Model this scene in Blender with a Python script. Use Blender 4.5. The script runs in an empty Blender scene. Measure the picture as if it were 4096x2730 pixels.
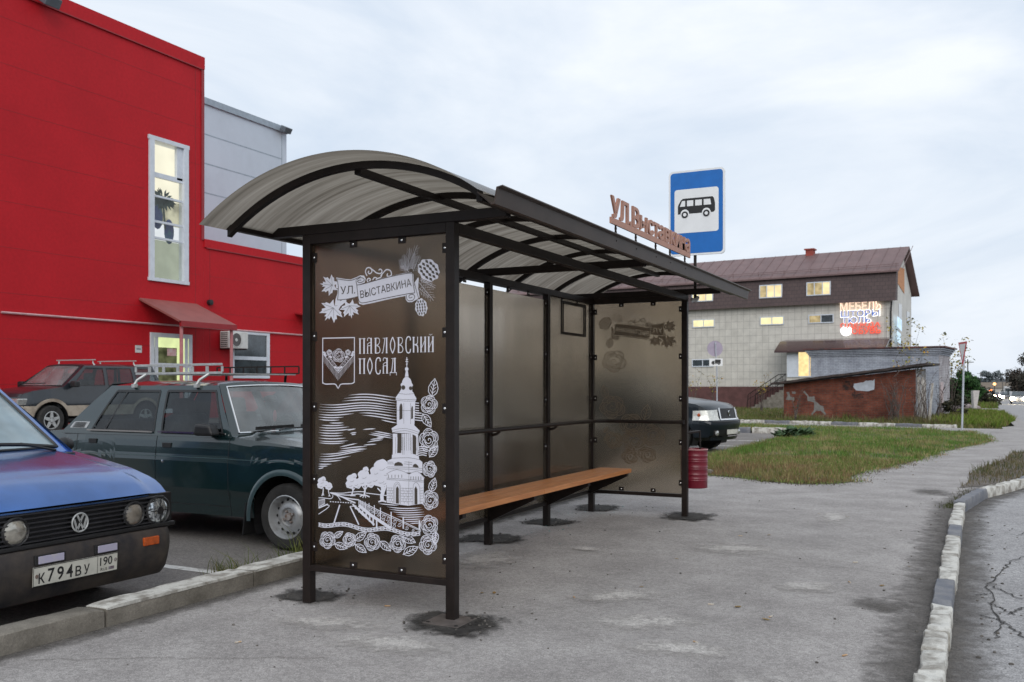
import bpy, math, random
import numpy as np
from mathutils import Vector, Matrix, noise
random.seed(7)
S = bpy.context.scene
COL = S.collection
R = math.radians
# ------------------------------------------------------------------ camera, sky, sun, exposure
TH = R(26.56); SN, CS = math.sin(TH), math.cos(TH)
FPX, HZ = 3735.0, 1547.0                       # focal length and horizon row in photograph pixels (4096 x 2730)
EYE = Vector((3.863, -4.734, 1.38))
cam = bpy.data.cameras.new("camera"); cam_o = bpy.data.objects.new("camera", cam); COL.objects.link(cam_o)
cam_o.location = EYE; cam_o.rotation_euler = (R(90), 0, TH)
cam.sensor_width = 36.0; cam.lens = FPX / 4096 * 36.0
cam.shift_y = (HZ - 1365) / 4096.0
cam.clip_start = 0.05; cam.clip_end = 4000
cam.dof.use_dof = True; cam.dof.focus_distance = 6.8; cam.dof.aperture_fstop = 5.0
S.camera = cam_o
S.render.resolution_x, S.render.resolution_y = 1024, 682
S.view_settings.view_transform = 'Standard'; S.view_settings.look = 'None'
S.view_settings.exposure = 0.2; S.view_settings.gamma = 1.0
cy = S.cycles
cy.max_bounces = 14; cy.transmission_bounces = 12; cy.transparent_max_bounces = 16; cy.diffuse_bounces = 3; cy.glossy_bounces = 4
cy.use_denoising = True; cy.sample_clamp_indirect = 6.0; cy.blur_glossy = 0.5
w = bpy.data.worlds.new("World"); S.world = w; w.use_nodes = True
nt = w.node_tree; nt.nodes.clear(); N = nt.nodes.new; L = nt.links.new
SUN_EL, SUN_AZ = R(34), R(150)
sky = N('ShaderNodeTexSky'); sky.sky_type = 'NISHITA'; sky.sun_disc = False
sky.sun_elevation = SUN_EL; sky.sun_rotation = SUN_AZ; sky.air_density = 1.5; sky.dust_density = 3.0
tc = N('ShaderNodeTexCoord'); mp = N('ShaderNodeMapping'); mp.inputs['Scale'].default_value = (1.0, 1.0, 3.2)
mp.inputs['Rotation'].default_value = (0.15, 0.1, 0.5)
L(tc.outputs['Generated'], mp.inputs[0])
n1 = N('ShaderNodeTexNoise'); n1.inputs['Scale'].default_value = 1.7; n1.inputs['Detail'].default_value = 7; n1.inputs['Roughness'].default_value = .55; n1.inputs['Distortion'].default_value = .5
L(mp.outputs[0], n1.inputs['Vector'])
cr = N('ShaderNodeValToRGB'); cr.color_ramp.elements[0].position = .36; cr.color_ramp.elements[1].position = .62
cr.color_ramp.elements[0].color = (5.2, 6.1, 7.35, 1); cr.color_ramp.elements[1].color = (8.15, 8.5, 8.95, 1)
L(n1.outputs['Fac'], cr.inputs[0])
# the cloud deck is a little bluer and darker towards the horizon
sx = N('ShaderNodeSeparateXYZ'); L(tc.outputs['Generated'], sx.inputs[0])
hr = N('ShaderNodeValToRGB'); hr.color_ramp.elements[0].position = .0; hr.color_ramp.elements[1].position = .42
hr.color_ramp.elements[0].color = (.88, .91, .95, 1); hr.color_ramp.elements[1].color = (1.04, 1.03, 1.02, 1)
L(sx.outputs['Z'], hr.inputs[0])
mu = N('ShaderNodeMix'); mu.data_type = 'RGBA'; mu.blend_type = 'MULTIPLY'; mu.inputs[0].default_value = 1
L(cr.outputs[0], mu.inputs[6]); L(hr.outputs[0], mu.inputs[7])
mx = N('ShaderNodeMix'); mx.data_type = 'RGBA'; mx.inputs[0].default_value = .94
L(sky.outputs[0], mx.inputs[6]); L(mu.outputs[2], mx.inputs[7])
bg = N('ShaderNodeBackground'); bg.inputs['Strength'].default_value = 0.106; L(mx.outputs[2], bg.inputs['Color'])
wo = N('ShaderNodeOutputWorld'); L(bg.outputs[0], wo.inputs[0])
sl = bpy.data.lights.new("sun", 'SUN'); sl.energy = 1.3; sl.angle = R(45); sl.color = (1, .965, .91)
so = bpy.data.objects.new("sun", sl); COL.objects.link(so)
so.rotation_euler = (R(90) - SUN_EL, 0, R(30)); so.location = (0, 0, 30)

# ------------------------------------------------------------------ pixel rays (photograph pixels -> places in the scene)
def ray(px, py):
    a = (px - 2048) / FPX; b = -(py - HZ) / FPX
    return Vector((CS * a - SN, SN * a + CS, b))
def on_x(px, py, v): d = ray(px, py); return EYE + d * ((v - EYE.x) / d.x)
def on_y(px, py, u): d = ray(px, py); return EYE + d * ((u - EYE.y) / d.y)
def on_d(px, py, D): return EYE + ray(px, py) * D
def zg(u): return -.006 * max(0.0, u - 20)
def on_g(px, py, off=0):
    z = off
    for i in range(60):
        d = ray(px, py); P = EYE + d * ((z - EYE.z) / d.z); z = .5 * z + .5 * (zg(P.y) + off)
    return P

# ------------------------------------------------------------------ materials
def mat(name, col, rough=.6, metal=0, var=.12, scale=5.0, bump=0.0, bscale=60.0, coat=0, spec=.5, col2=None, lo=.35, hi=.65, stretch=(1, 1, 1), detail=5, emit=0, rvar=0, ior=1.5, attr=None, speck=0, speckscale=250):
    m = bpy.data.materials.new(name); m.use_nodes = True
    t = m.node_tree; b = t.nodes['Principled BSDF']; n = t.nodes.new; l = t.links.new
    tcn = n('ShaderNodeTexCoord'); mpn = n('ShaderNodeMapping'); mpn.inputs['Scale'].default_value = stretch
    l(tcn.outputs['Object'], mpn.inputs[0])
    nz = n('ShaderNodeTexNoise'); nz.inputs['Scale'].default_value = scale; nz.inputs['Detail'].default_value = detail; nz.inputs['Roughness'].default_value = .6
    l(mpn.outputs[0], nz.inputs['Vector'])
    rp = n('ShaderNodeValToRGB'); rp.color_ramp.elements[0].position = lo; rp.color_ramp.elements[1].position = hi
    c = tuple(col)
    if col2 is None:
        a0 = tuple(max(0, x * (1 - var)) for x in c); a1 = tuple(x * (1 + var) for x in c)
    else:
        a0, a1 = c, tuple(col2)
    rp.color_ramp.elements[0].color = a0 + (1,); rp.color_ramp.elements[1].color = a1 + (1,)
    l(nz.outputs['Fac'], rp.inputs[0])
    out = rp.outputs[0]
    if attr:
        at = n('ShaderNodeAttribute'); at.attribute_name = attr
        mm = n('ShaderNodeMix'); mm.data_type = 'RGBA'; mm.blend_type = 'MULTIPLY'; mm.inputs[0].default_value = 1
        l(out, mm.inputs[6]); l(at.outputs['Color'], mm.inputs[7]); out = mm.outputs[2]
    if speck:
        n3 = n('ShaderNodeTexNoise'); n3.inputs['Scale'].default_value = speckscale; n3.inputs['Detail'].default_value = 2
        l(tcn.outputs['Object'], n3.inputs['Vector'])
        r3 = n('ShaderNodeValToRGB'); r3.color_ramp.elements[0].position = .3; r3.color_ramp.elements[1].position = .7
        r3.color_ramp.elements[0].color = (1 - speck,) * 3 + (1,); r3.color_ramp.elements[1].color = (1 + speck,) * 3 + (1,)
        l(n3.outputs['Fac'], r3.inputs[0])
        m3 = n('ShaderNodeMix'); m3.data_type = 'RGBA'; m3.blend_type = 'MULTIPLY'; m3.inputs[0].default_value = 1
        l(out, m3.inputs[6]); l(r3.outputs[0], m3.inputs[7]); out = m3.outputs[2]
    if speck and speckscale > 90:                     # coarser grit
        n4 = n('ShaderNodeTexVoronoi'); n4.inputs['Scale'].default_value = speckscale * .42; l(tcn.outputs['Object'], n4.inputs['Vector'])
        r4 = n('ShaderNodeValToRGB'); r4.color_ramp.elements[0].position = .0; r4.color_ramp.elements[1].position = 1.0; q = speck * .5
        s4 = n('ShaderNodeSeparateColor'); l(n4.outputs['Color'], s4.inputs[0]); l(s4.outputs[0], r4.inputs[0])
        r4.color_ramp.elements[0].color = (1 - q,) * 3 + (1,); r4.color_ramp.elements[1].color = (1 + q,) * 3 + (1,)
        m4 = n('ShaderNodeMix'); m4.data_type = 'RGBA'; m4.blend_type = 'MULTIPLY'; m4.inputs[0].default_value = 1
        l(out, m4.inputs[6]); l(r4.outputs[0], m4.inputs[7]); out = m4.outputs[2]
    l(out, b.inputs['Base Color'])
    b.inputs['Roughness'].default_value = rough; b.inputs['Metallic'].default_value = metal
    b.inputs['Coat Weight'].default_value = coat; b.inputs['Coat Roughness'].default_value = .08
    b.inputs['Specular IOR Level'].default_value = spec; b.inputs['IOR'].default_value = ior
    if rvar:
        mr = n('ShaderNodeMapRange'); mr.inputs[1].default_value = .3; mr.inputs[2].default_value = .7
        mr.inputs[3].default_value = max(0, rough - rvar); mr.inputs[4].default_value = min(1, rough + rvar)
        l(nz.outputs['Fac'], mr.inputs[0]); l(mr.outputs[0], b.inputs['Roughness'])
    if bump:
        n2 = n('ShaderNodeTexNoise'); n2.inputs['Scale'].default_value = bscale; n2.inputs['Detail'].default_value = 4
        l(tcn.outputs['Object'], n2.inputs['Vector'])
        bp = n('ShaderNodeBump'); bp.inputs['Strength'].default_value = bump; bp.inputs['Distance'].default_value = .01
        l(n2.outputs['Fac'], bp.inputs['Height']); l(bp.outputs[0], b.inputs['Normal'])
    if emit:
        l(rp.outputs[0], b.inputs['Emission Color']); b.inputs['Emission Strength'].default_value = emit
    return m

def brick_mat(name, c1, c2, mortar, bw, bh, ms=.012, offset=.5, axis='YZ', rough=.85, bump=.3, stain=None, msmooth=.1, patch=None):
    m = bpy.data.materials.new(name); m.use_nodes = True
    t = m.node_tree; b = t.nodes['Principled BSDF']; n = t.nodes.new; l = t.links.new
    tcn = n('ShaderNodeTexCoord'); sp = n('ShaderNodeSeparateXYZ'); l(tcn.outputs['Object'], sp.inputs[0])
    cb = n('ShaderNodeCombineXYZ')
    l(sp.outputs[axis[0]], cb.inputs[0]); l(sp.outputs[axis[1]], cb.inputs[1])
    br = n('ShaderNodeTexBrick'); br.offset = offset; br.inputs['Scale'].default_value = 1.0
    br.inputs['Brick Width'].default_value = bw; br.inputs['Row Height'].default_value = bh
    br.inputs['Mortar Size'].default_value = ms; br.inputs['Mortar Smooth'].default_value = msmooth; br.inputs['Bias'].default_value = 0
    br.inputs['Color1'].default_value = c1 + (1,); br.inputs['Color2'].default_value = c2 + (1,); br.inputs['Mortar'].default_value = mortar + (1,)
    l(cb.outputs[0], br.inputs['Vector'])
    nz = n('ShaderNodeTexNoise'); nz.inputs['Scale'].default_value = 1.6; nz.inputs['Detail'].default_value = 8; nz.inputs['Roughness'].default_value = .65
    l(tcn.outputs['Object'], nz.inputs['Vector'])
    rp = n('ShaderNodeValToRGB'); rp.color_ramp.elements[0].position = .35; rp.color_ramp.elements[1].position = .65
    st = stain or (.75, .75, .75)
    rp.color_ramp.elements[0].color = st + (1,); rp.color_ramp.elements[1].color = (1.1, 1.1, 1.1, 1)
    l(nz.outputs['Fac'], rp.inputs[0])
    mm = n('ShaderNodeMix'); mm.data_type = 'RGBA'; mm.blend_type = 'MULTIPLY'; mm.inputs[0].default_value = 1
    l(br.outputs['Color'], mm.inputs[6]); l(rp.outputs[0], mm.inputs[7])
    l(mm.outputs[2], b.inputs['Base Color']); b.inputs['Roughness'].default_value = rough
    bp = n('ShaderNodeBump'); bp.inputs['Strength'].default_value = bump; bp.inputs['Distance'].default_value = .01; bp.invert = True
    l(br.outputs['Fac'], bp.inputs['Height']); l(bp.outputs[0], b.inputs['Normal'])
    return m

def emis(name, col, strength, var=.1, scale=3):
    m = bpy.data.materials.new(name); m.use_nodes = True; t = m.node_tree; t.nodes.clear(); n = t.nodes.new; l = t.links.new
    tcn = n('ShaderNodeTexCoord'); nz = n('ShaderNodeTexNoise'); nz.inputs['Scale'].default_value = scale
    l(tcn.outputs['Object'], nz.inputs['Vector'])
    rp = n('ShaderNodeValToRGB'); rp.color_ramp.elements[0].position = .35; rp.color_ramp.elements[1].position = .65
    rp.color_ramp.elements[0].color = tuple(x * (1 - var) for x in col) + (1,); rp.color_ramp.elements[1].color = tuple(x * (1 + var) for x in col) + (1,)
    l(nz.outputs['Fac'], rp.inputs[0])
    e = n('ShaderNodeEmission'); e.inputs['Strength'].default_value = strength; l(rp.outputs[0], e.inputs['Color'])
    o = n('ShaderNodeOutputMaterial'); l(e.outputs[0], o.inputs[0]); return m

def frosted(name, col, rough, dust=.06, dustcol=(.30, .27, .23)):
    m = bpy.data.materials.new(name); m.use_nodes = True; t = m.node_tree; t.nodes.clear(); n = t.nodes.new; l = t.links.new
    g = n('ShaderNodeBsdfGlass'); g.inputs['Color'].default_value = col + (1,); g.inputs['IOR'].default_value = 1.45; g.inputs['Roughness'].default_value = rough
    tcn = n('ShaderNodeTexCoord'); nz = n('ShaderNodeTexNoise'); nz.inputs['Scale'].default_value = 3; nz.inputs['Detail'].default_value = 6
    mp = n('ShaderNodeMapping'); mp.inputs['Scale'].default_value = (1, 1, .35); l(tcn.outputs['Object'], mp.inputs[0]); l(mp.outputs[0], nz.inputs['Vector'])
    d = n('ShaderNodeBsdfDiffuse'); d.inputs['Color'].default_value = dustcol + (1,)
    mr = n('ShaderNodeMapRange'); mr.inputs[1].default_value = .35; mr.inputs[2].default_value = .75; mr.inputs[3].default_value = dust * .2; mr.inputs[4].default_value = dust * 2.4
    l(nz.outputs['Fac'], mr.inputs[0])
    mxs = n('ShaderNodeMixShader'); l(mr.outputs[0], mxs.inputs[0]); l(g.outputs[0], mxs.inputs[1]); l(d.outputs[0], mxs.inputs[2])
    gl = n('ShaderNodeBsdfGlossy'); gl.inputs['Roughness'].default_value = .09
    gm = n('ShaderNodeNewGeometry'); vd = n('ShaderNodeVectorMath'); vd.operation = 'DOT_PRODUCT'; l(gm.outputs['Normal'], vd.inputs[0]); l(gm.outputs['Incoming'], vd.inputs[1])
    ab = n('ShaderNodeMath'); ab.operation = 'ABSOLUTE'; l(vd.outputs['Value'], ab.inputs[0]); om = n('ShaderNodeMath'); om.operation = 'SUBTRACT'; om.inputs[0].default_value = 1; l(ab.outputs[0], om.inputs[1])
    pw = n('ShaderNodeMath'); pw.operation = 'POWER'; pw.inputs[1].default_value = 5; l(om.outputs[0], pw.inputs[0]); fr = n('ShaderNodeMath'); fr.operation = 'MULTIPLY_ADD'; fr.inputs[1].default_value = .6; fr.inputs[2].default_value = .02; l(pw.outputs[0], fr.inputs[0])
    m2 = n('ShaderNodeMixShader'); l(fr.outputs[0], m2.inputs[0]); l(mxs.outputs[0], m2.inputs[1]); l(gl.outputs[0], m2.inputs[2])
    o = n('ShaderNodeOutputMaterial'); l(m2.outputs[0], o.inputs[0]); return m

def pane_mat(name, tint=(.5, .55, .56), refl=1.0, rough=.02, haze=0.0, hazecol=(.62, .68, .70)):
    m = bpy.data.materials.new(name); m.use_nodes = True; t = m.node_tree; t.nodes.clear(); n = t.nodes.new; l = t.links.new
    tr = n('ShaderNodeBsdfTransparent'); tr.inputs[0].default_value = tint + (1,)
    gl = n('ShaderNodeBsdfGlossy'); gl.inputs['Roughness'].default_value = rough
    gm = n('ShaderNodeNewGeometry'); vd = n('ShaderNodeVectorMath'); vd.operation = 'DOT_PRODUCT'; l(gm.outputs['Normal'], vd.inputs[0]); l(gm.outputs['Incoming'], vd.inputs[1])
    ab = n('ShaderNodeMath'); ab.operation = 'ABSOLUTE'; l(vd.outputs['Value'], ab.inputs[0]); om = n('ShaderNodeMath'); om.operation = 'SUBTRACT'; om.inputs[0].default_value = 1; l(ab.outputs[0], om.inputs[1])
    pw = n('ShaderNodeMath'); pw.operation = 'POWER'; pw.inputs[1].default_value = 5; l(om.outputs[0], pw.inputs[0]); fr = n('ShaderNodeMath'); fr.operation = 'MULTIPLY_ADD'; fr.inputs[1].default_value = .95; fr.inputs[2].default_value = .05; l(pw.outputs[0], fr.inputs[0])
    tcn = n('ShaderNodeTexCoord'); nz = n('ShaderNodeTexNoise'); nz.inputs['Scale'].default_value = 4; l(tcn.outputs['Object'], nz.inputs['Vector'])
    mr = n('ShaderNodeMath'); mr.operation = 'MULTIPLY'; mr.inputs[1].default_value = refl; l(fr.outputs[0], mr.inputs[0])
    a = n('ShaderNodeMath'); a.operation = 'MULTIPLY_ADD'; a.inputs[1].default_value = .04; l(nz.outputs['Fac'], a.inputs[0]); l(mr.outputs[0], a.inputs[2])
    mxs = n('ShaderNodeMixShader'); l(a.outputs[0], mxs.inputs[0]); l(tr.outputs[0], mxs.inputs[1]); l(gl.outputs[0], mxs.inputs[2])
    o = n('ShaderNodeOutputMaterial'); l(mxs.outputs[0], o.inputs[0])
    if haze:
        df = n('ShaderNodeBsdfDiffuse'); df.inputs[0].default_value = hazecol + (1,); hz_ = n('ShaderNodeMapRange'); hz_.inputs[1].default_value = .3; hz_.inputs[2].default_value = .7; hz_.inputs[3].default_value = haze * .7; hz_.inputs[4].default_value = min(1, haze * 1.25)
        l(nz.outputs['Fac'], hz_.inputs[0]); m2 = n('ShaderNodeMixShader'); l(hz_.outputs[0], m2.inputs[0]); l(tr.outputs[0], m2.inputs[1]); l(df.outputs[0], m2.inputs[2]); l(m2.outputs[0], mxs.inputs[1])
    return m

# ------------------------------------------------------------------ mesh helpers
ROOTM = {}
class MB:
    """collects faces; build() links them as ONE mesh object"""
    def __init__(s): s.v = []; s.f = []; s.m = []; s.cur = 0
    def slot(s, i): s.cur = i; return s
    def add(s, vs, fs):
        k = len(s.v); s.v += [tuple(p) for p in vs]
        for f in fs: s.f.append(tuple(i + k for i in f)); s.m.append(s.cur)
        return s
    def box(s, x0, x1, y0, y1, z0, z1):
        return s.add([(x0, y0, z0), (x1, y0, z0), (x1, y1, z0), (x0, y1, z0), (x0, y0, z1), (x1, y0, z1), (x1, y1, z1), (x0, y1, z1)],
                     [(3, 2, 1, 0), (4, 5, 6, 7), (0, 1, 5, 4), (1, 2, 6, 5), (2, 3, 7, 6), (3, 0, 4, 7)])
    def quad(s, a, b, c, d): return s.add([a, b, c, d], [(0, 1, 2, 3)])
    def poly(s, pts): return s.add(pts, [tuple(range(len(pts)))])
    def beam(s, a, b, wd, h, up=(0, 0, 1)):
        a = Vector(a); b = Vector(b); d = (b - a).normalized(); r = d.cross(Vector(up))
        if r.length < 1e-4: r = d.cross(Vector((1, 0, 0)))
        r.normalize(); u2 = r.cross(d).normalized(); r = r * wd / 2; u2 = u2 * h / 2
        return s.add([a - r - u2, a + r - u2, a + r + u2, a - r + u2, b - r - u2, b + r - u2, b + r + u2, b - r + u2],
                     [(0, 1, 2, 3), (7, 6, 5, 4), (0, 4, 5, 1), (1, 5, 6, 2), (2, 6, 7, 3), (3, 7, 4, 0)])
    def tube(s, pts, r, n=8, cap=True):
        pts = [Vector(p) for p in pts]; rr = r if isinstance(r, (list, tuple)) else [r] * len(pts); rings = []
        for i, p in enumerate(pts):
            d = (pts[min(i + 1, len(pts) - 1)] - pts[max(i - 1, 0)]).normalized()
            a = d.cross(Vector((0, 0, 1)))
            if a.length < 1e-3: a = d.cross(Vector((1, 0, 0)))
            a.normalize(); b = d.cross(a)
            rings.append([p + (a * math.cos(2 * math.pi * k / n) + b * math.sin(2 * math.pi * k / n)) * rr[i] for k in range(n)])
        vs = [q for g in rings for q in g]; fs = []
        for i in range(len(pts) - 1):
            for k in range(n): fs.append((i * n + k, i * n + (k + 1) % n, (i + 1) * n + (k + 1) % n, (i + 1) * n + k))
        if cap: fs += [tuple(range(n))[::-1], tuple((len(pts) - 1) * n + k for k in range(n))]
        return s.add(vs, fs)
    def lathe(s, prof, c, axis, n=24):
        """prof: (radius, distance along axis)"""
        c = Vector(c); ax = Vector(axis).normalized(); a = ax.cross(Vector((0, 0, 1)))
        if a.length < 1e-3: a = Vector((1, 0, 0))
        a.normalize(); b = ax.cross(a); vs = []; fs = []
        for r, h in prof:
            for k in range(n):
                t = 2 * math.pi * k / n; vs.append(c + ax * h + (a * math.cos(t) + b * math.sin(t)) * r)
        for i in range(len(prof) - 1):
            for k in range(n): fs.append((i * n + k, i * n + (k + 1) % n, (i + 1) * n + (k + 1) % n, (i + 1) * n + k))
        return s.add(vs, fs)
    def prism(s, pts, off):
        """pts: 3-D outline, off: extrusion vector"""
        pts = [Vector(p) for p in pts]; off = Vector(off); n = len(pts)
        vs = pts + [p + off for p in pts]
        return s.add(vs, [tuple(range(n))[::-1], tuple(range(n, 2 * n))] + [(i, (i + 1) % n, (i + 1) % n + n, i + n) for i in range(n)])
    def grid(s, fn, nu, nv):
        vs = [fn(i / nu, j / nv) for i in range(nu + 1) for j in range(nv + 1)]; k = nv + 1
        return s.add(vs, [(i * k + j, (i + 1) * k + j, (i + 1) * k + j + 1, i * k + j + 1) for i in range(nu) for j in range(nv)])
    def ball(s, c, r, n=10, sc=(1, 1, 1)):
        c = Vector(c)
        def fn(a, b):
            t = a * math.pi; p = b * 2 * math.pi
            return c + Vector((r * sc[0] * math.sin(t) * math.cos(p), r * sc[1] * math.sin(t) * math.sin(p), r * sc[2] * math.cos(t)))
        return s.grid(fn, n // 2 + 2, n)
    def build(s, name, mats, parent=None, smooth=False, bevel=0, segs=2, angle=40):
        me = bpy.data.meshes.new(name); o = bpy.data.objects.new(name, me)
        vs = s.v
        M4 = Matrix.Identity(4)
        if parent is not None:
            M4 = ROOTM[parent.name]; inv = M4.inverted(); vs = [inv @ Vector(p) for p in vs]
        me.from_pydata([tuple(p) for p in vs], [], s.f)
        if not isinstance(mats, (list, tuple)): mats = [mats]
        for m in mats: me.materials.append(m)
        if len(mats) > 1: me.polygons.foreach_set('material_index', s.m)
        me.validate(); me.update()
        COL.objects.link(o)
        if parent is not None: o.parent = parent
        ROOTM[o.name] = M4
        if smooth:
            me.polygons.foreach_set('use_smooth', [True] * len(me.polygons))
            try: me.set_sharp_from_angle(angle=R(angle))
            except Exception: pass
        if bevel:
            bm = o.modifiers.new('bevel', 'BEVEL'); bm.width = bevel; bm.segments = segs; bm.limit_method = 'ANGLE'; bm.angle_limit = R(40)
        return o

def tag(o, label=None, cat=None, group=None, kind=None):
    if label: o['label'] = label
    if cat: o['category'] = cat
    if group: o['group'] = group
    if kind: o['kind'] = kind
    return o
def empty(name, loc, label=None, cat=None, group=None, rz=0):
    o = bpy.data.objects.new(name, None); COL.objects.link(o); o.location = loc; o.rotation_euler = (0, 0, rz)
    ROOTM[o.name] = Matrix.Translation(Vector(loc)) @ Matrix.Rotation(rz, 4, 'Z')
    o.empty_display_size = .1
    return tag(o, label, cat, group)
def struct(name, mb, m, **k): return tag(mb.build(name, m, **k), kind='structure')

_txt = {}
def text_faces(body, bold=0.0):
    """letters as faces in a 0..1 box: (verts, faces, aspect)"""
    if (body, bold) in _txt: return _txt[(body, bold)]
    c = bpy.data.curves.new('lettering', 'FONT'); c.body = body; c.offset = bold; c.resolution_u = 3
    o = bpy.data.objects.new('lettering', c); COL.objects.link(o)
    dg = bpy.context.evaluated_depsgraph_get(); me = bpy.data.meshes.new_from_object(o.evaluated_get(dg))
    V = np.array([tuple(v.co) for v in me.vertices]); F = [tuple(p.vertices) for p in me.polygons]
    bpy.data.objects.remove(o); bpy.data.curves.remove(c); bpy.data.meshes.remove(me)
    lo, hi = V.min(0), V.max(0); V = (V - lo) / np.maximum(hi - lo, 1e-6)
    r = (V[:, :2], F, (hi[0] - lo[0]) / (hi[1] - lo[1])); _txt[(body, bold)] = r
    return r
def put_text(mb, body, fn, bold=0.0):
    """fn maps (s, t) in the 0..1 text box to a 3-D point"""
    V, F, a = text_faces(body, bold); mb.add([fn(p[0], p[1]) for p in V], F)
# ------------------------------------------------------------------ shared materials
M_steel = mat('dark_brown_metal', (.0155, .0105, .009), rough=.48, var=.25, scale=9, bump=.05, bscale=300, spec=.25)
M_fascia = mat('brown_sheet_metal', (.048, .032, .025), rough=.38, var=.15, scale=6, metal=.2)
M_black = mat('black_plastic', (.012, .012, .013), rough=.5, var=.2)
M_rubber = mat('tyre_rubber', (.022, .021, .02), rough=.85, var=.35, scale=12, bump=.2, bscale=80)
M_white = mat('white_print', (.66, .66, .74), rough=.6, var=.03)
M_bolt = mat('bright_bolt', (.75, .75, .75), rough=.2, metal=1, var=.05)
M_chrome = mat('chrome', (.8, .8, .8), rough=.12, metal=1, var=.05)
M_silver = mat('silver_paint', (.42, .43, .43), rough=.4, metal=.3, var=.15, scale=20)
M_conc = mat('old_concrete', (.125, .112, .092), rough=.9, col2=(.215, .195, .165), scale=4, bump=.35, bscale=50, speck=.2)
M_concw = mat('whitewashed_concrete', (.56, .55, .51), rough=.9, col2=(.26, .24, .21), lo=.44, hi=.62, scale=8, bump=.4, bscale=45, speck=.12)
M_concd = mat('grey_painted_concrete', (.125, .135, .16), rough=.85, col2=(.20, .20, .21), scale=7, bump=.35, bscale=45, speck=.15)
M_asph = mat('worn_asphalt', (.268, .251, .242), rough=.92, col2=(.37, .35, .337), lo=.34, hi=.66, scale=1.7, detail=9, bump=.5, bscale=170, speck=.33, speckscale=130, spec=.25)
M_road = mat('road_asphalt', (.265, .258, .26), rough=.85, col2=(.35, .343, .343), lo=.3, hi=.7, scale=.9, detail=9, bump=.5, bscale=150, speck=.38, speckscale=110, spec=.3)
M_lot = mat('parking_asphalt', (.15, .138, .128), rough=.9, col2=(.225, .208, .195), lo=.3, hi=.7, scale=.8, detail=9, bump=.5, bscale=140, speck=.3, speckscale=110, spec=.25)
M_dark = mat('dark_fresh_asphalt', (.03, .028, .027), rough=.95, col2=(.085, .078, .07), lo=.42, hi=.7, scale=14, bump=1.0, bscale=60, speck=.5, speckscale=90)
M_dirt = mat('dirt', (.075, .062, .05), rough=.95, col2=(.15, .128, .108), scale=5, bump=.7, bscale=40, speck=.4)
M_pale = mat('cement_spill', (.36, .34, .32), rough=.95, col2=(.28, .26, .245), scale=6, bump=.4, bscale=90, speck=.2)
M_paint = mat('road_paint', (.62, .61, .58), rough=.8, col2=(.3, .28, .26), lo=.48, hi=.62, scale=9)
M_soil = mat('meadow_soil', (.055, .062, .022), rough=.95, col2=(.10, .085, .04), scale=1.5, detail=8, bump=.5, bscale=12)
M_wood = mat('bench_wood', (.60, .25, .085), rough=.5, col2=(.40, .145, .05), lo=.3, hi=.7, scale=5, stretch=(9, .5, 9), bump=.15, bscale=40)
M_glass = frosted('bronze_frosted_glass', (.72, .665, .59), .20)
M_gdark = frosted('bronze_frosted_end_glass', (.585, .50, .415), .19, dust=.05)

# ------------------------------------------------------------------ ground, road, pavements
def sheet(name, us, v0f, v1f, zf, m, nv=8, kind='structure'):
    b = MB(); k = nv + 1
    vs = []
    for u in us:
        a, c = v0f(u), v1f(u)
        for j in range(k):
            v = a + (c - a) * j / nv; vs.append((v, u, zf(v, u)))
    b.add(vs, [(i * k + j, i * k + j + 1, (i + 1) * k + j + 1, (i + 1) * k + j) for i in range(len(us) - 1) for j in range(nv)])
    return tag(b.build(name, m, smooth=True), kind=kind)
def lerp_pts(x, pts):
    if x <= pts[0][0]: return pts[0][1]
    for (a, b), (c, d) in zip(pts, pts[1:]):
        if x <= c: return b + (d - b) * (x - a) / (c - a)
    return pts[-1][1]
EDGE = [(-12, 3.72), (7.2, 3.72), (8.9, 3.97), (10.1, 4.36), (11.05, 4.58), (13, 5.1), (15, 5.4), (700, 5.4)]
edge = lambda u: lerp_pts(u, EDGE)
far_us = [-40, -20, -10, 0, 10, 20, 30, 40, 60, 80, 120, 180, 260, 360, 500, 800, 1400]
sheet('ground', far_us, lambda u: -900, lambda u: 900, lambda v, u: zg(u) - .13, M_soil, nv=40)
rs = [-12, -6, 0, 4, 7.2, 8, 8.9, 10.1, 11.05, 12, 13, 15, 18, 20, 25, 30, 40, 60, 90, 130, 200, 300, 500, 700]
sheet('road', rs, edge, lambda u: 15.5, lambda v, u: zg(u) - .075 + .012 * (v - 3.7) * (1 if v < 9 else 0) + (.063 if v >= 9 else 0) * 1.0, M_road, nv=6)
sheet('far_pavement', [-12, 20, 40, 80, 140, 260], lambda u: 15.5, lambda u: 19, lambda v, u: zg(u) + .02, M_asph, nv=2)
sheet('pavement', [-12, -8, -4, 0, 4, 7.2, 8, 8.9, 10.1, 11.05, 13, 15, 20, 25, 28.6, 31.2], lambda u: -.62 if u < 10 else -.9, lambda u: edge(u) - .05, lambda v, u: zg(u), M_asph, nv=6)
def zlot(v): return -.05 + .031 * max(0, -4 - v)
def lotz(v, u): return zlot(v) + zg(u)
sheet('parking_lot', [-30, -10, 0, 10, 20, 24.85], lambda u: -24, lambda u: -.7, lotz, M_lot, nv=48)
kline = lambda v: 32.05 - .27 * v * .95           # far kerb line beyond the side lane
sheet('side_lane', [0, 1], lambda t: -26, lambda t: 5.3, lambda v, u: 0, M_asph, nv=20)
o = bpy.data.objects['side_lane']
for vtx in o.data.vertices:
    v, t = vtx.co.x, vtx.co.y
    u = kline(v) - .1 - (1 - t) * 2.9; vtx.co = (v, u, zg(u) + (.006 if v < 5.2 else 0))
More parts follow.
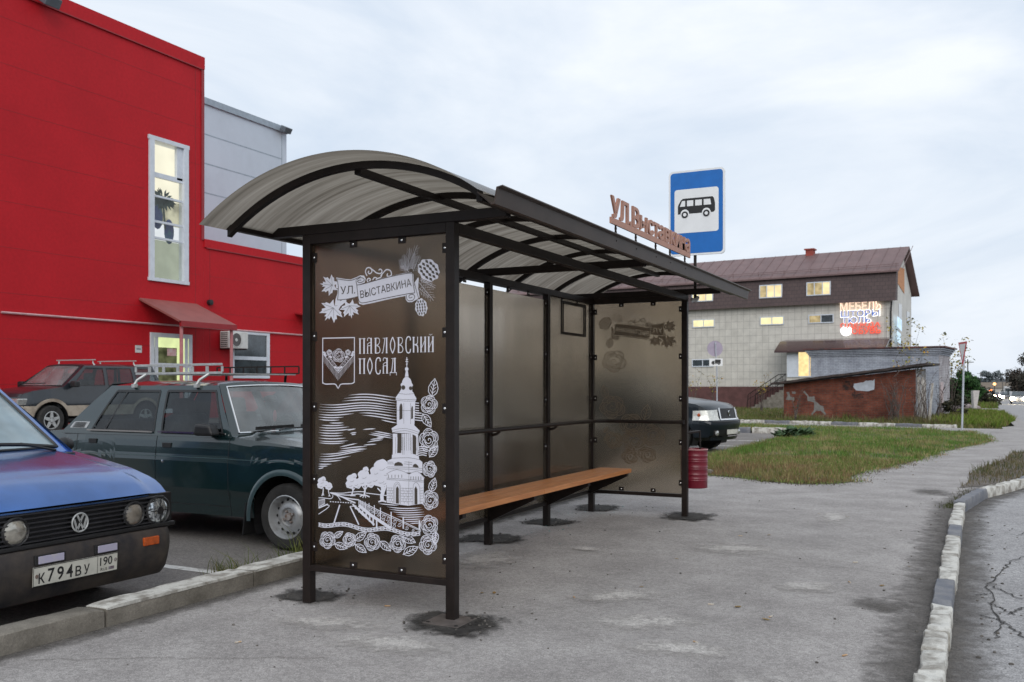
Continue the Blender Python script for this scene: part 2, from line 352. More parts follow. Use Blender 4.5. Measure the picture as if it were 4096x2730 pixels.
# road and lot markings
b = MB()
for (v0, v1, u0) in [(-2.6, -.98, .62), (-2.6, -.95, 20.0), (-2.6, -.95, 17.6), (-4.2, -2.7, 17.6)]:
    b.box(v0, v1, u0, u0 + .1, lotz(v0, u0) + .001, lotz(v0, u0) + .004)
struct('road_marking', b, M_paint)

def blob(mb, c, r, z, n=26, sx=1.0, sy=1.0, rough=.25, seed=0, fn=None):
    rnd = random.Random(seed); ph = [rnd.uniform(0, 6.28) for _ in range(5)]
    pts = []
    for k in range(n):
        t = 2 * math.pi * k / n
        rr = r * (1 + rough * (.5 * math.sin(2 * t + ph[0]) + .35 * math.sin(5 * t + ph[1]) + .3 * math.sin(9 * t + ph[2]) + rnd.uniform(-.15, .15)))
        x, y = c[0] + rr * sx * math.cos(t), c[1] + rr * sy * math.sin(t)
        pts.append((x, y, (fn(x, y) if fn else 0) + z))
    mb.poly(pts)
def fade_mat(name, col, col2, soft, lo=.3, hi=.7, inner=.55):
    """a stain lying on asphalt: opaque inside, ragged see-through rim (per-vertex mask on the stain's own mesh)"""
    m = mat(name, col, rough=.93, col2=col2, lo=lo, hi=hi, scale=6, bump=.5, bscale=110, speck=.35, speckscale=110, spec=.25)
    t = m.node_tree; n = t.nodes.new; l = t.links.new; b = t.nodes['Principled BSDF']
    at = n('ShaderNodeAttribute'); at.attribute_name = 'mask'
    tcn = n('ShaderNodeTexCoord'); nz = n('ShaderNodeTexNoise'); nz.inputs['Scale'].default_value = 7; nz.inputs['Detail'].default_value = 8; nz.inputs['Roughness'].default_value = .7
    l(tcn.outputs['Object'], nz.inputs['Vector'])
    ad = n('ShaderNodeMath'); ad.operation = 'MULTIPLY_ADD'; ad.inputs[1].default_value = 1.5; l(nz.outputs['Fac'], ad.inputs[0]); 
    sb = n('ShaderNodeMath'); sb.operation = 'SUBTRACT'; sb.inputs[1].default_value = .95; l(at.outputs['Fac'], sb.inputs[0]); l(sb.outputs[0], ad.inputs[2])
    mr = n('ShaderNodeMapRange'); mr.inputs[1].default_value = 0; mr.inputs[2].default_value = soft; mr.inputs[4].default_value = inner; l(ad.outputs[0], mr.inputs[0])
    l(mr.outputs[0], b.inputs['Alpha'])
    return m
def stain(mb_name, spots, m, z, fn=None, sq=1.0):
    """spots: (cx, cy, rx, ry, rot)"""
    b = MB(); mask = []
    for q, (cx, cy, rx, ry, rot) in enumerate(spots):
        nr, na = 5, 28
        vs = [(cx, cy, 0)]; mk = [1.0]
        for i in range(1, nr + 1):
            for k in range(na):
                t = 2 * math.pi * k / na; ct_, st_ = math.cos(t), math.sin(t); x = rx * i / nr * math.copysign(abs(ct_) ** sq, ct_); y = ry * i / nr * math.copysign(abs(st_) ** sq, st_)
                vs.append((cx + x * math.cos(rot) - y * math.sin(rot), cy + x * math.sin(rot) + y * math.cos(rot), 0)); mk.append(1 - (i / nr))
        vs = [(x, y, (fn(x, y) if fn else zg(y)) + z + q * .0006) for x, y, _ in vs]
        fs = [(0, 1 + k, 1 + (k + 1) % na) for k in range(na)]
        for i in range(nr - 1):
            for k in range(na): fs.append((1 + i * na + k, 1 + (i + 1) * na + k, 1 + (i + 1) * na + (k + 1) % na, 1 + i * na + (k + 1) % na))
        b.add(vs, fs); mask += mk
    o = b.build(mb_name, m)
    a = o.data.attributes.new('mask', 'FLOAT', 'POINT'); a.data.foreach_set('value', mask)
    return tag(o, kind='structure')
rnd = random.Random(3)
# cracks in the road
def crack(mb, pts, wd, z):
    for (a, c) in zip(pts, pts[1:]):
        a = Vector((a[0], a[1], z)); c = Vector((c[0], c[1], z)); d = (c - a); n = Vector((-d.y, d.x, 0)).normalized() * wd * rnd.uniform(.5, 1.2)
        mb.quad(a - n, a + n, c + n * .7, c - n * .7)
b = MB()
def jag(p0, p1, n, amp):
    out = []
    for i in range(n + 1):
        t = i / n; out.append((p0[0] + (p1[0] - p0[0]) * t + rnd.uniform(-amp, amp), p0[1] + (p1[1] - p0[1]) * t + rnd.uniform(-amp, amp)))
    return out
M_st_dark = fade_mat('damp_dirt_stain', (.10, .092, .085), (.15, .138, .128), .6, inner=.75)
M_st_pale = fade_mat('pale_cement_stain', (.54, .515, .49), (.46, .435, .41), .6, inner=.85)
M_st_blk = fade_mat('crumbled_black_asphalt', (.024, .022, .021), (.07, .064, .058), .3, inner=1.0)
rnd = random.Random(3)
ds = [(3.5, .2 + .42 * i, .13 + rnd.uniform(0, .12), .32 + rnd.uniform(0, .2), rnd.uniform(-.2, .2)) for i in range(15)]
ds += [(3.25, 2.75, .28, .22, .3), (3.3, 1.55, .25, .3, .2), (3.35, 4.3, .2, .4, 0), (3.3, 8.6, .35, .6, .2), (3.75, 9.9, .3, .5, -.2)]
def strip(name, pts, wd, m, z, fn=None):
    b = MB(); mask = []; k = 5
    vs = []
    for i, (x, y) in enumerate(pts):
        a = Vector(pts[max(0, i - 1)]); c = Vector(pts[min(len(pts) - 1, i + 1)]); d = (c - a).normalized(); n = Vector((d.y, -d.x)) * wd
        for j in range(k):
            q = Vector((x, y)) + n * j / (k - 1); vs.append((q.x, q.y, (fn(q.x, q.y) if fn else zg(q.y)) + z)); mask.append((1 - j / (k - 1)) * .95)
    b.add(vs, [(i * k + j, i * k + j + 1, (i + 1) * k + j + 1, (i + 1) * k + j) for i in range(len(pts) - 1) for j in range(k - 1)])
    o = b.build(name, m); a = o.data.attributes.new('mask', 'FLOAT', 'POINT'); a.data.foreach_set('value', mask); return tag(o, kind='structure')
_kp = [(3.6, -1.5 + .3 * i) for i in range(29)] + [(3.6, 7.2), (3.84, 8.8), (4.2, 10.1), (4.45, 11.1)]
strip('pavement_edge_dirt', _kp, -.34, M_st_dark, .0035)
strip('gutter_dirt', [(x + .1, y) for x, y in _kp], .36, M_st_dark, .004, lambda v, u: zg(u) - .075 + .012 * (v - 3.7))
strip('kerb_foot_dirt', [(-.6, -3 + .4 * i) for i in range(34)], .2, M_st_dark, .0035)
stain('pavement_dirt', [ds[-4], ds[-2]], M_st_dark, .004)
stain('pavement_worn_patches', [(2.1, .5, .5, .28, .5), (2.45, .05, .45, .22, .2), (1.75, 1.1, .5, .25, .8), (2.5, 5.6, .25, .7, .1), (2.0, 3.2, .5, .4, .3), (1.05, -.55, .5, .25, .1), (.5, -.35, .5, .2, .2), (.9, 2.6, .2, .14, 0), (2.8, 1.9, .3, .25, .5), (2.2, 12.5, .4, 2.0, 0), (3.0, 16, .3, 2.0, 0), (.35, 1.8, .4, .5, .2), (3.0, -.5, .3, .4, .2)], M_st_pale, .005)
b = MB()
for p0, p1, n_ in [((1.2, -1.9), (2.6, -.6), 16), ((2.6, -.6), (3.5, -.2), 10), ((.3, 2.2), (2.2, 2.9), 16), ((2.2, 2.9), (3.5, 2.6), 10), ((1.4, 6.2), (3.5, 7.4), 16), ((-.4, -1.6), (.9, -.9), 12)]: crack(b, jag(p0, p1, n_, .03), .0022, .0045)
struct('pavement_crack', b, M_dirt)
stain('post_pits', [(-.06, .16, .30, .24, 0), (1.17, -.05, .36, .33, -.1), (-.08, 2.72, .42, .36, .2), (-.03, 3.9, .34, .3, 0), (.0, 5.15, .34, .38, .2), (1.12, 4.93, .36, .42, .1), (1.05, .02, .3, .2, 0), (-.02, 1.3, .36, .32, 0)], M_st_blk, .0085, sq=.55)
b = MB()
zr = -.064
for p0, p1 in [((3.98, 1.7), (3.92, 2.9)), ((3.92, 2.3), (4.06, 2.0)), ((3.88, 1.9), (4.0, 1.75)), ((3.95, 2.9), (4.12, 2.5)), ((3.85, 2.5), (3.95, 2.62)), ((4.0, 1.75), (4.1, 1.4)), ((3.92, 2.9), (4.1, 4.0)), ((3.95, 1.3), (3.99, 1.75)), ((4.1, 4.0), (4.5, 5.0)), ((4.05, 2.0), (4.15, 2.3)), ((4.2, 5.5), (4.6, 7.0))]:
    crack(b, jag(p0, p1, 12, .022), .0065, -.0735 + .012 * (max(p0[0], p1[0]) - 3.7) + .004)
struct('road_crack', b, M_dark)
# pebbles and crumbs
b = MB(); rnd = random.Random(11)
def pebble(v, u, r, z=0):
    b.ball((v, u, z + r * .4), r, 6, (rnd.uniform(.7, 1.3), rnd.uniform(.7, 1.3), rnd.uniform(.5, .9)))
for i in range(110):
    t = rnd.random()
    if t < .45: v, u = rnd.uniform(-.5, 1.9), rnd.uniform(-1.6, 2)
    elif t < .65: v, u = rnd.uniform(-.3, 1.2), rnd.uniform(1.5, 5.6)
    elif t < .85: v, u = rnd.uniform(3.1, 3.58), rnd.uniform(-.5, 7)
    else: v, u = rnd.uniform(1, 3.4), rnd.uniform(-1, 8)
    pebble(v, u, rnd.uniform(.003, .009))
for i in range(60): pebble(3.85 + rnd.uniform(0, .35), rnd.uniform(-.5, 7), rnd.uniform(.004, .012), -.073)
for c in [(-.06, .16), (1.13, -.06), (-.08, 2.72), (-.03, 3.9), (0, 5.15), (1.12, 4.93)]:
    for i in range(26):
        a = rnd.uniform(0, 6.28); q = .3 * math.sqrt(rnd.random()); pebble(c[0] + q * math.cos(a), c[1] + q * math.sin(a), rnd.uniform(.004, .011), .006)
tag(b.build('gravel', mat('loose_stones', (.05, .045, .04), rough=.9, col2=(.16, .145, .13), scale=30), smooth=True), kind='stuff')

# ------------------------------------------------------------------ kerb stones
def kerb_stone(p0, p1, wd, h, z0, m, rag, seed):
    p0 = Vector((p0[0], p0[1], 0)); p1 = Vector((p1[0], p1[1], 0)); d = (p1 - p0); Ln = d.length; d.normalize(); n = Vector((d.y, -d.x, 0))
    gap = .008; nx = max(4, int(Ln / .05)); b = MB(); prof = [(0, 0), (0, .55), (0, .93), (.06, 1), (.5, 1), (.94, 1), (1, .93), (1, .5), (1, 0)]
    k = len(prof); vs = []
    for i in range(nx + 1):
        x = gap + (Ln - 2 * gap) * i / nx; e = min(i, nx - i) / nx
        for (a, c) in prof:
            rr = .012 if i in (0, nx) and c > .5 else 0
            q = p0 + d * x + n * wd * a; zz = z0 + h * c - rr
            f = noise.noise(Vector((q.x * 7 + seed, q.y * 7, zz * 9))) * rag + noise.noise(Vector((q.x * 23 + seed, q.y * 23, zz * 23))) * rag * .6
            q = q + n * f * (1 if a > .5 else -1) * .7
            vs.append((q.x, q.y, zz + f * (1 if c > .4 else 0)))
    fs = [(i * k + j, (i + 1) * k + j, (i + 1) * k + j + 1, i * k + j + 1) for i in range(nx) for j in range(k - 1)]
    fs += [tuple(range(k)), tuple(nx * k + j for j in range(k))[::-1]]
    b.add(vs, fs)
    return b.build('kerb_stone', m, smooth=True, angle=50)
G_RK = 'kerb stones along the bus bay'
ORD = ['first', 'second', 'third', 'fourth', 'fifth', 'sixth', 'seventh', 'eighth', 'ninth', 'tenth', 'eleventh', 'twelfth', 'thirteenth', 'fourteenth']
rk = [-2.3, -1.4, -.75, -.02, .49, .9, 1.56, 2.45, 3.55, 4.59, 5.29, 6.2, 7.18]
rc = 'wwwwwwgwwgww'
for i in range(len(rk) - 1):
    m = M_concd if rc[i] == 'g' else M_concw
    o = kerb_stone((3.6 + .006 * (i % 2), rk[i]), (3.6 + .006 * (i % 2), rk[i + 1]), .115, .16, -.11 + random.uniform(-.006, .008), m, .016 if rc[i] == 'w' else .007, i * 3.1)
    j = i - 2
    if j < 0: lab = 'whitewashed kerb stone beside the pavement below the near end of the bus bay'
    else: lab = ('dark grey painted' if rc[i] == 'g' else 'chipped whitewashed') + ' kerb stone, ' + ORD[j] + ' along the bus bay from the camera'
    tag(o, lab, 'kerb stone', G_RK)
curve = [(3.6, 7.2), (3.85, 8.9), (4.06, 9.5), (4.24, 10.1), (4.36, 10.55), (4.47, 11.05), (4.72, 12.0), (4.98, 13.0), (5.28, 15.0)]
cc = 'gwwwgwgw'
for i in range(len(curve) - 1):
    o = kerb_stone(curve[i], curve[i + 1], .115, .16, -.10, M_concd if cc[i] == 'g' else M_concw, .012, 40 + i)
    tag(o, ('dark grey painted' if cc[i] == 'g' else 'whitewashed') + ' kerb stone, ' + ORD[i] + ' after the bend where the bus bay ends', 'kerb stone', G_RK)
lk = [-5.0, -3.0, -1.0, .22, 1.45, 2.7, 3.95, 5.2, 6.45, 7.7, 8.95, 9.95]
for i in range(len(lk) - 1):
    white = i >= 2
    m = MB()
    o = kerb_stone((-.77, lk[i]), (-.77, lk[i + 1]), .17, .125, -.01, M_conc, .005, 80 + i)
    if white:
        pk = kerb_stone((-.775, lk[i] + .003), (-.775, lk[i + 1] - .003), .178, .02, .1, M_concw, .005, 80 + i)
        pk.name = 'white_top_paint'; pk.parent = o
    labs = {1: 'grey concrete kerb stone in front of the blue car, patchy white top', 2: 'long concrete kerb stone with a white painted top beside the blue car', 3: 'white topped concrete kerb stone running up to the near corner post of the shelter'}
    tag(o, labs.get(i, 'concrete kerb stone ' + ('behind the shelter, ' + ORD[i - 4] + ' beyond the near corner post' if i > 3 else 'at the bottom left corner of the photo')), 'kerb stone', 'kerb stones between pavement and parking lot')
# far kerbs
fk = []
v = 3.2; i = 0
while v > -8:
    ln = [1.1, .9, 1.3, 1.0, 1.6, 1.0][i % 6]; a, c = v, v - ln
    o = kerb_stone((c, kline(c)), (a, kline(a)), .15, .2, zg(32) - .08, M_concw if i % 2 == 0 else M_concd, .02, 120 + i)
    tag(o, ('white' if i % 2 == 0 else 'dark') + ' kerb stone across the lane, ' + ORD[i] + ' from the give way sign', 'kerb stone', 'kerb stones along the side lane')
    v -= ln; i += 1
for i, (a, c, w_) in enumerate([(-1.3, -2.5, 1), (-2.55, -3.3, 0), (-3.35, -3.7, 1), (-3.75, -4.9, 0), (-4.95, -6.1, 1)]):
    o = kerb_stone((c, 24.95), (a, 24.95), .15, .2, -.1, M_concw if w_ else M_concd, .02, 160 + i)
    tag(o, ('white' if w_ else 'dark') + ' kerb stone at the far end of the parking lot, ' + ORD[i] + ' from the grass island', 'kerb stone', 'kerb stones at the parking lot end')
# ------------------------------------------------------------------ bus shelter
W_, L_, HT, PA = 1.119, 4.931, 2.346, .06
BZ = (0.0, 1.21, 2.442, 3.67, L_ - PA)                       # back posts
sh = empty('bus_shelter', (W_ / 2, L_ / 2, 0), 'dark brown steel bus shelter with frosted bronze panels and an arched roof', 'bus shelter')
for i, u in enumerate(BZ):
    MB().box(0, PA, u, u + PA, -.03, HT if i in (0, 4) else HT - PA).build('post', M_steel, sh, bevel=.003)
for u in (0, L_ - PA): MB().box(W_ - PA, W_, u, u + PA, -.02, HT).build('post', M_steel, sh, bevel=.003)
bp = MB().prism([(.975, -.125, .004), (1.222, -.14, .004), (1.216, .11, .004), (.97, .115, .004)], (0, 0, .009))
bp.build('base_plate', mat('worn_plate', (.10, .085, .078), rough=.5, var=.3, scale=12), sh, bevel=.002)
for p in [(1.0, -.1), (1.195, -.112), (1.19, .085)]:
    b = MB(); b.lathe([(0, .003), (.011, .003), (.011, 0)], (p[0], p[1], .0132), (0, 0, 1), 8); b.build('anchor_hole', M_black, sh)
MB().box(.0, PA, PA, L_ - PA, HT - PA, HT).build('top_rail', M_steel, sh, bevel=.003)
MB().box(W_ - PA, W_, PA, L_ - PA, HT - PA, HT).build('top_rail', M_steel, sh, bevel=.003)
for u in (0, L_ - PA):
    MB().box(PA, W_ - PA, u, u + PA, HT - PA, HT).build('top_rail', M_steel, sh, bevel=.003)
    MB().box(PA, W_ - PA, u + .001, u + PA - .001, .207, .244).build('bottom_rail', M_steel, sh, bevel=.003)
for a, c in zip(BZ, BZ[1:]): MB().box(.012, .048, a + PA, c, .207, .244).build('bottom_rail', M_steel, sh, bevel=.003)
for u in (.0, 2.442, L_ - PA): MB().box(-.25, 1.46, u, u + PA, HT + .001, HT + .061).build('cross_beam', M_steel, sh, bevel=.003)
MB().box(-.285, -.245, -.38, 5.34, HT + .0, HT + .045).build('roof_purlin', M_steel, sh, bevel=.003)
MB().box(1.462, 1.502, -.36, 5.34, HT + .02, HT + .062).build('roof_purlin', M_steel, sh, bevel=.003)
MB().box(.645, .69, -.33, 5.3, 2.6, 2.64).build('roof_purlin', M_steel, sh, bevel=.003)
RR, AV, AZ = 1.60, .68, 2.668 - 1.60
def arc(v, off): return AZ + math.sqrt((RR + off) ** 2 - (v - AV) ** 2)
for i in range(7):
    u = -.39 + i * .946; b = MB(); n = 28; vs = []
    for k in range(n + 1):
        v = -.262 + (1.50 + .262) * k / n
        z1 = arc(v, -.012); z0 = arc(v, -.05)
        vs += [(v, u, z0), (v, u + .04, z0), (v, u + .04, z1), (v, u, z1)]
    fs = [(0, 1, 2, 3), (4 * n + 3, 4 * n + 2, 4 * n + 1, 4 * n)]
    for k in range(n):
        for j in range(4): fs.append((4 * k + j, 4 * k + 4 + j, 4 * k + 4 + (j + 1) % 4, 4 * k + (j + 1) % 4))
    b.add(vs, fs).build('roof_rib', M_steel, sh, smooth=True, angle=30)
# polycarbonate roof: light comes through it, streaks run along the arch
m = bpy.data.materials.new('polycarbonate'); m.use_nodes = True; t = m.node_tree; t.nodes.clear(); n = t.nodes.new; l = t.links.new
tcn = n('ShaderNodeTexCoord'); mp_ = n('ShaderNodeMapping'); mp_.inputs['Scale'].default_value = (.6, 15, .6); l(tcn.outputs['Object'], mp_.inputs[0])
nz = n('ShaderNodeTexNoise'); nz.inputs['Scale'].default_value = 1.1; nz.inputs['Detail'].default_value = 7; nz.inputs['Roughness'].default_value = .65; l(mp_.outputs[0], nz.inputs['Vector'])
rp = n('ShaderNodeValToRGB'); rp.color_ramp.elements[0].position = .33; rp.color_ramp.elements[1].position = .7
rp.color_ramp.elements[0].color = (.108, .092, .073, 1); rp.color_ramp.elements[1].color = (.285, .258, .218, 1); l(nz.outputs['Fac'], rp.inputs[0])
trl = n('ShaderNodeBsdfTranslucent'); l(rp.outputs[0], trl.inputs[0]); gl = n('ShaderNodeBsdfGlossy'); gl.inputs['Roughness'].default_value = .18

gm = n('ShaderNodeNewGeometry'); vd = n('ShaderNodeVectorMath'); vd.operation = 'DOT_PRODUCT'; l(gm.outputs['Normal'], vd.inputs[0]); l(gm.outputs['Incoming'], vd.inputs[1])
ab = n('ShaderNodeMath'); ab.operation = 'ABSOLUTE'; l(vd.outputs['Value'], ab.inputs[0]); om = n('ShaderNodeMath'); om.operation = 'SUBTRACT'; om.inputs[0].default_value = 1; l(ab.outputs[0], om.inputs[1])
pw = n('ShaderNodeMath'); pw.operation = 'POWER'; pw.inputs[1].default_value = 5; l(om.outputs[0], pw.inputs[0]); fr = n('ShaderNodeMath'); fr.operation = 'MULTIPLY_ADD'; fr.inputs[1].default_value = .95; fr.inputs[2].default_value = .05; l(pw.outputs[0], fr.inputs[0])

mf = n('ShaderNodeMath'); mf.operation = 'MULTIPLY'; mf.inputs[1].default_value = .55; l(fr.outputs[0], mf.inputs[0])
wv = n('ShaderNodeTexWave'); wv.wave_type = 'BANDS'; wv.bands_direction = 'Y'; wv.inputs['Scale'].default_value = 26; l(tcn.outputs['Object'], wv.inputs['Vector'])
bpn = n('ShaderNodeBump'); bpn.inputs['Strength'].default_value = .12; bpn.inputs['Distance'].default_value = .004; l(wv.outputs['Fac'], bpn.inputs['Height']); l(bpn.outputs[0], gl.inputs['Normal']); l(bpn.outputs[0], trl.inputs['Normal'])
ms_ = n('ShaderNodeMixShader'); l(mf.outputs[0], ms_.inputs[0]); l(trl.outputs[0], ms_.inputs[1]); l(gl.outputs[0], ms_.inputs[2])
oo = n('ShaderNodeOutputMaterial'); l(ms_.outputs[0], oo.inputs[0]); M_poly = m
b = MB(); NV = 40
def shv(k): return -.285 + (1.60 + .285) * k / NV
b.grid(lambda a, c: (shv(a * NV), -.60 + c * 6.13, arc(shv(a * NV), 0)), NV, 8)
b.build('roof_sheet', M_poly, sh, smooth=True)
# front fascia: bent sheet with a bright upper lip
b = MB(); prof = [(1.50, HT + .062), (1.585, HT - .005), (1.60, HT + .0), (1.615, HT + .075), (1.652, HT + .082), (1.652, HT + .076), (1.622, HT + .069), (1.606, HT - .012), (1.585, HT - .015), (1.50, HT + .055)]
b.prism([(v, -.42, z) for v, z in prof], (0, 5.95, 0)); b.build('fascia', M_fascia, sh)
# glass panels with their clips
def clip(p, horiz, ax, face):
    """tab of a panel; ax = the panel's plane axis ('y': the panel spans v; 'x': it spans u); face = offset of the visible face"""
    w2, h2 = (.028, .02) if horiz else (.02, .03)
    for f in face:
        b = MB(); c = MB()
        if ax == 'y':
            b.box(p[0] - w2, p[0] + w2, f - .002, f + .002, p[1] - h2, p[1] + h2); s = -1 if f < p[2] else 1
            c.lathe([(.0085, 0), (.0075, .005), (.003, .008), (0, .008)], (p[0], f + s * .002, p[1]), (0, s, 0), 8)
        else:
            b.box(f - .002, f + .002, p[0] - w2, p[0] + w2, p[1] - h2, p[1] + h2); s = 1
            c.lathe([(.0085, 0), (.0075, .005), (.003, .008), (0, .008)], (f + .002, p[0], p[1]), (1, 0, 0), 8)
        o = b.build('clip', M_steel, sh, bevel=.004); c.build('bolt', M_bolt, o, smooth=True)
GU0, GU1 = .03, L_ - .03
g0 = MB().box(PA + .002, W_ - PA - .002, GU0 - .003, GU0 + .003, .246, HT - PA - .002).build('glass_panel', M_gdark, sh)
g1 = MB().box(PA + .002, W_ - PA - .002, GU1 - .003, GU1 + .003, .246, HT - PA - .002).build('glass_panel', M_glass, sh)
for a, c in zip(BZ, BZ[1:]):
    MB().box(.027, .033, a + PA + .002, c - .002, .246, HT - PA - .05 * (a > 1.2 and a < 3)).build('glass_panel', M_glass, sh)
ZC = (.36, .79, 1.25, 1.70, 2.20)
for z in ZC:
    for v in (PA + .018, W_ - PA - .016): clip((v, z, GU0), False, 'y', [GU0 - .0055])
    for v in (PA + .018, W_ - PA - .016): clip((v, z, GU1), False, 'y', [GU1 - .0055])
    for u in BZ[:-1]: clip((u + PA + .018, z), False, 'x', [.0385])
    for u in BZ[2:]: clip((u - .016, z), False, 'x', [.0385])
for v in (.38, .74):
    for z in (.268, HT - PA - .02): clip((v, z, GU0), True, 'y', [GU0 - .0055]); clip((v, z, GU1), True, 'y', [GU1 - .0055])
for a, c in zip(BZ[1:], BZ[2:]):
    for t_ in (.33, .67): clip((a + (c - a) * t_, HT - PA - .02), True, 'x', [.0385])
# handrail
pts = [(.13, .3, 1.006), (.13, 4.6, 1.006), (.15, 4.72, 1.006), (.21, 4.785, 1.006), (.3, 4.8, 1.006), (1.10, 4.8, 1.006)]
hr_ = MB().tube(pts, .019, 10).build('handrail', M_steel, sh, smooth=True)
for u in BZ[1:4]: MB().tube([(.06, u + .03, .955), (.10, u + .05, .965), (.128, u + .06, .99)], .013, 8).build('bracket', M_steel, hr_, smooth=True)
MB().box(1.06, 1.10, 4.8, 4.88, .985, 1.027).build('bracket', M_steel, hr_)
# bench
be = MB()
for (u0, u1) in ((.35, 2.63), (2.634, 4.90)):
    for k in range(3): be.box(.135 + k * .122,   .135 + k * .122 + .116, u0, u1, .447, .49)
bo = be.build('bench', M_wood, sh, bevel=.004)
for u in (1.24, 2.47, 3.70, 4.80):
    MB().prism([(.06, u - .025, .446), (.485, u - .025, .446), (.485, u - .025, .415), (.06, u - .025, .21)], (0, .05, 0)).build('bench_bracket', M_steel, bo)
# notice frame
b = MB(); u0, u1, z0, z1 = 4.02, 4.69, 1.915, 2.262
for r in ((u0, u0 + .022, z0, z1), (u0 + .05, u0 + .062, z0 + .02, z1 - .02), (u1 - .022, u1, z0, z1), (u1 - .062, u1 - .05, z0 + .02, z1 - .02), (u0 + .023, u1 - .023, z0, z0 + .028), (u0 + .023, u1 - .023, z1 - .03, z1)):
    b.box(.042, .052, r[0], r[1], r[2], r[3])
b.build('notice_frame', M_steel, sh)
# street name standing on the fascia
M_name = mat('dusty_brown_letter_paint', (.40, .20, .14), rough=.55, var=.08, scale=20)
V, F, asp = text_faces('УЛ.Выставкина', .02)
b = MB(); th = .012; vv = 1.606
b.box(vv, vv + th, 1.27, 3.23, 2.497, 2.54)
def tp(p, x): return (x, 1.285 + p[0] * 1.935, 2.5405 + p[1] * .152 * (1.0 if p[0] > .17 else 1.0))
b.add([tp(p, vv + th) for p in V], F); b.add([tp(p, vv) for p in V], [f[::-1] for f in F])
ed = {}
for f in F:
    for i in range(len(f)):
        e = (f[i], f[(i + 1) % len(f)]); k = tuple(sorted(e)); ed.setdefault(k, []).append(e)
for k, es in ed.items():
    if len(es) == 1:
        a, c = es[0]; b.quad(tp(V[a], vv), tp(V[c], vv), tp(V[c], vv + th), tp(V[a], vv + th))
for sh_, dv in ((-.0045, .0006), (.0045, .0012)): b.add([(p[0] + dv, p[1] + sh_, p[2] - .001) for p in (tp(q, vv + th) for q in V)], F); b.add([(p[0] - dv, p[1] + sh_, p[2] - .001) for p in (tp(q, vv) for q in V)], [f[::-1] for f in F])
nm = b.build('street_name', M_name, sh)
for u in (1.376, 1.80, 2.27, 2.646, 3.077):
    b = MB(); zs = np.linspace(2.385, 2.5, 14)
    vs = []; 
    for i, z in enumerate(zs):
        a0 = i * .5
        for k in range(4): vs.append((vv + .006 + .009 * math.cos(a0 + k * math.pi / 2), u + .009 * math.sin(a0 + k * math.pi / 2), z))
    b.add(vs, [(4 * i + k, 4 * i + (k + 1) % 4, 4 * i + 4 + (k + 1) % 4, 4 * i + 4 + k) for i in range(13) for k in range(4)])
    b.build('twisted_rod', M_steel, nm)

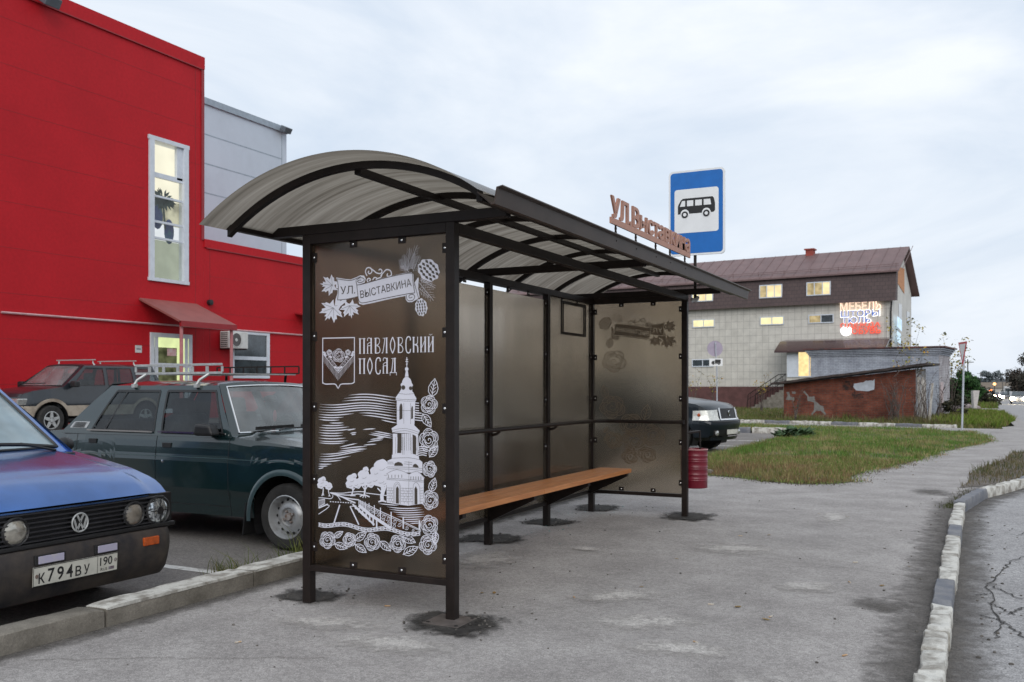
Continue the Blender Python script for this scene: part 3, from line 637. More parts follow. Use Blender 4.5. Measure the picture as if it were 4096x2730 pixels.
# ------------------------------------------------------------------ printed picture on the end panels
class Art:
    def __init__(s, u, side, mirror=False): s.u = u; s.side = side; s.mir = mirror; s.wm = MB(); s.dm = MB(); s.n = 0
    def pl(s, px, py):
        P = on_y(px, py, GU0); return (W_ - P.x if s.mir else P.x, P.z)
    def put(s, mb, pts2, faces, lay):
        s.n += 1; y = s.u + s.side * ((.0006 if (lay == 0) != s.mir else .0017) + (s.n % 90) * 1e-5)
        mb.add([(p[0], y, p[1]) for p in pts2], faces)
    def fill(s, pts, lay=0):
        q = [s.pl(*p) for p in pts]; s.put(s.dm if lay else s.wm, q, [tuple(range(len(q)))], lay)
    def fill_fan(s, c, pts, lay=0):
        q = [s.pl(*c)] + [s.pl(*p) for p in pts]; n = len(pts)
        s.put(s.dm if lay else s.wm, q, [(0, 1 + i, 1 + (i + 1) % n) for i in range(n)], lay)
    def stroke(s, pts, wd, lay=0, taper=0, sm=4, closed=False):
        q = [Vector(s.pl(*p)) for p in pts]
        if closed: q = q + [q[0]]
        if sm > 1 and len(q) > 2:
            o = []
            for i in range(len(q) - 1):
                p0 = q[i - 1] if i else (q[-2] if closed else q[0]); p1, p2 = q[i], q[i + 1]; p3 = q[i + 2] if i + 2 < len(q) else (q[1] if closed else q[-1])
                for k in range(sm):
                    t = k / sm; o.append(.5 * ((2 * p1) + (p2 - p0) * t + (2 * p0 - 5 * p1 + 4 * p2 - p3) * t * t + (3 * p1 - p0 - 3 * p2 + p3) * t ** 3))
            q = o + [q[-1]]
        n = len(q); vs = []
        for i in range(n):
            d = q[min(i + 1, n - 1)] - q[max(i - 1, 0)]
            if d.length < 1e-7: d = Vector((1, 0))
            d.normalize(); nn = Vector((-d.y, d.x)); t = i / (n - 1)
            ww = wd / 2 * (1 if not taper else max(.12, min(1, min(t, 1 - t) * 2 / taper if taper < 3 else 1)))
            vs += [q[i] - nn * ww, q[i] + nn * ww]
        s.put(s.dm if lay else s.wm, vs, [(2 * i, 2 * i + 1, 2 * i + 3, 2 * i + 2) for i in range(n - 1)], lay)
    def text(s, body, quad, lay=0, bold=0.0):
        V, F, a = text_faces(body, bold); (ax, ay), (bx, by), (cx, cy_), (dx, dy) = quad   # BL BR TR TL
        q = []
        for p in V:
            x = (ax * (1 - p[0]) + bx * p[0]) * (1 - p[1]) + (dx * (1 - p[0]) + cx * p[0]) * p[1]
            y = (ay * (1 - p[0]) + by * p[0]) * (1 - p[1]) + (dy * (1 - p[0]) + cy_ * p[0]) * p[1]
            q.append(s.pl(x, y))
        s.put(s.dm if lay else s.wm, q, F, lay)
    def rose(s, c, r, seed=0, wd=.0043, sq=1.0):
        rn = random.Random(seed); a0 = rn.uniform(0, 6.28)
        P = lambda a, q: (c[0] + r * q * math.cos(a), c[1] + r * q * sq * math.sin(a))
        s.stroke([P(a0 + t * .55, .03 + .026 * t) for t in range(14)], wd, sm=3)
        for ring, (q, n) in enumerate(((.5, 3), (.72, 4), (.97, 5))):
            for k in range(n):
                b0 = a0 + ring * .7 + k * 6.283 / n + rn.uniform(-.1, .1); wdt = 6.283 / n * 1.12
                s.stroke([P(b0, q * .74), P(b0 + wdt * .18, q * .93), P(b0 + wdt * .5, q * 1.03), P(b0 + wdt * .82, q * .96), P(b0 + wdt, q * .8)], wd, sm=4)
                if ring > 0: s.stroke([P(b0 + wdt * .2, q * .82), P(b0 + wdt * .5, q * .9), P(b0 + wdt * .8, q * .83)], wd * 1.2, sm=4, taper=1)
    def leaf(s, a, b, w=.42, wd=.0045):
        ax, ay = a; bx, by = b; dx, dy = bx - ax, by - ay; nx, ny = -dy, dx
        P = lambda t, o: (ax + dx * t + nx * o, ay + dy * t + ny * o)
        for sg in (1, -1):
            s.stroke([P(0, 0)] + [P(t, sg * w * (math.sin(math.pi * t ** .8) * .5 + (.03 if i % 2 else -.01))) for i, t in enumerate((.12, .25, .38, .5, .62, .75, .88))] + [P(1, 0)], wd, sm=3)
            for t in (.25, .45, .65): s.stroke([P(t - .08, 0), P(t + .1, sg * w * .3)], wd * .8, sm=1)
        s.stroke([P(-.05, 0), P(.9, 0)], wd, sm=1)
    def maple(s, c, r, rot):
        pr = [(0, 1), (.06, .72), (.16, .8), (.2, .55), (.36, .78), (.42, .98), (.5, .75), (.6, .76), (.66, .5), (.8, .62), (.9, .85), (1.0, .62), (1.1, .6), (1.22, .35), (1.5, .42), (1.7, .55), (1.75, .3), (1.95, .16)]
        pts = [(a, q) for a, q in pr] + [(-a, q) for a, q in pr[:0:-1]]
        pp = [(c[0] + r * q * math.sin(a * 1.5 + rot), c[1] - r * q * math.cos(a * 1.5 + rot)) for a, q in pts]
        s.fill_fan(c, pp)
        for a in (0, .42, .9, -.42, -.9): s.stroke([c, (c[0] + r * .66 * math.sin(a * 1.5 + rot), c[1] - r * .66 * math.cos(a * 1.5 + rot))], .0018, lay=1, sm=1)
    def cone(s, c, rx, ry, rot, rows):
        P = lambda x, y: (c[0] + x * rx * math.cos(rot) - y * ry * math.sin(rot), c[1] + x * rx * math.sin(rot) + y * ry * math.cos(rot))
        pts = [P(math.cos(t) * (1 + .06 * math.sin(9 * t)), math.sin(t) * (1 + .06 * math.cos(9 * t))) for t in np.linspace(0, 6.283, 40)[:-1]]
        s.fill_fan(c, pts)
        for i in range(rows):
            y = -.86 + 1.72 * (i + .5) / rows; hw = math.sqrt(max(.05, 1 - y * y)); k = max(2, int(round(hw * rows * .75)))
            for j in range(k):
                x = -hw * .86 + hw * 1.72 * (j + (.5 if i % 2 else .5)) / k; q = .95 / rows; 
                s.fill([P(x - q * .75, y), P(x, y - q * .9), P(x + q * .75, y), P(x, y + q * 1.3)], lay=1)
    def fir(s, a, b, w, n=9, wd=.0021):
        ax, ay = a; bx, by = b; dx, dy = bx - ax, by - ay; nx, ny = -dy, dx
        P = lambda t, o: (ax + dx * t + nx * o, ay + dy * t + ny * o)
        s.stroke([P(0, 0), P(1, 0)], wd * .8, sm=1)
        for i in range(n):
            t = .05 + .85 * i / n; q = w * (1 - .75 * t)
            for sg in (1, -1): s.stroke([P(t, 0), P(t + .1, sg * q * .6), P(t + .2, sg * q)], wd, sm=2, taper=1.6)
    def build(s, parent, wmat, dmat):
        o = s.wm.build('print', wmat, parent); 
        if s.dm.v: s.dm.build('print', dmat, parent)
        return o
def T2(x, y): return (1150 + x * .5419, 850 + y * .5419)
def T3(x, y): return (1150 + x * .6378, 1600 + y * .6378)
def T4(x, y): return (1150 + x * .4464, 1200 + y * .4464)
def T5(x, y): return (1500 + x * .5579, 1300 + y * .5579)
def T6(x, y): return (1230 + x * .3907, 1750 + y * .3907)
def T7(x, y): return (1480 + x * .5581, 1750 + y * .5581)
def T8(x, y): return (1230 + x * .4238, 1980 + y * .4238)
def mapl(T, pts): return [T(*p) for p in pts]

def banner(A):
    # two ribbons, scrolls, letters
    A.fill(mapl(T2, [(362, 482), (420, 492), (470, 496), (515, 478), (540, 466), (568, 468), (580, 490), (572, 520), (530, 535), (524, 560), (528, 615), (500, 632), (440, 645), (366, 655), (358, 640), (372, 600), (374, 540)]))
    A.fill(mapl(T2, [(515, 540), (560, 528), (700, 487), (860, 450), (918, 444), (932, 458), (934, 500), (946, 590), (935, 610), (870, 618), (760, 640), (640, 668), (560, 684), (532, 676), (524, 640), (520, 590)]))
    A.fill(mapl(T2, [(872, 610), (945, 592), (940, 520), (966, 480), (972, 490), (966, 560), (978, 628), (955, 645), (920, 664), (890, 664), (876, 646)]))
    A.stroke(mapl(T2, [(368, 492), (420, 500), (472, 503), (520, 486), (545, 474)]), .004, 1)
    A.stroke(mapl(T2, [(368, 492), (378, 545), (378, 600), (372, 648)]), .004, 1)
    A.stroke(mapl(T2, [(372, 648), (450, 640), (522, 622)]), .004, 1)
    A.stroke(mapl(T2, [(512, 500), (540, 484), (566, 490), (566, 508), (540, 520), (520, 512), (530, 502), (548, 502)]), .004, 1)
    A.stroke(mapl(T2, [(508, 505), (514, 535), (520, 590), (528, 645), (540, 664), (570, 668), (700, 640), (870, 606), (940, 596)]), .004, 1)
    A.stroke(mapl(T2, [(514, 538), (560, 530), (720, 486), (860, 456), (915, 450), (926, 462), (930, 520), (942, 596)]), .004, 1)
    A.stroke(mapl(T2, [(880, 612), (884, 640), (900, 654), (930, 648), (942, 622), (925, 606), (900, 616), (905, 634), (925, 626)]), .004, 1)
    A.stroke(mapl(T2, [(934, 502), (962, 484)]), .004, 1); A.stroke(mapl(T2, [(940, 520), (952, 570), (970, 632)]), .0035, 1)
    A.text('УЛ.', mapl(T2, [(396, 606), (503, 600), (503, 540), (393, 548)]), 1)
    A.text('ВЫСТАВКИНА', mapl(T2, [(543, 636), (920, 546), (912, 488), (538, 580)]), 1)
    # curls above the ribbon
    for pts in ([(590, 470), (578, 440), (590, 412), (615, 412), (626, 436), (612, 454), (598, 446), (604, 432)], [(612, 412), (640, 432), (660, 448), (690, 452), (700, 432), (686, 420), (676, 430)],
                [(690, 470), (715, 440), (735, 424), (762, 432), (770, 460), (755, 474), (738, 468), (742, 452)], [(600, 520), (590, 500), (604, 488), (616, 498), (606, 508)], [(630, 500), (645, 482), (662, 488), (655, 500)], [(660, 492), (690, 480), (700, 460)]):
        A.stroke(mapl(T2, pts), .0075)
    A.maple(T2(335, 540), 52, -1.45); A.maple(T2(342, 706), 62, -2.55); A.maple(T2(462, 690), 52, -3.3)
    A.fill(mapl(T2, [(358, 640), (395, 656), (430, 640), (440, 655), (400, 690), (352, 690)]))
    A.fill(mapl(T2, [(360, 520), (378, 515), (378, 560), (360, 560)]))
    for a, b, w in [((880, 430), (862, 312), .34), ((885, 430), (962, 244), .25), ((890, 432), (905, 262), .25), ((930, 435), (975, 318), .33), ((872, 432), (832, 345), .4), ((900, 440), (836, 392), .36), ((925, 420), (940, 300), .22)]: A.fir(T2(*a), T2(*b), w, 8)
    A.cone(T2(1045, 428), 40, 47, -.7, 5)
    for a, b in [((985, 500), (1095, 560)), ((975, 520), (1080, 652)), ((985, 490), (1040, 520)), ((975, 560), (1050, 630)), ((1000, 470), (1070, 540))]: A.fir(T2(*a), T2(*b), .36, 7)
    A.cone(T2(990, 702), 24, 35, -.1, 5)

A = Art(GU0 - .003, -1)
banner(A)
# crest
A.stroke(mapl(T4, [(316, 345), (606, 339)]), .0062, sm=1)
A.stroke(mapl(T4, [(319, 345), (318, 715), (322, 742), (345, 756), (420, 754), (442, 768), (457, 795), (472, 766), (495, 754), (575, 752), (598, 738), (602, 705), (603, 339)]), .0062, sm=2)
A.rose(T4(460, 500), 25, 5, .0028, 1.1); A.rose(T4(378, 472), 11, 6, .0018); A.rose(T4(545, 472), 11, 8, .0018)
for x, y, d in [(345, 485, -1), (352, 505, -1), (580, 480, 1), (572, 500, 1), (400, 520, -1), (520, 520, 1)]: A.leaf(T4(x, y), T4(x + 22 * d, y - 18), .6, .003)
A.stroke(mapl(T4, [(324, 488), (458, 655), (600, 490)]), .004, sm=1); A.stroke(mapl(T4, [(370, 500), (458, 612), (545, 505)]), .003, sm=1)
for i in range(7):
    t = i / 7; 
    A.stroke(mapl(T4, [(345 + 16 * i, 505 + 20 * i), (365 + 14 * i, 500 + 18 * i), (372 + 12 * i, 530 + 17 * i)]), .0018); A.stroke(mapl(T4, [(578 - 17 * i, 505 + 20 * i), (556 - 14 * i, 500 + 18 * i), (548 - 12 * i, 530 + 17 * i)]), .0018)
for i in range(24):
    x = 329 + 11.4 * i; y = 495 + (x - 324) * 1.24 if x < 458 else 655 - (x - 458) * 1.16; A.stroke(mapl(T4, [(x, y), (x, y + 66 - abs(x - 458) * .06)]), .0021, sm=1)
A.leaf(T4(445, 610), T4(420, 600), .5, .003); A.leaf(T4(470, 610), T4(497, 600), .5, .003); A.leaf(T4(458, 640), T4(458, 600), .6, .003)
# old style capitals
GL = {'П': [([(.2, 0), (.2, 1)], .24), ([(.8, 0), (.8, 1)], .24), ([(0, .96), (1, .96)], .07), ([(.05, .02), (.38, .02)], .04), ([(.62, .02), (.95, .02)], .04)],
      'А': [([(.72, 0), (.72, 1)], .24), ([(.18, .82), (.22, .97), (.48, 1.0), (.68, .9)], .1), ([(.62, .72), (.3, .66), (.18, .58), (.35, .5), (.62, .52)], .09), ([(.2, 0), (.2, .5)], .17), ([(.05, .02), (.38, .02)], .04), ([(.55, .02), (.95, .02)], .04)],
      'В': [([(.25, 0), (.25, 1)], .24), ([(.3, .98), (.7, .96), (.84, .78), (.66, .58), (.4, .54)], .1), ([(.4, .5), (.7, .44), (.9, .24), (.74, .05), (.3, .02)], .12), ([(.02, .97), (.4, .97)], .05)],
      'Л': [([(.04, .04), (.2, .08), (.42, .7), (.46, .95)], .12), ([(.74, 0), (.74, 1)], .24), ([(.2, .96), (.9, .97)], .06), ([(.58, .02), (.95, .02)], .04)],
      'О': [([(.5, 1.02), (.24, .72), (.18, .5), (.24, .28), (.5, -.02)], .16), ([(.5, 1.02), (.76, .72), (.82, .5), (.76, .28), (.5, -.02)], .16)],
      'С': [([(.86, .78), (.82, .97), (.5, 1.01), (.27, .84), (.22, .5), (.27, .16), (.5, -.01), (.8, .04), (.88, .24)], .17)],
      'К': [([(.22, 0), (.22, 1)], .24), ([(.8, 1), (.78, .62), (.55, .52), (.34, .52)], .12), ([(.4, .5), (.7, .46), (.82, .3), (.82, 0)], .2), ([(.02, .97), (.42, .97)], .05)],
      'И': [([(.2, 0), (.2, 1)], .24), ([(.8, 0), (.8, 1)], .24), ([(.3, .3), (.7, .72)], .09), ([(.02, .97), (.38, .97)], .05), ([(.62, .97), (.98, .97)], .05), ([(.05, .02), (.95, .02)], .03)],
      'Д': [([(.1, .1), (.26, .14), (.42, .7), (.46, .95)], .12), ([(.72, .1), (.72, 1)], .24), ([(.2, .96), (.9, .97)], .06), ([(0, .06), (1, .06)], .09), ([(.05, .06), (.05, -.12)], .09), ([(.95, .06), (.95, -.12)], .09)]}
GL['Й'] = GL['И'] + [([(.28, 1.16), (.5, 1.08), (.72, 1.16)], .06)]
def caps(A, word, x0, x1, yt0, yt1, h, T):
    n = len(word); W1 = (x1 - x0) / n
    for i, ch in enumerate(word):
        for pts, wd in GL[ch]:
            q = []
            for (a, c) in pts:
                x = x0 + W1 * (i + .06 + .9 * a); top = yt0 + (yt1 - yt0) * (x - x0) / (x1 - x0); q.append(T(x, top + h * (1 - c)))
            A.stroke(q, wd * W1 * .9 * .5419 * 5.3 / FPX * 1.05, sm=4)
caps(A, 'ПАВЛОВСКИЙ', 524, 1088, 930, 916, 116, T2)
caps(A, 'ПОСАД', 524, 812, 1078, 1074, 116, T2)
# bell tower
Wt = A.fill
for pts in ([(231, 233), (231, 303)], [(224, 249), (239, 249)], [(221, 262), (241, 266)], [(225, 285), (238, 280)]): A.stroke(mapl(T5, pts), .005, sm=1)
A.fill_fan(T5(230, 318), [T5(230 + 13 * math.cos(t), 318 + 14 * math.sin(t)) for t in np.linspace(0, 6.28, 17)[:-1]])
Wt(mapl(T5, [(224, 330), (238, 330), (244, 372), (217, 372)]))
Wt(mapl(T5, [(196, 420), (198, 405), (206, 388), (220, 374), (240, 374), (256, 388), (264, 406), (266, 422)]))
Wt(mapl(T5, [(186, 430), (192, 418), (268, 420), (276, 434), (270, 440), (270, 478), (280, 488), (288, 508), (300, 528), (296, 546), (152, 542), (152, 520), (172, 492), (182, 478), (190, 462), (190, 438)]))
for c, r in ((T5(206, 450), 8.2), (T5(259, 455), 7)): 
    A.fill_fan(c, [(c[0] + r * math.cos(t), c[1] + r * 1.12 * math.sin(t)) for t in np.linspace(0, 6.28, 15)[:-1]], 1); A.stroke([(c[0], c[1] - 6), c, (c[0] + 4, c[1] + 3)], .002, 0, sm=1)
Wt(mapl(T5, [(159, 540), (292, 546), (289, 620), (285, 722), (160, 716)]))
Wt(mapl(T5, [(122, 742), (160, 718), (192, 708), (252, 708), (286, 722), (324, 760), (318, 776), (310, 784), (128, 772)]))
Wt(mapl(T5, [(130, 780), (312, 782), (318, 900), (132, 900)])); Wt(mapl(T7, [(168, 0), (345, 0), (350, 130), (165, 125)]))
Wt(mapl(T7, [(160, 125), (200, 125), (280, 118), (352, 135), (356, 168), (158, 160)]))
Wt(mapl(T7, [(127, 168), (158, 155), (356, 160), (378, 178), (378, 255), (126, 250)]))
Wt(mapl(T7, [(114, 262), (195, 225), (282, 262), (342, 236), (394, 290), (386, 300), (122, 275)]))
Wt(mapl(T7, [(121, 268), (388, 285), (386, 475), (330, 482), (276, 490), (180, 478), (122, 468)]))
D = lambda T, pts: A.fill(mapl(T, pts), 1)
D(T5, [(178, 590), (183, 572), (190, 562), (197, 572), (200, 590), (200, 672), (178, 682)]); D(T5, [(262, 600), (268, 580), (275, 590), (276, 672), (262, 676)])
D(T5, [(162, 782), (194, 776), (194, 900), (170, 900)]); D(T5, [(272, 786), (296, 796), (300, 900), (276, 900)])
D(T7, [(200, 0), (229, 0), (226, 112), (198, 112)]); D(T7, [(308, 0), (335, 0), (333, 124), (309, 118)])
D(T7, [(176, 200), (182, 185), (205, 176), (228, 182), (240, 198), (238, 204), (178, 204)]); D(T7, [(310, 205), (318, 192), (332, 190), (346, 202), (352, 218), (310, 212)])
D(T7, [(189, 366), (199, 350), (209, 366), (210, 475), (188, 473)]); D(T7, [(322, 368), (332, 350), (342, 372), (343, 479), (322, 480)])
Wl = .0016
for T, pts in [(T7, [(172, 474), (172, 370), (180, 332), (200, 320), (216, 334), (222, 368), (222, 478)]), (T7, [(180, 474), (180, 372), (187, 342), (200, 332), (212, 344), (216, 370), (216, 477)]), (T7, [(312, 482), (312, 368), (318, 334), (334, 322), (352, 340), (360, 372), (362, 478)]),
               (T7, [(282, 262), (280, 488)]), (T7, [(120, 262), (195, 230), (280, 262)]), (T7, [(284, 264), (342, 242), (390, 290)]), (T7, [(122, 292), (282, 302), (388, 312)]), (T7, [(122, 302), (282, 312), (388, 322)]), (T7, [(128, 212), (280, 214), (378, 224)]), (T7, [(130, 225), (280, 228), (380, 238)]), (T7, [(282, 170), (282, 262)]),
               (T7, [(128, 190), (175, 190)]), (T7, [(245, 190), (305, 196)]), (T7, [(128, 178), (170, 178)]), (T7, [(250, 176), (305, 180)]),
               (T5, [(155, 540), (225, 548), (296, 546)]), (T5, [(155, 530), (225, 537), (298, 534)]), (T5, [(172, 492), (225, 498), (284, 494)]), (T5, [(160, 612), (225, 616), (288, 612)]), (T5, [(210, 560), (210, 710)]), (T5, [(258, 560), (258, 712)]), (T5, [(126, 756), (220, 742), (320, 772)]), (T5, [(130, 772), (222, 758), (312, 784)]), (T5, [(202, 780), (202, 900)]), (T5, [(215, 775), (215, 900)]), (T5, [(230, 775), (230, 900)]), (T5, [(258, 780), (258, 900)]), (T5, [(246, 778), (246, 900)]), (T7, [(235, 0), (235, 125)]), (T7, [(247, 0), (247, 125)]), (T7, [(298, 0), (298, 120)]), (T7, [(345, 0), (346, 130)]), (T7, [(186, 0), (186, 118)]), (T7, [(160, 150), (282, 146), (356, 160)])]:
    A.stroke(mapl(T, pts), Wl, 1, sm=2)
for i in range(5): A.stroke(mapl(T7, [(135 + 24 * i, 268), (135 + 24 * i, 290)]), .003, 1, sm=1); A.stroke(mapl(T7, [(296 + 18 * i, 280), (296 + 18 * i, 306)]), .003, 1, sm=1)
for j in range(6):
    y = 362 + 19 * j; A.stroke(mapl(T7, [(123, y), (170, y + 1)]), Wl * .8, 1, sm=1); A.stroke(mapl(T7, [(224, y + 2), (280, y + 4), (310, y + 3)]), Wl * .8, 1, sm=1); A.stroke(mapl(T7, [(362, y + 2), (386, y)]), Wl * .8, 1, sm=1)
    for x in (140, 156, 240, 262, 296): A.stroke(mapl(T7, [(x + 8 * (j % 2), y), (x + 8 * (j % 2), y + 18)]), Wl * .8, 1, sm=1)
# clouds of wavy lines
def waves(rows, wd=.0062):
    for (x0, x1, y, s_) in rows:
        n = max(5, int((x1 - x0) / 36)); pts = []
        for i in range(n + 1):
            x = x0 + (x1 - x0) * i / n; pts.append(T3(x, y + 9 * math.sin((x - 200) / 72.0 + .6) + s_ * (x - x0)))
        A.stroke(pts, wd, taper=.5)
waves([(385, 690, -28, .02), (355, 690, -12, .03), (345, 690, 4, .03), (205, 690, 22, .02), (205, 690, 38, .02), (200, 690, 54, .015), (200, 690, 70, .015), (198, 420, 86, .02), (450, 690, 90, .03), (198, 355, 102, .02), (470, 690, 106, .05), (198, 330, 118, .02), (590, 690, 128, .1)])
waves([(265, 355, 136, .05), (215, 360, 152, .02), (200, 390, 168, .01), (200, 412, 184, .01), (198, 352, 200, .02), (205, 350, 216, .02), (198, 370, 234, .02), (198, 385, 252, .02), (198, 362, 264, .02), (378, 430, 192, -.1), (395, 436, 212, -.05), (402, 432, 222, -.05)])
waves([(475, 555, 196, -.1), (545, 662, 204, .06), (525, 662, 216, .05), (512, 662, 226, .06), (560, 612, 240, -.1), (520, 606, 258, -.2), (500, 600, 276, -.25), (478, 560, 294, -.12)])
waves([(330, 440, 290, -.1), (332, 500, 302, .0), (322, 502, 316, .0), (210, 495, 334, -.05), (205, 480, 350, -.08), (200, 400, 366, -.06), (200, 345, 380, -.05), (196, 280, 398, -.05), (196, 255, 412, -.1), (196, 230, 428, -.3)])
for i in range(5): A.stroke(mapl(T7, [(348, 70 + 15 * i), (380, 66 + 15 * i), (420 - 3 * i, 72 + 15 * i)]), .0055); 
for i in range(5): A.stroke(mapl(T5, [(292, 560 + 18 * i), (318, 562 + 18 * i)]), .005, sm=1)
for i in range(4): A.stroke(mapl(T5, [(288, 628 + 18 * i), (336 + i * 3, 634 + 18 * i)]), .005, sm=1)
waves([(575, 700, 655, -.02), (625, 840, 668, .04), (640, 850, 682, .04), (660, 860, 696, .05), (685, 862, 710, .06), (690, 866, 724, .06), (720, 842, 740, .06), (740, 838, 754, .06), (770, 836, 768, .06)], .0055)
# trees
def ptree(cx, cy, blobs, trunk):
    for (x, y, r) in blobs:
        c = T6(x, y); rr = r * .3907
        A.fill_fan(c, [(c[0] + rr * (1 + .07 * math.sin(6 * t)) * math.cos(t), c[1] + rr * (1 + .07 * math.cos(5 * t)) * math.sin(t)) for t in np.linspace(0, 6.283, 29)[:-1]])
        A.stroke([(c[0] + rr * .55 * math.cos(t), c[1] + rr * .5 * math.sin(t)) for t in (.5, 1.0, 1.5, 2.0)], .0014, 1)
    for pts, wd in trunk: A.stroke(mapl(T6, pts), wd)
ptree(0, 0, [(150, 450, 40), (165, 430, 28), (140, 490, 36), (190, 480, 32), (220, 500, 38), (165, 420, 20)], [([(165, 520), (162, 570), (150, 600)], .008), ([(160, 560), (172, 596)], .006), ([(216, 530), (222, 570), (232, 602)], .006), ([(215, 600), (240, 602)], .004)])
ptree(0, 0, [(455, 430, 50), (480, 395, 28), (440, 480, 45), (500, 470, 45), (520, 495, 30)], [([(470, 500), (468, 550), (455, 590)], .009), ([(440, 490), (466, 540)], .005), ([(505, 495), (474, 540)], .005), ([(440, 597), (495, 597)], .006)])
ptree(0, 0, [(580, 390, 60), (600, 330, 30), (560, 450, 50), (630, 440, 60), (650, 480, 36)], [([(595, 480), (592, 540), (585, 590)], .012), ([(560, 490), (590, 540)], .006), ([(630, 480), (600, 530)], .006), ([(540, 605), (585, 590), (640, 610)], .008), ([(570, 620), (585, 590), (600, 620)], .006)])
ptree(0, 0, [(760, 300, 75), (700, 350, 55), (800, 360, 60), (690, 420, 60), (750, 430, 80), (790, 460, 40), (815, 300, 20)], [([(770, 480), (775, 560), (765, 600), (770, 655)], .026), ([(720, 520), (760, 560)], .008), ([(805, 500), (785, 560)], .014), ([(730, 660), (770, 650), (810, 660)], .009)])
# roads, bridge rail, fence
for pts, wd in [([(232, 566), (350, 572), (420, 565), (520, 556), (600, 558)], .005), ([(600, 570), (815, 596)], .005), ([(240, 568), (330, 585), (430, 592), (520, 580), (600, 596), (640, 608)], .006), ([(240, 570), (400, 620), (525, 640)], .007), ([(250, 572), (360, 610), (420, 640), (495, 672)], .009), ([(265, 575), (310, 600), (342, 645)], .005), ([(118, 618), (180, 622), (240, 628), (262, 610), (262, 588)], .005), ([(335, 690), (275, 880)], .010), ([(118, 786), (200, 730), (228, 700), (205, 692)], .005), ([(440, 706), (530, 895)], .009), ([(440, 706), (480, 706)], .004), ([(118, 724), (212, 684)], .008), ([(118, 712), (180, 680)], .004)]:
    A.stroke(mapl(T6, pts), wd, sm=3)
for i in range(9): A.stroke(mapl(T6, [(234 + 26 * i, 658 + 1.6 * i), (248 + 26 * i, 659 + 1.6 * i)]), .006, sm=1)
for i in range(6): A.stroke(mapl(T6, [(120 + 12 * i, 640 - 2 * i), (120 + 12 * i, 705 - 4 * i)]), .004, sm=1)
A.stroke(mapl(T6, [(118, 645), (182, 633)]), .004, sm=1)
A.stroke(mapl(T6, [(466, 684), (560, 780), (690, 895)]), .012, sm=1); A.stroke(mapl(T8, [(430, 85), (560, 200), (630, 290)]), .007, sm=1); A.stroke(mapl(T8, [(488, 100), (600, 190), (790, 315)]), .02, sm=1)
for i in range(7): A.stroke(mapl(T8, [(458 + 33 * i, 100 + 24 * i), (458 + 33 * i, 135 + 30 * i)]), .011, sm=1)
A.stroke(mapl(T8, [(485, 50), (700, 160), (870, 235), (1075, 335)]), .005, sm=1); A.stroke(mapl(T8, [(485, 62), (700, 175), (870, 250), (1075, 345)]), .003, sm=1)
for x, y, h in [(488, 40, 75), (506, 50, 75), (525, 58, 78), (548, 65, 85), (584, 78, 100), (634, 98, 120), (692, 122, 130), (793, 160, 155), (907, 208, 112), (1060, 240, 92)]: A.stroke(mapl(T8, [(x, y), (x, y + h)]), .0045 + .000012 * (x - 480), sm=1)
for i in range(12): A.stroke(mapl(T8, [(497 + 7 * i, 62 + 4 * i), (497 + 7 * i, 118 + 6 * i)]), .0026, sm=1)
for x, y, r in [(600, 140, 15), (618, 158, 14), (652, 160, 18), (675, 185, 18), (720, 205, 24), (720, 235, 18), (765, 225, 24), (768, 265, 20), (825, 252, 24), (822, 290, 20), (872, 280, 22), (940, 312, 20), (1000, 332, 14)]:
    A.stroke([T8(x + r * q * math.cos(q * 9), y + r * q * math.sin(q * 9)) for q in np.linspace(.15, 1, 12)], .0032, sm=2)
# shawl border and garland
for k in range(5):
    A.stroke(mapl(T8, [(108 + 60 * i, 268 + 3.4 * i * 1.8 + 16 * math.sin(i * .95 + .8) + (k - 2) * 8 * (1 if i % 2 else -1)) for i in range(17)]), .0028, sm=4)
A.stroke(mapl(T8, [(108 + 60 * i, 252 + 3.4 * i * 1.8 + 16 * math.sin(i * .95 + .8)) for i in range(17)]), .004, sm=4); A.stroke(mapl(T8, [(108 + 60 * i, 286 + 3.4 * i * 1.8 + 16 * math.sin(i * .95 + .8)) for i in range(17)]), .004, sm=4)
for i, (x, y, r) in enumerate([(192, 425, 74), (400, 425, 62), (615, 445, 76), (855, 460, 76), (1140, 470, 84), (1155, 285, 84), (1160, 50, 82)]): A.rose(T8(x, y), r * .4238, 20 + i, sq=1.12)
for i, (x, y, r) in enumerate([(430, 228, 50), (425, 20, 70)]): A.rose(T7(x, y), r * .5581, 40 + i, sq=1.2)
A.rose(T5(390, 572), 62 * .5579, 51, sq=1.1)
for a, b in [((255, 400), (340, 345)), ((260, 465), (380, 505)), ((450, 430), (560, 350)), ((455, 470), (560, 545)), ((690, 440), (790, 530)), ((900, 395), (1025, 450)), ((910, 560), (1050, 490)), ((1215, 350), (1205, 465))]: A.leaf(T8(*a), T8(*b), .5)
for a, b in [((430, 140), (490, 60)), ((438, 390), (470, 290)), ((470, 680), (470, 770))]: A.leaf(T7(*a), T7(*b), .5)
for a, b in [((410, 515), (432, 385)), ((345, 640), (405, 735))]: A.leaf(T5(*a), T5(*b), .5)
M_pdark = mat('print_gap_brown', (.055, .043, .034), rough=.5, var=.1)
A.build(g0, M_white, M_pdark)
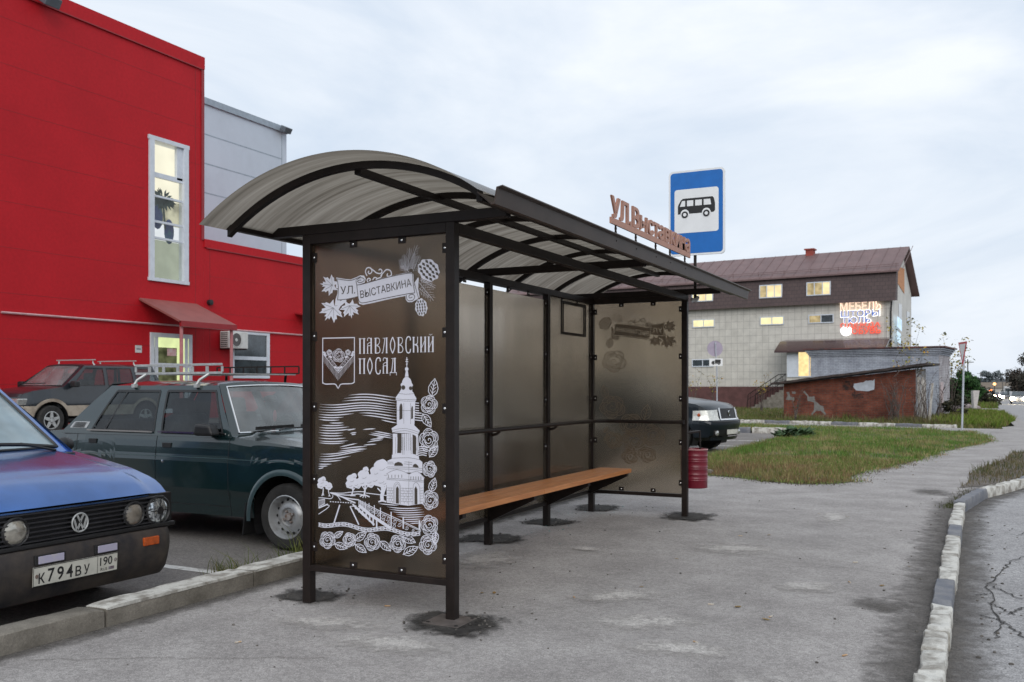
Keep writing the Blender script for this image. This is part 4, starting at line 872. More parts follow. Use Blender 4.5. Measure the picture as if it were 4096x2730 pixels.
# the far end panel carries the same ribbon on its outer face (seen from inside through the glass)
A2 = Art(GU1 + .003, 1, mirror=True)
banner(A2)
def F7(x, y):                                       # pixel on the far panel -> the near panel's pixel space
    P = on_y(x, y, GU1); Q = Vector((W_ - P.x, GU0, P.z)) - EYE
    return (2048 + FPX * (CS * Q.x + SN * Q.y) / (-SN * Q.x + CS * Q.y), HZ - FPX * Q.z / (-SN * Q.x + CS * Q.y))
r4_ = lambda x, y: F7(1800 + x * .7333, 1050 + y * .7333)
for i, (x, y, r) in enumerate([(895, 540, 62), (885, 790, 66), (990, 885, 60), (1105, 945, 58), (890, 970, 48), (1005, 975, 60), (1075, 1050, 42), (980, 1060, 40)]): A2.rose(r4_(x, y), r * .7333 * 1.75, 60 + i, wd=.0075)
for a, b in [((850, 740), (835, 670)), ((1060, 860), (1080, 775)), ((860, 900), (840, 930))]: A2.leaf(r4_(*a), r4_(*b), .5, .006)
def print_back(name, col, fac):
    m = mat(name, col, rough=.6, var=.05); t = m.node_tree; n = t.nodes.new; l = t.links.new
    tr_ = n('ShaderNodeBsdfTranslucent'); tr_.inputs[0].default_value = tuple(col) + (1,); mx_ = n('ShaderNodeMixShader'); mx_.inputs[0].default_value = fac
    l(t.nodes['Principled BSDF'].outputs[0], mx_.inputs[1]); l(tr_.outputs[0], mx_.inputs[2]); l(mx_.outputs[0], t.nodes['Material Output'].inputs[0]); return m
from mathutils.geometry import delaunay_2d_cdt
vs = []; fs = []; white = set()
for mb_, wh in ((A2.wm, True), (A2.dm, False)):
    for f in mb_.f:
        pts = [mb_.v[i] for i in f]; ar = sum(p[0] * q[2] - q[0] * p[2] for p, q in zip(pts, pts[1:] + pts[:1]))
        if abs(ar) < 1e-9: continue
        k = len(vs); vs += [Vector((p[0], p[2])) for p in pts]; idx_ = list(range(k, k + len(pts)))
        if wh: white.add(len(fs))
        fs.append(idx_ if ar > 0 else idx_[::-1])
ov, oe, of, a_, b_, ofi = delaunay_2d_cdt(vs, [], fs, 0, 1e-6, True)
cnt = {}
for ids in ofi:
    for i in ids: cnt[i] = cnt.get(i, 0) + 1
flood = {i for i, c in cnt.items() if c > .25 * len(of)}        # a self-crossing outline floods the whole sheet: leave it out
keep = [f for f, ids in zip(of, ofi) if any(i in white and i not in flood for i in ids) and not any(i not in white and i not in flood for i in ids)]
A2.wm = MB(); A2.wm.add([(p.x, GU1 + .0036, p.y) for p in ov], keep); A2.dm = MB()
A2.build(g1, print_back('print_seen_from_behind', (.50, .44, .37), .3), print_back('print_gap_from_behind', (.85, .80, .72), .9))

# ------------------------------------------------------------------ bus stop sign and litter bin fixed to the far end
sg = empty('bus_stop_sign', (1.165, 5.0, 2.3), 'tall blue bus stop sign with a black bus, standing above the shelter roof', 'road sign')
M_blue = mat('sign_blue', (.005, .135, .47), rough=.35, var=.06, scale=10); M_signw = mat('sign_white', (.78, .79, .80), rough=.35, var=.04)
MB().tube([(1.165, 5.02, 2.29), (1.165, 5.02, 3.6)], .016, 10).build('pole', M_steel, sg, smooth=True)
def rrect(cx, cz, w, h, r, y, n=6):
    out = []
    for sx_, sz_, a0 in ((1, 1, 0), (-1, 1, 90), (-1, -1, 180), (1, -1, 270)):
        for k in range(n + 1):
            a = R(a0 + 90 * k / n); out.append((cx + sx_ * (w / 2 - r) + r * math.cos(a), y, cz + sz_ * (h / 2 - r) + r * math.sin(a)))
    return out
sc, sz = 1.188, 3.226
pan = MB().prism(rrect(sc, sz, .605, .905, .045, 4.985), (0, .022, 0)).build('sign_panel', M_signw, sg)
MB().poly(rrect(sc, sz, .565, .865, .035, 4.9835)).build('blue_field', M_blue, pan)
MB().poly(rrect(sc, sz + .02, .475, .465, .03, 4.982)).build('white_field', M_signw, pan)
b = MB(); bx, bz = sc - .2, sz - .03
def BP(pts, y): return [(bx + p[0] * .4, y, bz + p[1] * .4) for p in pts]
b.poly(BP([(0, .05), (0, .27), (.03, .33), (.08, .42), (.14, .46), (.93, .46), (.97, .42), (1.0, .28), (1.0, .09), (.96, .05)], 4.9805))
bus = b.build('bus_symbol', M_black, pan)
b = MB()
for q in ([(.055, .25), (.115, .40), (.2, .40), (.2, .25)], [(.25, .25), (.25, .40), (.42, .40), (.42, .25)], [(.47, .25), (.47, .40), (.65, .40), (.65, .25)], [(.70, .25), (.70, .40), (.87, .40), (.90, .25)]): b.poly(BP(q, 4.979))
for cx in (.19, .77): b.poly(BP([(cx + .115 * math.cos(t), .055 + .115 * math.sin(t)) for t in np.linspace(0, 6.283, 25)[:-1]], 4.9792))
b.build('bus_window', M_signw, pan)
b = MB(); c = MB()
for cx in (.19, .77): b.poly(BP([(cx + .09 * math.cos(t), .03 + .09 * math.sin(t)) for t in np.linspace(0, 6.283, 25)[:-1]], 4.9778)); c.poly(BP([(cx + .045 * math.cos(t), .03 + .045 * math.sin(t)) for t in np.linspace(0, 6.283, 21)[:-1]], 4.9765))
b.build('bus_wheel', M_black, pan); c.build('bus_hub', M_signw, pan)
MB().tube([(1.14, 4.96, 2.30), (1.18, 5.0, 2.295), (1.19, 5.03, 2.33)], .022, 8).build('clamp', M_silver, sg, smooth=True)
bi = empty('litter_bin', (1.125, 5.12, .29), 'dark red round metal litter bin hanging on the far post of the shelter', 'litter bin')
M_bin = mat('red_bin_paint', (.15, .008, .020), rough=.35, var=.12, scale=8)
prof = [(0, .295), (.138, .295), (.141, .30)]
for z in (.38, .40, .44, .50, .52, .58, .6, .64): prof += [(.141, z - .006), (.145, z), (.141, z + .006)]
prof += [(.141, .70), (.146, .705), (.141, .71), (.136, .70), (.134, .31), (0, .31)]
MB().lathe(prof, (1.125, 5.125, 0), (0, 0, 1), 30).build('bucket', M_bin, bi, smooth=True, angle=60)
MB().lathe([(.144, .7), (.148, .706), (.144, .712), (.139, .706), (.144, .7)], (1.125, 5.125, 0), (0, 0, 1), 30).build('rim', mat('worn_red_rim', (.42, .2, .2), rough=.35, var=.2), bi, smooth=True)
b = MB(); b.beam((1.09, 4.94, .885), (1.19, 5.12, .9), .03, .02); b.beam((1.19, 5.12, .895), (1.19, 5.125, .66), .014, .014); b.beam((1.06, 5.12, .895), (1.06, 5.125, .66), .014, .014); b.beam((1.06, 5.12, .9), (1.19, 5.12, .9), .02, .018)
b.build('hanger', M_steel, bi)
# ------------------------------------------------------------------ vehicles
M_carglass = pane_mat('car_glass', (.42, .47, .47), 1.0)
M_screen = pane_mat('windscreen_glass', (.62, .68, .68), 1.25, haze=.22); M_fogglare = pane_mat('misted_glare_windscreen', (.6, .66, .68), 1.3, haze=.5, hazecol=(.46, .60, .66))  # pale haze: sky reflection put into the colour, along with misting
M_inter = mat('car_interior', (.035, .037, .04), rough=.9, var=.3, scale=10)
M_seat = mat('seat_cloth', (.05, .055, .062), rough=.95, var=.3, scale=14)
M_lens = mat('lamp_lens', (.5, .5, .48), rough=.12, var=.25, scale=25, metal=.6, coat=1)
M_amber = mat('amber_lens', (.42, .075, .012), rough=.25, var=.25, scale=30, coat=.6)
M_plate = mat('plate_white', (.55, .54, .48), rough=.5, var=.1, scale=12)
M_steelrim = mat('steel_rim', (.40, .41, .42), rough=.42, metal=.5, col2=(.20, .19, .18), lo=.5, hi=.75, scale=14)
M_rust = mat('rusty_hub', (.12, .07, .045), rough=.8, col2=(.28, .26, .25), scale=40)
def lp(x, pts):                                     # pts sorted by falling x
    if x >= pts[0][0]: return pts[0][1]
    for (a, b_), (c, d) in zip(pts, pts[1:]):
        if x >= c: return b_ + (d - b_) * (a - x) / (a - c)
    return pts[-1][1]
def lpz(z, pts):
    if z <= pts[0][0]: return pts[0][1]
    for (a, b_), (c, d) in zip(pts, pts[1:]):
        if z <= c: return b_ + (d - b_) * (z - a) / (c - a)
    return pts[-1][1]

class Car:
    def __init__(s, root, paint, sp): s.root = root; s.paint = paint; s.sp = sp; s.T = ROOTM[root.name]
    def g(s, p): return s.T @ Vector(p)
    def mb(s, fn):                                   # local-space builder
        b = MB(); fn(b); b.v = [tuple(s.T @ Vector(p)) for p in b.v]; return b
    def out(s, b, name, m, parent=None, **k):
        b.v = [tuple(s.T @ Vector(p)) for p in b.v]; return b.build(name, m, parent or s.root, **k)
    def y(s, x, z): sp = s.sp; return lp(x, sp['hw']) + lpz(z, sp['sec'])
    def pt(s, x, z, sg):
        sp = s.sp; xf, xr = sp['xf'], sp['xr']; dx = 0
        if x > xf - .3: dx = lpz(z, sp['nose']) * min(1, (x - xf + .3) / .3)
        if x < xr + .3: dx = lpz(z, sp['tail']) * min(1, (xr + .3 - x) / .3)
        return (x + dx, sg * s.y(x, z), z)
    def zlow(s, x):
        sp = s.sp; z = sp['sill']
        for xw in (0, -sp['wb']):
            d = sp['ra'] ** 2 - (x - xw) ** 2
            if d > 0: z = max(z, sp['wr'] + math.sqrt(d) * sp.get('rz', 1))
        return z
    def body(s):
        sp = s.sp; ra = sp['ra']; xs = set(np.round(np.linspace(sp['xr'], sp['xf'], 46), 4))
        for xw in (0, -sp['wb']):
            xs |= set(np.round([xw + ra * math.cos(t) for t in np.linspace(0, math.pi, 19)], 4)) | {round(xw + ra + .002, 4), round(xw - ra - .002, 4)}
        for d in sp.get('doors', []): xs |= {d[0], d[1]}
        xs = sorted(xs); zs_n = 12
        body = MB(); doors = [(MB(), d) for d in sp.get('doors', [])]
        for sg in (1, -1):
            rows = []
            for x in xs:
                z0 = s.zlow(x); z1 = lp(x, sp['belt']); rows.append([s.pt(x, z0 + (z1 - z0) * j / zs_n, sg) for j in range(zs_n + 1)])
            for i in range(len(xs) - 1):
                xm = (xs[i] + xs[i + 1]) / 2; tgt = body
                if sg == sp.get('doorside', -1):
                    for db, d in doors:
                        if d[0] < xm < d[1]: tgt = db
                for j in range(zs_n):
                    q = [rows[i][j], rows[i + 1][j], rows[i + 1][j + 1], rows[i][j + 1]]
                    tgt.quad(*(q if sg < 0 else q[::-1]))
        # nose, tail, hood, boot
        def end(x, sgn, zz0):
            z1 = lp(x, sp['belt']); n = 10
            def fn(a, c):
                z = zz0 + (z1 - zz0) * a; yy = s.y(x, z) * (2 * c - 1); p = s.pt(x, z, 1); return (p[0] + sgn * sp['bow'] * (1 - abs(2 * c - 1) ** 2.6), yy, z)
            body.grid(fn, n, 16)
        end(sp['xf'], 1, sp.get('fz', sp['sill'] + .03)); end(sp['xr'], -1, sp['sill'] + .05)
        def deck(x0, x1, crown, sgn0):
            def fn(a, c):
                x = x0 + (x1 - x0) * a; z = lp(x, sp['belt']); t = 2 * c - 1; yy = s.y(x, z) * t; p = s.pt(x, z, 1)
                fall = min(1, (abs(x - (sp['xf'] if sgn0 > 0 else sp['xr']))) / .25 + .25)
                bow = sp['bow'] * (1 - abs(t) ** 2.6) * max(0, 1 - abs(x - (sp['xf'] if sgn0 > 0 else sp['xr'])) / .25) * sgn0
                ridge = sp.get('ridge', 0) * max(0, min(1, (sp.get('ry', .6) - abs(yy)) / .03)) * min(1, fall) if sgn0 > 0 else 0
                return (p[0] + bow, yy, z + crown * (1 - t * t) * fall + ridge)
            b = MB(); b.grid(fn, 16, 40); return b
        s.out(deck(sp['xf'], sp['cowl'], sp['crown'], 1), 'hood', s.paint, smooth=True, angle=25)
        if sp.get('deck') is not None: s.out(deck(sp['xr'], sp['deck'], .02, -1), 'boot_lid', s.paint, smooth=True, angle=25)
        bo = s.out(body, 'body', s.paint, smooth=True, angle=32)
        for db, d in doors:
            o = s.out(db, 'door', s.paint, smooth=True, angle=32)
            if d[2]:
                hx, hz = d[2]; yy = s.y(hx, hz) + .003
                b = MB(); b.box(hx - .055, hx + .055, -yy - .008, -yy + .006, hz - .022, hz + .022); s.out(b, 'handle', M_black, o, bevel=.004)
            g = MB()                                  # the gap round the door
            for x in (d[0], d[1]):
                for j in range(14):
                    za = s.zlow(x) + (lp(x, sp['belt']) - s.zlow(x)) * j / 14; zb = s.zlow(x) + (lp(x, sp['belt']) - s.zlow(x)) * (j + 1) / 14
                    a = s.pt(x, za, -1); c = s.pt(x, zb, -1); g.quad((a[0] - .003, a[1] - .0015, za), (a[0] + .003, a[1] - .0015, za), (c[0] + .003, c[1] - .0015, zb), (c[0] - .003, c[1] - .0015, zb))
            for j in range(10):
                xa = d[0] + (d[1] - d[0]) * j / 10; xb = d[0] + (d[1] - d[0]) * (j + 1) / 10; z = sp.get('doorz', sp['sill'] + .08)
                za, zb = max(z, s.zlow(xa) + .01), max(z, s.zlow(xb) + .01)
                a = s.pt(xa, za, -1); c = s.pt(xb, zb, -1); g.quad((a[0], a[1] - .002, za - .003), (c[0], c[1] - .002, zb - .003), (c[0], c[1] - .002, zb + .003), (a[0], a[1] - .002, za + .003))
            s.out(g, 'door_seam', M_black, o)
        return bo
    def side(s, t, x, sg):                            # greenhouse side surface
        sp = s.sp; zb, zt = sp['gz']; yb, yt = sp['gy']; z = zb + (zt - zb) * t
        return (x, sg * (yb + (yt - yb) * t + .012 * math.sin(math.pi * t)), z)
    def greenhouse(s):
        sp = s.sp; A0, A1 = sp['A']; C0, C1 = sp['C']; wins = sp['win']; tb, tt = sp.get('tb', .06), sp.get('tt', .9)
        X = lambda l, t: l[0] + (l[1] - l[0]) * t
        for sg in (1, -1):
            pil = MB()
            lines = [(A0, A1)]
            for w_ in wins: lines += [(w_[0], w_[2]), (w_[1], w_[3])]
            lines.append((C0, C1))
            def patch(l0, l1, t0, t1, n=4):
                for k in range(n):
                    ta, tc_ = t0 + (t1 - t0) * k / n, t0 + (t1 - t0) * (k + 1) / n
                    q = [s.side(ta, X(l0, ta), sg), s.side(ta, X(l1, ta), sg), s.side(tc_, X(l1, tc_), sg), s.side(tc_, X(l0, tc_), sg)]
                    pil.quad(*(q if sg > 0 else q[::-1]))
            patch(lines[0], lines[-1], -.04, tb, 1); patch(lines[0], lines[-1], tt, 1.0, 1)
            for i in range(0, len(lines), 2): patch(lines[i], lines[i + 1], tb, tt)
            fr = MB()
            for w_ in wins:
                gl = MB(); l0, l1 = (w_[0], w_[2]), (w_[1], w_[3]); ins = .006
                def gp(t, l): p = s.side(t, X(l, t), sg); return (p[0], p[1] - sg * ins, p[2])
                for k in range(4):
                    ta, tc_ = tb + (tt - tb) * k / 4, tb + (tt - tb) * (k + 1) / 4
                    gl.quad(gp(ta, l0), gp(ta, l1), gp(tc_, l1), gp(tc_, l0))
                s.out(gl, 'side_window', M_carglass, smooth=True)
                wd = sp.get('trim', .018)
                def op(t, x): p = s.side(t, x, sg); return Vector((p[0], p[1] + sg * .003, p[2]))
                for l in (l0, l1):
                    for k in range(4):
                        ta, tc_ = tb + (tt - tb) * k / 4, tb + (tt - tb) * (k + 1) / 4; fr.quad(op(ta, X(l, ta) - wd / 2), op(ta, X(l, ta) + wd / 2), op(tc_, X(l, tc_) + wd / 2), op(tc_, X(l, tc_) - wd / 2))
                dt = wd / (sp['gz'][1] - sp['gz'][0]) / 2
                for t in (tb, tt): fr.quad(op(t - dt, X(l0, t)), op(t - dt, X(l1, t)), op(t + dt, X(l1, t)), op(t + dt, X(l0, t)))
                if len(w_) > 4:
                    for (xb, xt) in w_[4]:
                        fr.quad(op(tb, xb - wd / 2), op(tb, xb + wd / 2), op(tt, xt + wd / 2), op(tt, xt - wd / 2))
            s.out(fr, 'window_trim', M_black)
            s.out(pil, 'pillar_frame', s.paint, smooth=True, angle=35)
        zb, zt = sp['gz']; yb, yt = sp['gy']
        def roof(a, c):
            x = A1 + (C1 - A1) * a; t = 2 * c - 1; e = min(1, min(a, 1 - a) * 7)
            return (x + (.05 if a < .5 else -.04) * (1 - t * t) * (1 - e), yt * t, zt + sp['rc'] * (1 - abs(t) ** 3) * (.35 + .65 * math.sin(math.pi / 2 * e)))
        b = MB(); b.grid(roof, 24, 24); s.out(b, 'roof', s.paint, smooth=True, angle=40)
        def screen(x0, x1, bow, name, marg, m, sgn):
            def fn(a, c, mm=0, lift=0):
                t = 2 * c - 1; ta = a; z = zb - .02 + (zt + .012 - zb + .02) * ta; yy = (yb + (yt - yb) * ta)
                return (x0 + (x1 - x0) * ta + sgn * bow * (1 - t * t) * (1 - .25 * ta) + sgn * lift, yy * t, z + sp['rc'] * .45 * (1 - t * t) * ta)
            b = MB(); N1, N2 = 10, 18
            vs = [fn(i / N1, j / N2) for i in range(N1 + 1) for j in range(N2 + 1)]
            g = MB(); k = N2 + 1
            m0, m1 = marg
            g.grid(lambda a, c: fn(m0 + (1 - m0 - m1) * a, .5 + (c - .5) * (1 - 2 * .055), lift=-.003), 8, 16)
            # frame round the glass
            for (a0, a1, c0, c1) in ((0, m0, 0, 1), (1 - m1, 1, 0, 1), (m0, 1 - m1, 0, .055), (m0, 1 - m1, .945, 1)):
                b.grid(lambda a, c, a0=a0, a1=a1, c0=c0, c1=c1: fn(a0 + (a1 - a0) * a, c0 + (c1 - c0) * c), 3, 14 if c1 - c0 > .5 else 2)
            s.out(b, name + '_frame', s.paint, smooth=True, angle=40)
            gg = s.out(g, name, m, smooth=True)
            rim = []
            for q in range(61):
                u_ = q / 60 * 4; e = int(u_) % 4; f = u_ - int(u_); r = .06
                a = (0, f, 1, 1 - f)[e]; c = (f, 1, 1 - f, 0)[e]
                if q == 60: a, c = 0, 0
                # rounded corners
                ca, cc_ = min(a, 1 - a), min(c, 1 - c)
                rim.append(fn(m0 + (1 - m0 - m1) * a, .5 + (c - .5) * .89, lift=.004))
            rb = MB(); rb.tube(rim, sp.get('rimr', .009), 6, cap=False); s.out(rb, 'seal', sp.get('rimm', M_black), gg, smooth=True)
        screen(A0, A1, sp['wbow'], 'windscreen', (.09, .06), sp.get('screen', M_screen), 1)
        screen(C0, C1, .05, 'rear_window', (.1, .1), M_carglass, -1)
    def interior(s):
        sp = s.sp; zb = sp['gz'][0]; yb = sp['gy'][0]; A0, C0 = sp['A'][0], sp['C'][0]
        b = MB(); b.box(C0 + .05, A0 - .1, -yb + .04, yb - .04, .3, .36); b.box(A0 - .32, A0 + .12, -yb + .05, yb - .05, .6, zb - .02); b.box(C0 + .0, C0 + .5, -yb + .05, yb - .05, .5, zb - .03)
        s.out(b, 'interior', M_inter)
        b = MB()
        xs_ = A0 - .75
        for yy in (.36, -.36):
            b.beam((xs_, yy, .5), (xs_ - .24, yy, zb + .17), .46, .13, up=(1, 0, 0)); b.beam((xs_ - .25, yy, zb + .16), (xs_ - .28, yy, zb + .33), .26, .09, up=(1, 0, 0))
            b.box(xs_ - .1, xs_ + .4, yy - .24, yy + .24, .38, .52)
        b.beam((C0 + .5, 0, .5), (C0 + .3, 0, zb + .1), 1.2, .14, up=(1, 0, 0))
        s.out(b, 'seat', M_seat, bevel=.04, segs=3)
        b = MB(); c = Vector((A0 - .42, .36, zb - .02)); ax = Vector((-.9, 0, .45)).normalized(); a = Vector((0, 1, 0)); bb = ax.cross(a)
        b.tube([c + (a * math.cos(t) + bb * math.sin(t)) * .185 for t in np.linspace(0, 2 * math.pi, 25)], .014, 6, cap=False); b.tube([c + a * .18, c - a * .18], .012, 6); b.tube([c, c - ax * .3], .02, 6)
        s.out(b, 'steering_wheel', M_black, smooth=True)
    def wheels(s, style):
        sp = s.sp; r = sp['wr']; rr = sp['rimrad']; tw = sp.get('tw', .17); yo = sp['track']
        arch = MB()
        for xw in (0, -sp['wb']):
            for sg in (1, -1):
                c = (xw, sg * (yo - tw / 2), r); ax = (0, sg, 0)
                w0 = MB(); h = tw / 2
                w0.lathe([(rr, -h), (r - .02, -h), (r, -h + .03), (r, h - .03), (r - .008, h - .018), (r - .025, h + .002), (rr + .03, h + .004), (rr + .012, h - .004), (rr, h - .006)], c, ax, 36)
                wo_ = s.out(w0, 'wheel', M_rubber, smooth=True, angle=40)
                q = MB(); 
                if style == 'steel':
                    q.lathe([(rr + .004, h - .004), (rr - .004, h), (rr - .012, h - .012), (rr - .02, h - .06), (rr - .03, h - .085), (rr * .72, h - .07), (rr * .6, h - .045), (rr * .42, h - .04), (rr * .36, h - .055), (0, h - .055)], c, ax, 36)
                    s.out(q, 'rim', M_steelrim, wo_, smooth=True, angle=50)
                    q = MB()
                    for k in range(14):
                        t = 2 * math.pi * k / 14; d = rr * .77; q.lathe([(0, h - .071), (.0125, h - .0705), (.0125, h - .078)], (c[0] + d * math.cos(t), c[1], c[2] + d * math.sin(t)), ax, 10)
                    s.out(q, 'rim_hole', M_black, wo_)
                    q = MB(); q.lathe([(.036, h - .054), (.033, h - .03), (0, h - .026)], c, ax, 14)
                    for k in range(4):
                        t = .5 + math.pi / 2 * k; q.lathe([(.011, h - .054), (.011, h - .036), (0, h - .034)], (c[0] + .05 * math.cos(t), c[1], c[2] + .05 * math.sin(t)), ax, 6)
                    s.out(q, 'hub', M_rust, wo_)
                else:
                    q.lathe([(rr + .004, h - .004), (rr - .012, h), (rr - .02, h - .04)], c, ax, 36); 
                    for k in range(5):
                        t = math.pi / 2 + 2 * math.pi * k / 5
                        a = Vector((c[0], c[1] + sg * (h - .02), c[2])); d = Vector((math.cos(t), 0, math.sin(t))); p = Vector((-math.sin(t), 0, math.cos(t)))
                        q.prism([a + d * .03 - p * .045, a + d * (rr - .015) - p * .028, a + d * (rr - .015) + p * .028, a + d * .03 + p * .045], (0, sg * .016, 0))
                    q.lathe([(.05, h - .01), (.045, h + .004), (0, h + .005)], c, ax, 16)
                    s.out(q, 'rim', sp.get('rimmat', M_silver), wo_, smooth=True, angle=40)
                    q = MB(); q.lathe([(rr - .01, h - .05), (0, h - .05)], c, ax, 24); s.out(q, 'brake', M_black, wo_)
                # wheel house
                ra = sp['ra'] + .015
                arch.grid(lambda a, cc_, xw=xw, sg=sg: (xw + ra * math.cos(math.pi * (a * 1.3 - .15)), sg * ((yo - .30) + .29 * cc_), r + ra * math.sin(math.pi * (a * 1.3 - .15))), 18, 1)
                arch.poly([(xw + ra * math.cos(t), sg * (yo - .30), r + ra * math.sin(t)) for t in np.linspace(-.5, math.pi + .5, 20)])
        arch.box(sp['xr'] + .15, sp['xf'] - .4, -.5, .5, .24, .36)
        s.out(arch, 'underbody', M_black)

def plate(car_root, p0, p1, h, nrm, text, region, rus=True, parent=None):
    """p0 left bottom, p1 right bottom as seen from the front"""
    p0 = Vector(p0); p1 = Vector(p1); up = Vector((0, 0, 1)); n = Vector(nrm)
    up = (up - n * up.dot(n)).normalized()
    b = MB(); b.prism([p0, p1, p1 + up * h, p0 + up * h], n * .004); o = b.build('licence_plate', M_plate, parent or car_root)
    P = lambda s_, t_, e=.0052: p0 + (p1 - p0) * s_ + up * h * t_ + n * e
    t = MB(); x = .06
    for i, ch in enumerate(text or ''):
        big = ch.isdigit(); wd = .098 if big else .092; hh = .70 if big else .54
        put_text(t, ch, lambda a, c, x=x, wd=wd, hh=hh: P(x + (wd - .022) * a, .13 + hh * c), .015); x += wd + .008
    if region: put_text(t, region, lambda a, c: P(.775 + .155 * a, .40 + .47 * c), .01)
    if rus: put_text(t, 'RUS', lambda a, c: P(.785 + .085 * a, .12 + .16 * c), .005)
    for q in ((0, .006, 0, 1), (.994, 1, 0, 1), (.006, .994, 0, .035), (.006, .994, .965, 1), (.742, .747, .035, .965)): t.quad(P(q[0], q[2]), P(q[1], q[2]), P(q[1], q[3]), P(q[0], q[3]))
    t.build('plate_characters', M_black, o)
    f = MB().quad(P(.885, .12), P(.955, .12), P(.955, .29), P(.885, .29)).build('flag', mat('plate_flag', (.12, .08, .1), rough=.5, col2=(.3, .3, .34), scale=30), o)
    return o

# ---- dark green saloon with a roof rack
PG = mat('dark_green_paint', (.005, .017, .018), rough=.22, var=.12, scale=3, coat=1.0, spec=.5, rvar=.05)
lz = -.05
lada = empty('parked_car', (-1.53, 2.41, lz), 'dark green saloon with a silver roof rack parked behind the shelter', 'car')
cl = Car(lada, PG, dict(xf=.66, xr=-3.40, wb=2.424, wr=.292, ra=.36, rz=1.04, sill=.26, rimrad=.19, tw=.165, track=.765, bow=.05, crown=.035, cowl=-.62, deck=-2.86,
    hw=[(.66, .72), (.45, .775), (0, .80), (-1, .805), (-2.5, .80), (-3.2, .765), (-3.4, .72)],
    sec=[(.26, -.05), (.44, -.022), (.46, -.004), (.60, 0), (.77, .004), (.785, -.004), (.9, -.014), (1.0, -.035)],
    belt=[(.66, .83), (.58, .885), (.2, .905), (-.5, .965), (-.62, .985), (-2.5, .99), (-2.8, 1.0), (-3.2, .97), (-3.38, .93)],
    nose=[(.26, -.08), (.5, 0), (.9, -.02)], tail=[(.26, .08), (.5, 0), (1, .02)],
    gz=(.985, 1.44), gy=(.775, .60), A=(-.60, -.92), C=(-2.84, -2.34), wins=None, win=[(-.70, -1.47, -.96, -1.55), (-1.57, -2.43, -1.65, -2.20, [(-2.24, -2.08)])], tb=.05, tt=.885, rc=.05, wbow=.10, trim=.022, rimm=M_chrome, rimr=.0085,
    doors=[(-1.52, -.62, (-1.38, .885)), (-2.62, -1.52, (-2.38, .90))], doorz=.35, ridge=.012, ry=.55))
lb = cl.body(); cl.greenhouse(); cl.interior(); cl.wheels('steel')
b = MB()                                             # bright strip under the windows, waist crease, sill crease
for x0, x1 in ((-.66, -1.5), (-1.58, -2.46)):
    b.beam((x0, -.792, 1.003), (x1, -.792, 1.006), .008, .014)
cl.out(b, 'chrome_strip', M_chrome)
b = MB()
for i in range(30):
    x0, x1 = .5 - 3.8 * i / 30, .5 - 3.8 * (i + 1) / 30; a, c = cl.pt(x0, .777, -1), cl.pt(x1, .777, -1)
    b.beam((x0, a[1] - .001, .777 + .005 * (x0 < -.6)), (x1, c[1] - .001, .777 + .005 * (x1 < -.6)), .005, .006)
cl.out(b, 'waist_highlight', mat('highlight_teal', (.05, .085, .09), rough=.25, var=.1, coat=1))  # lighter teal strip paints the highlight along the waist crease
for xw in (0, -2.424):
    b = MB(); n = 22; vs = []                        # wheel arch lips
    for k in range(n + 1):
        t = math.pi * (-.06 + 1.1 * k / n); r0, r1 = .352, .41
        x0, z0 = xw + r0 * math.cos(t), .292 + r0 * 1.04 * math.sin(t); x1, z1 = xw + r1 * math.cos(t), .292 + r1 * 1.04 * math.sin(t)
        vs += [(x0, -cl.y(x0, .6) - .012, z0), (x0 * .5 + x1 * .5, -cl.y(x0, .6) - .018, (z0 + z1) / 2), (x1, -cl.y(x1, .6) + .002, z1)]
    b.add(vs, [(3 * k + j, 3 * k + 3 + j, 3 * k + 4 + j, 3 * k + 1 + j) for k in range(n) for j in range(2)])
    cl.out(b, 'arch_lip', mat('arch_lip_paint', (.035, .06, .066), rough=.35, var=.15, coat=.4), smooth=True, angle=60)
b = MB(); b.prism([(-.43, -.79, .40), (-.47, -.79, .11), (-.45, -.62, .11), (-.42, -.62, .40)], (.012, 0, 0)); cl.out(b, 'mud_flap', M_black)
b = MB(); q = cl.side(.12, -2.62, -1); b.poly([(-2.50, -.768, 1.02), (-2.74, -.766, 1.02), (-2.69, -.742, 1.09), (-2.47, -.742, 1.09)]); cl.out(b, 'vent', M_silver)
b = MB()
for k in range(6): z = 1.03 + .009 * k; b.beam((-2.53 + .004 * k, -.7715 + .0032 * k, z), (-2.70 + .006 * k, -.7700 + .0032 * k, z), .004, .004)
cl.out(b, 'vent_slat', M_black)
b = MB(); b.add([(-.70, -.80, .99), (-.90, -.80, .99), (-.87, -.80, 1.09), (-.74, -.80, 1.08), (-.68, -.93, .985), (-.93, -.93, .985), (-.90, -.94, 1.10), (-.72, -.94, 1.09)], [(0, 3, 2, 1), (4, 5, 6, 7), (0, 1, 5, 4), (1, 2, 6, 5), (2, 3, 7, 6), (3, 0, 4, 7)])
cl.out(b, 'mirror', M_black, bevel=.03, segs=3)
b = MB(); b.tube([(-.46, -.30, 1.02), (-.52, -.16, 1.035), (-.5, .1, 1.03)], .008, 6); b.beam((-.545, -.52, 1.045), (-.53, -.02, 1.05), .02, .03)
b.tube([(-.44, .3, 1.02), (-.5, .45, 1.035)], .008, 6); b.beam((-.53, .1, 1.05), (-.5, .62, 1.04), .02, .03); cl.out(b, 'wiper', M_black)
b = MB(); b.lathe([(.016, 0), (.014, .006), (0, .008)], (-1.42, -cl.y(-1.42, .74), .735), (0, -1, 0), 10); cl.out(b, 'door_lock', M_chrome)
b = MB(); b.box(.66, .76, -.74, .74, .40, .55); cl.out(b, 'bumper', M_black, bevel=.02)
b = MB(); b.box(.655, .70, -.45, .45, .60, .80); cl.out(b, 'grille', M_black)
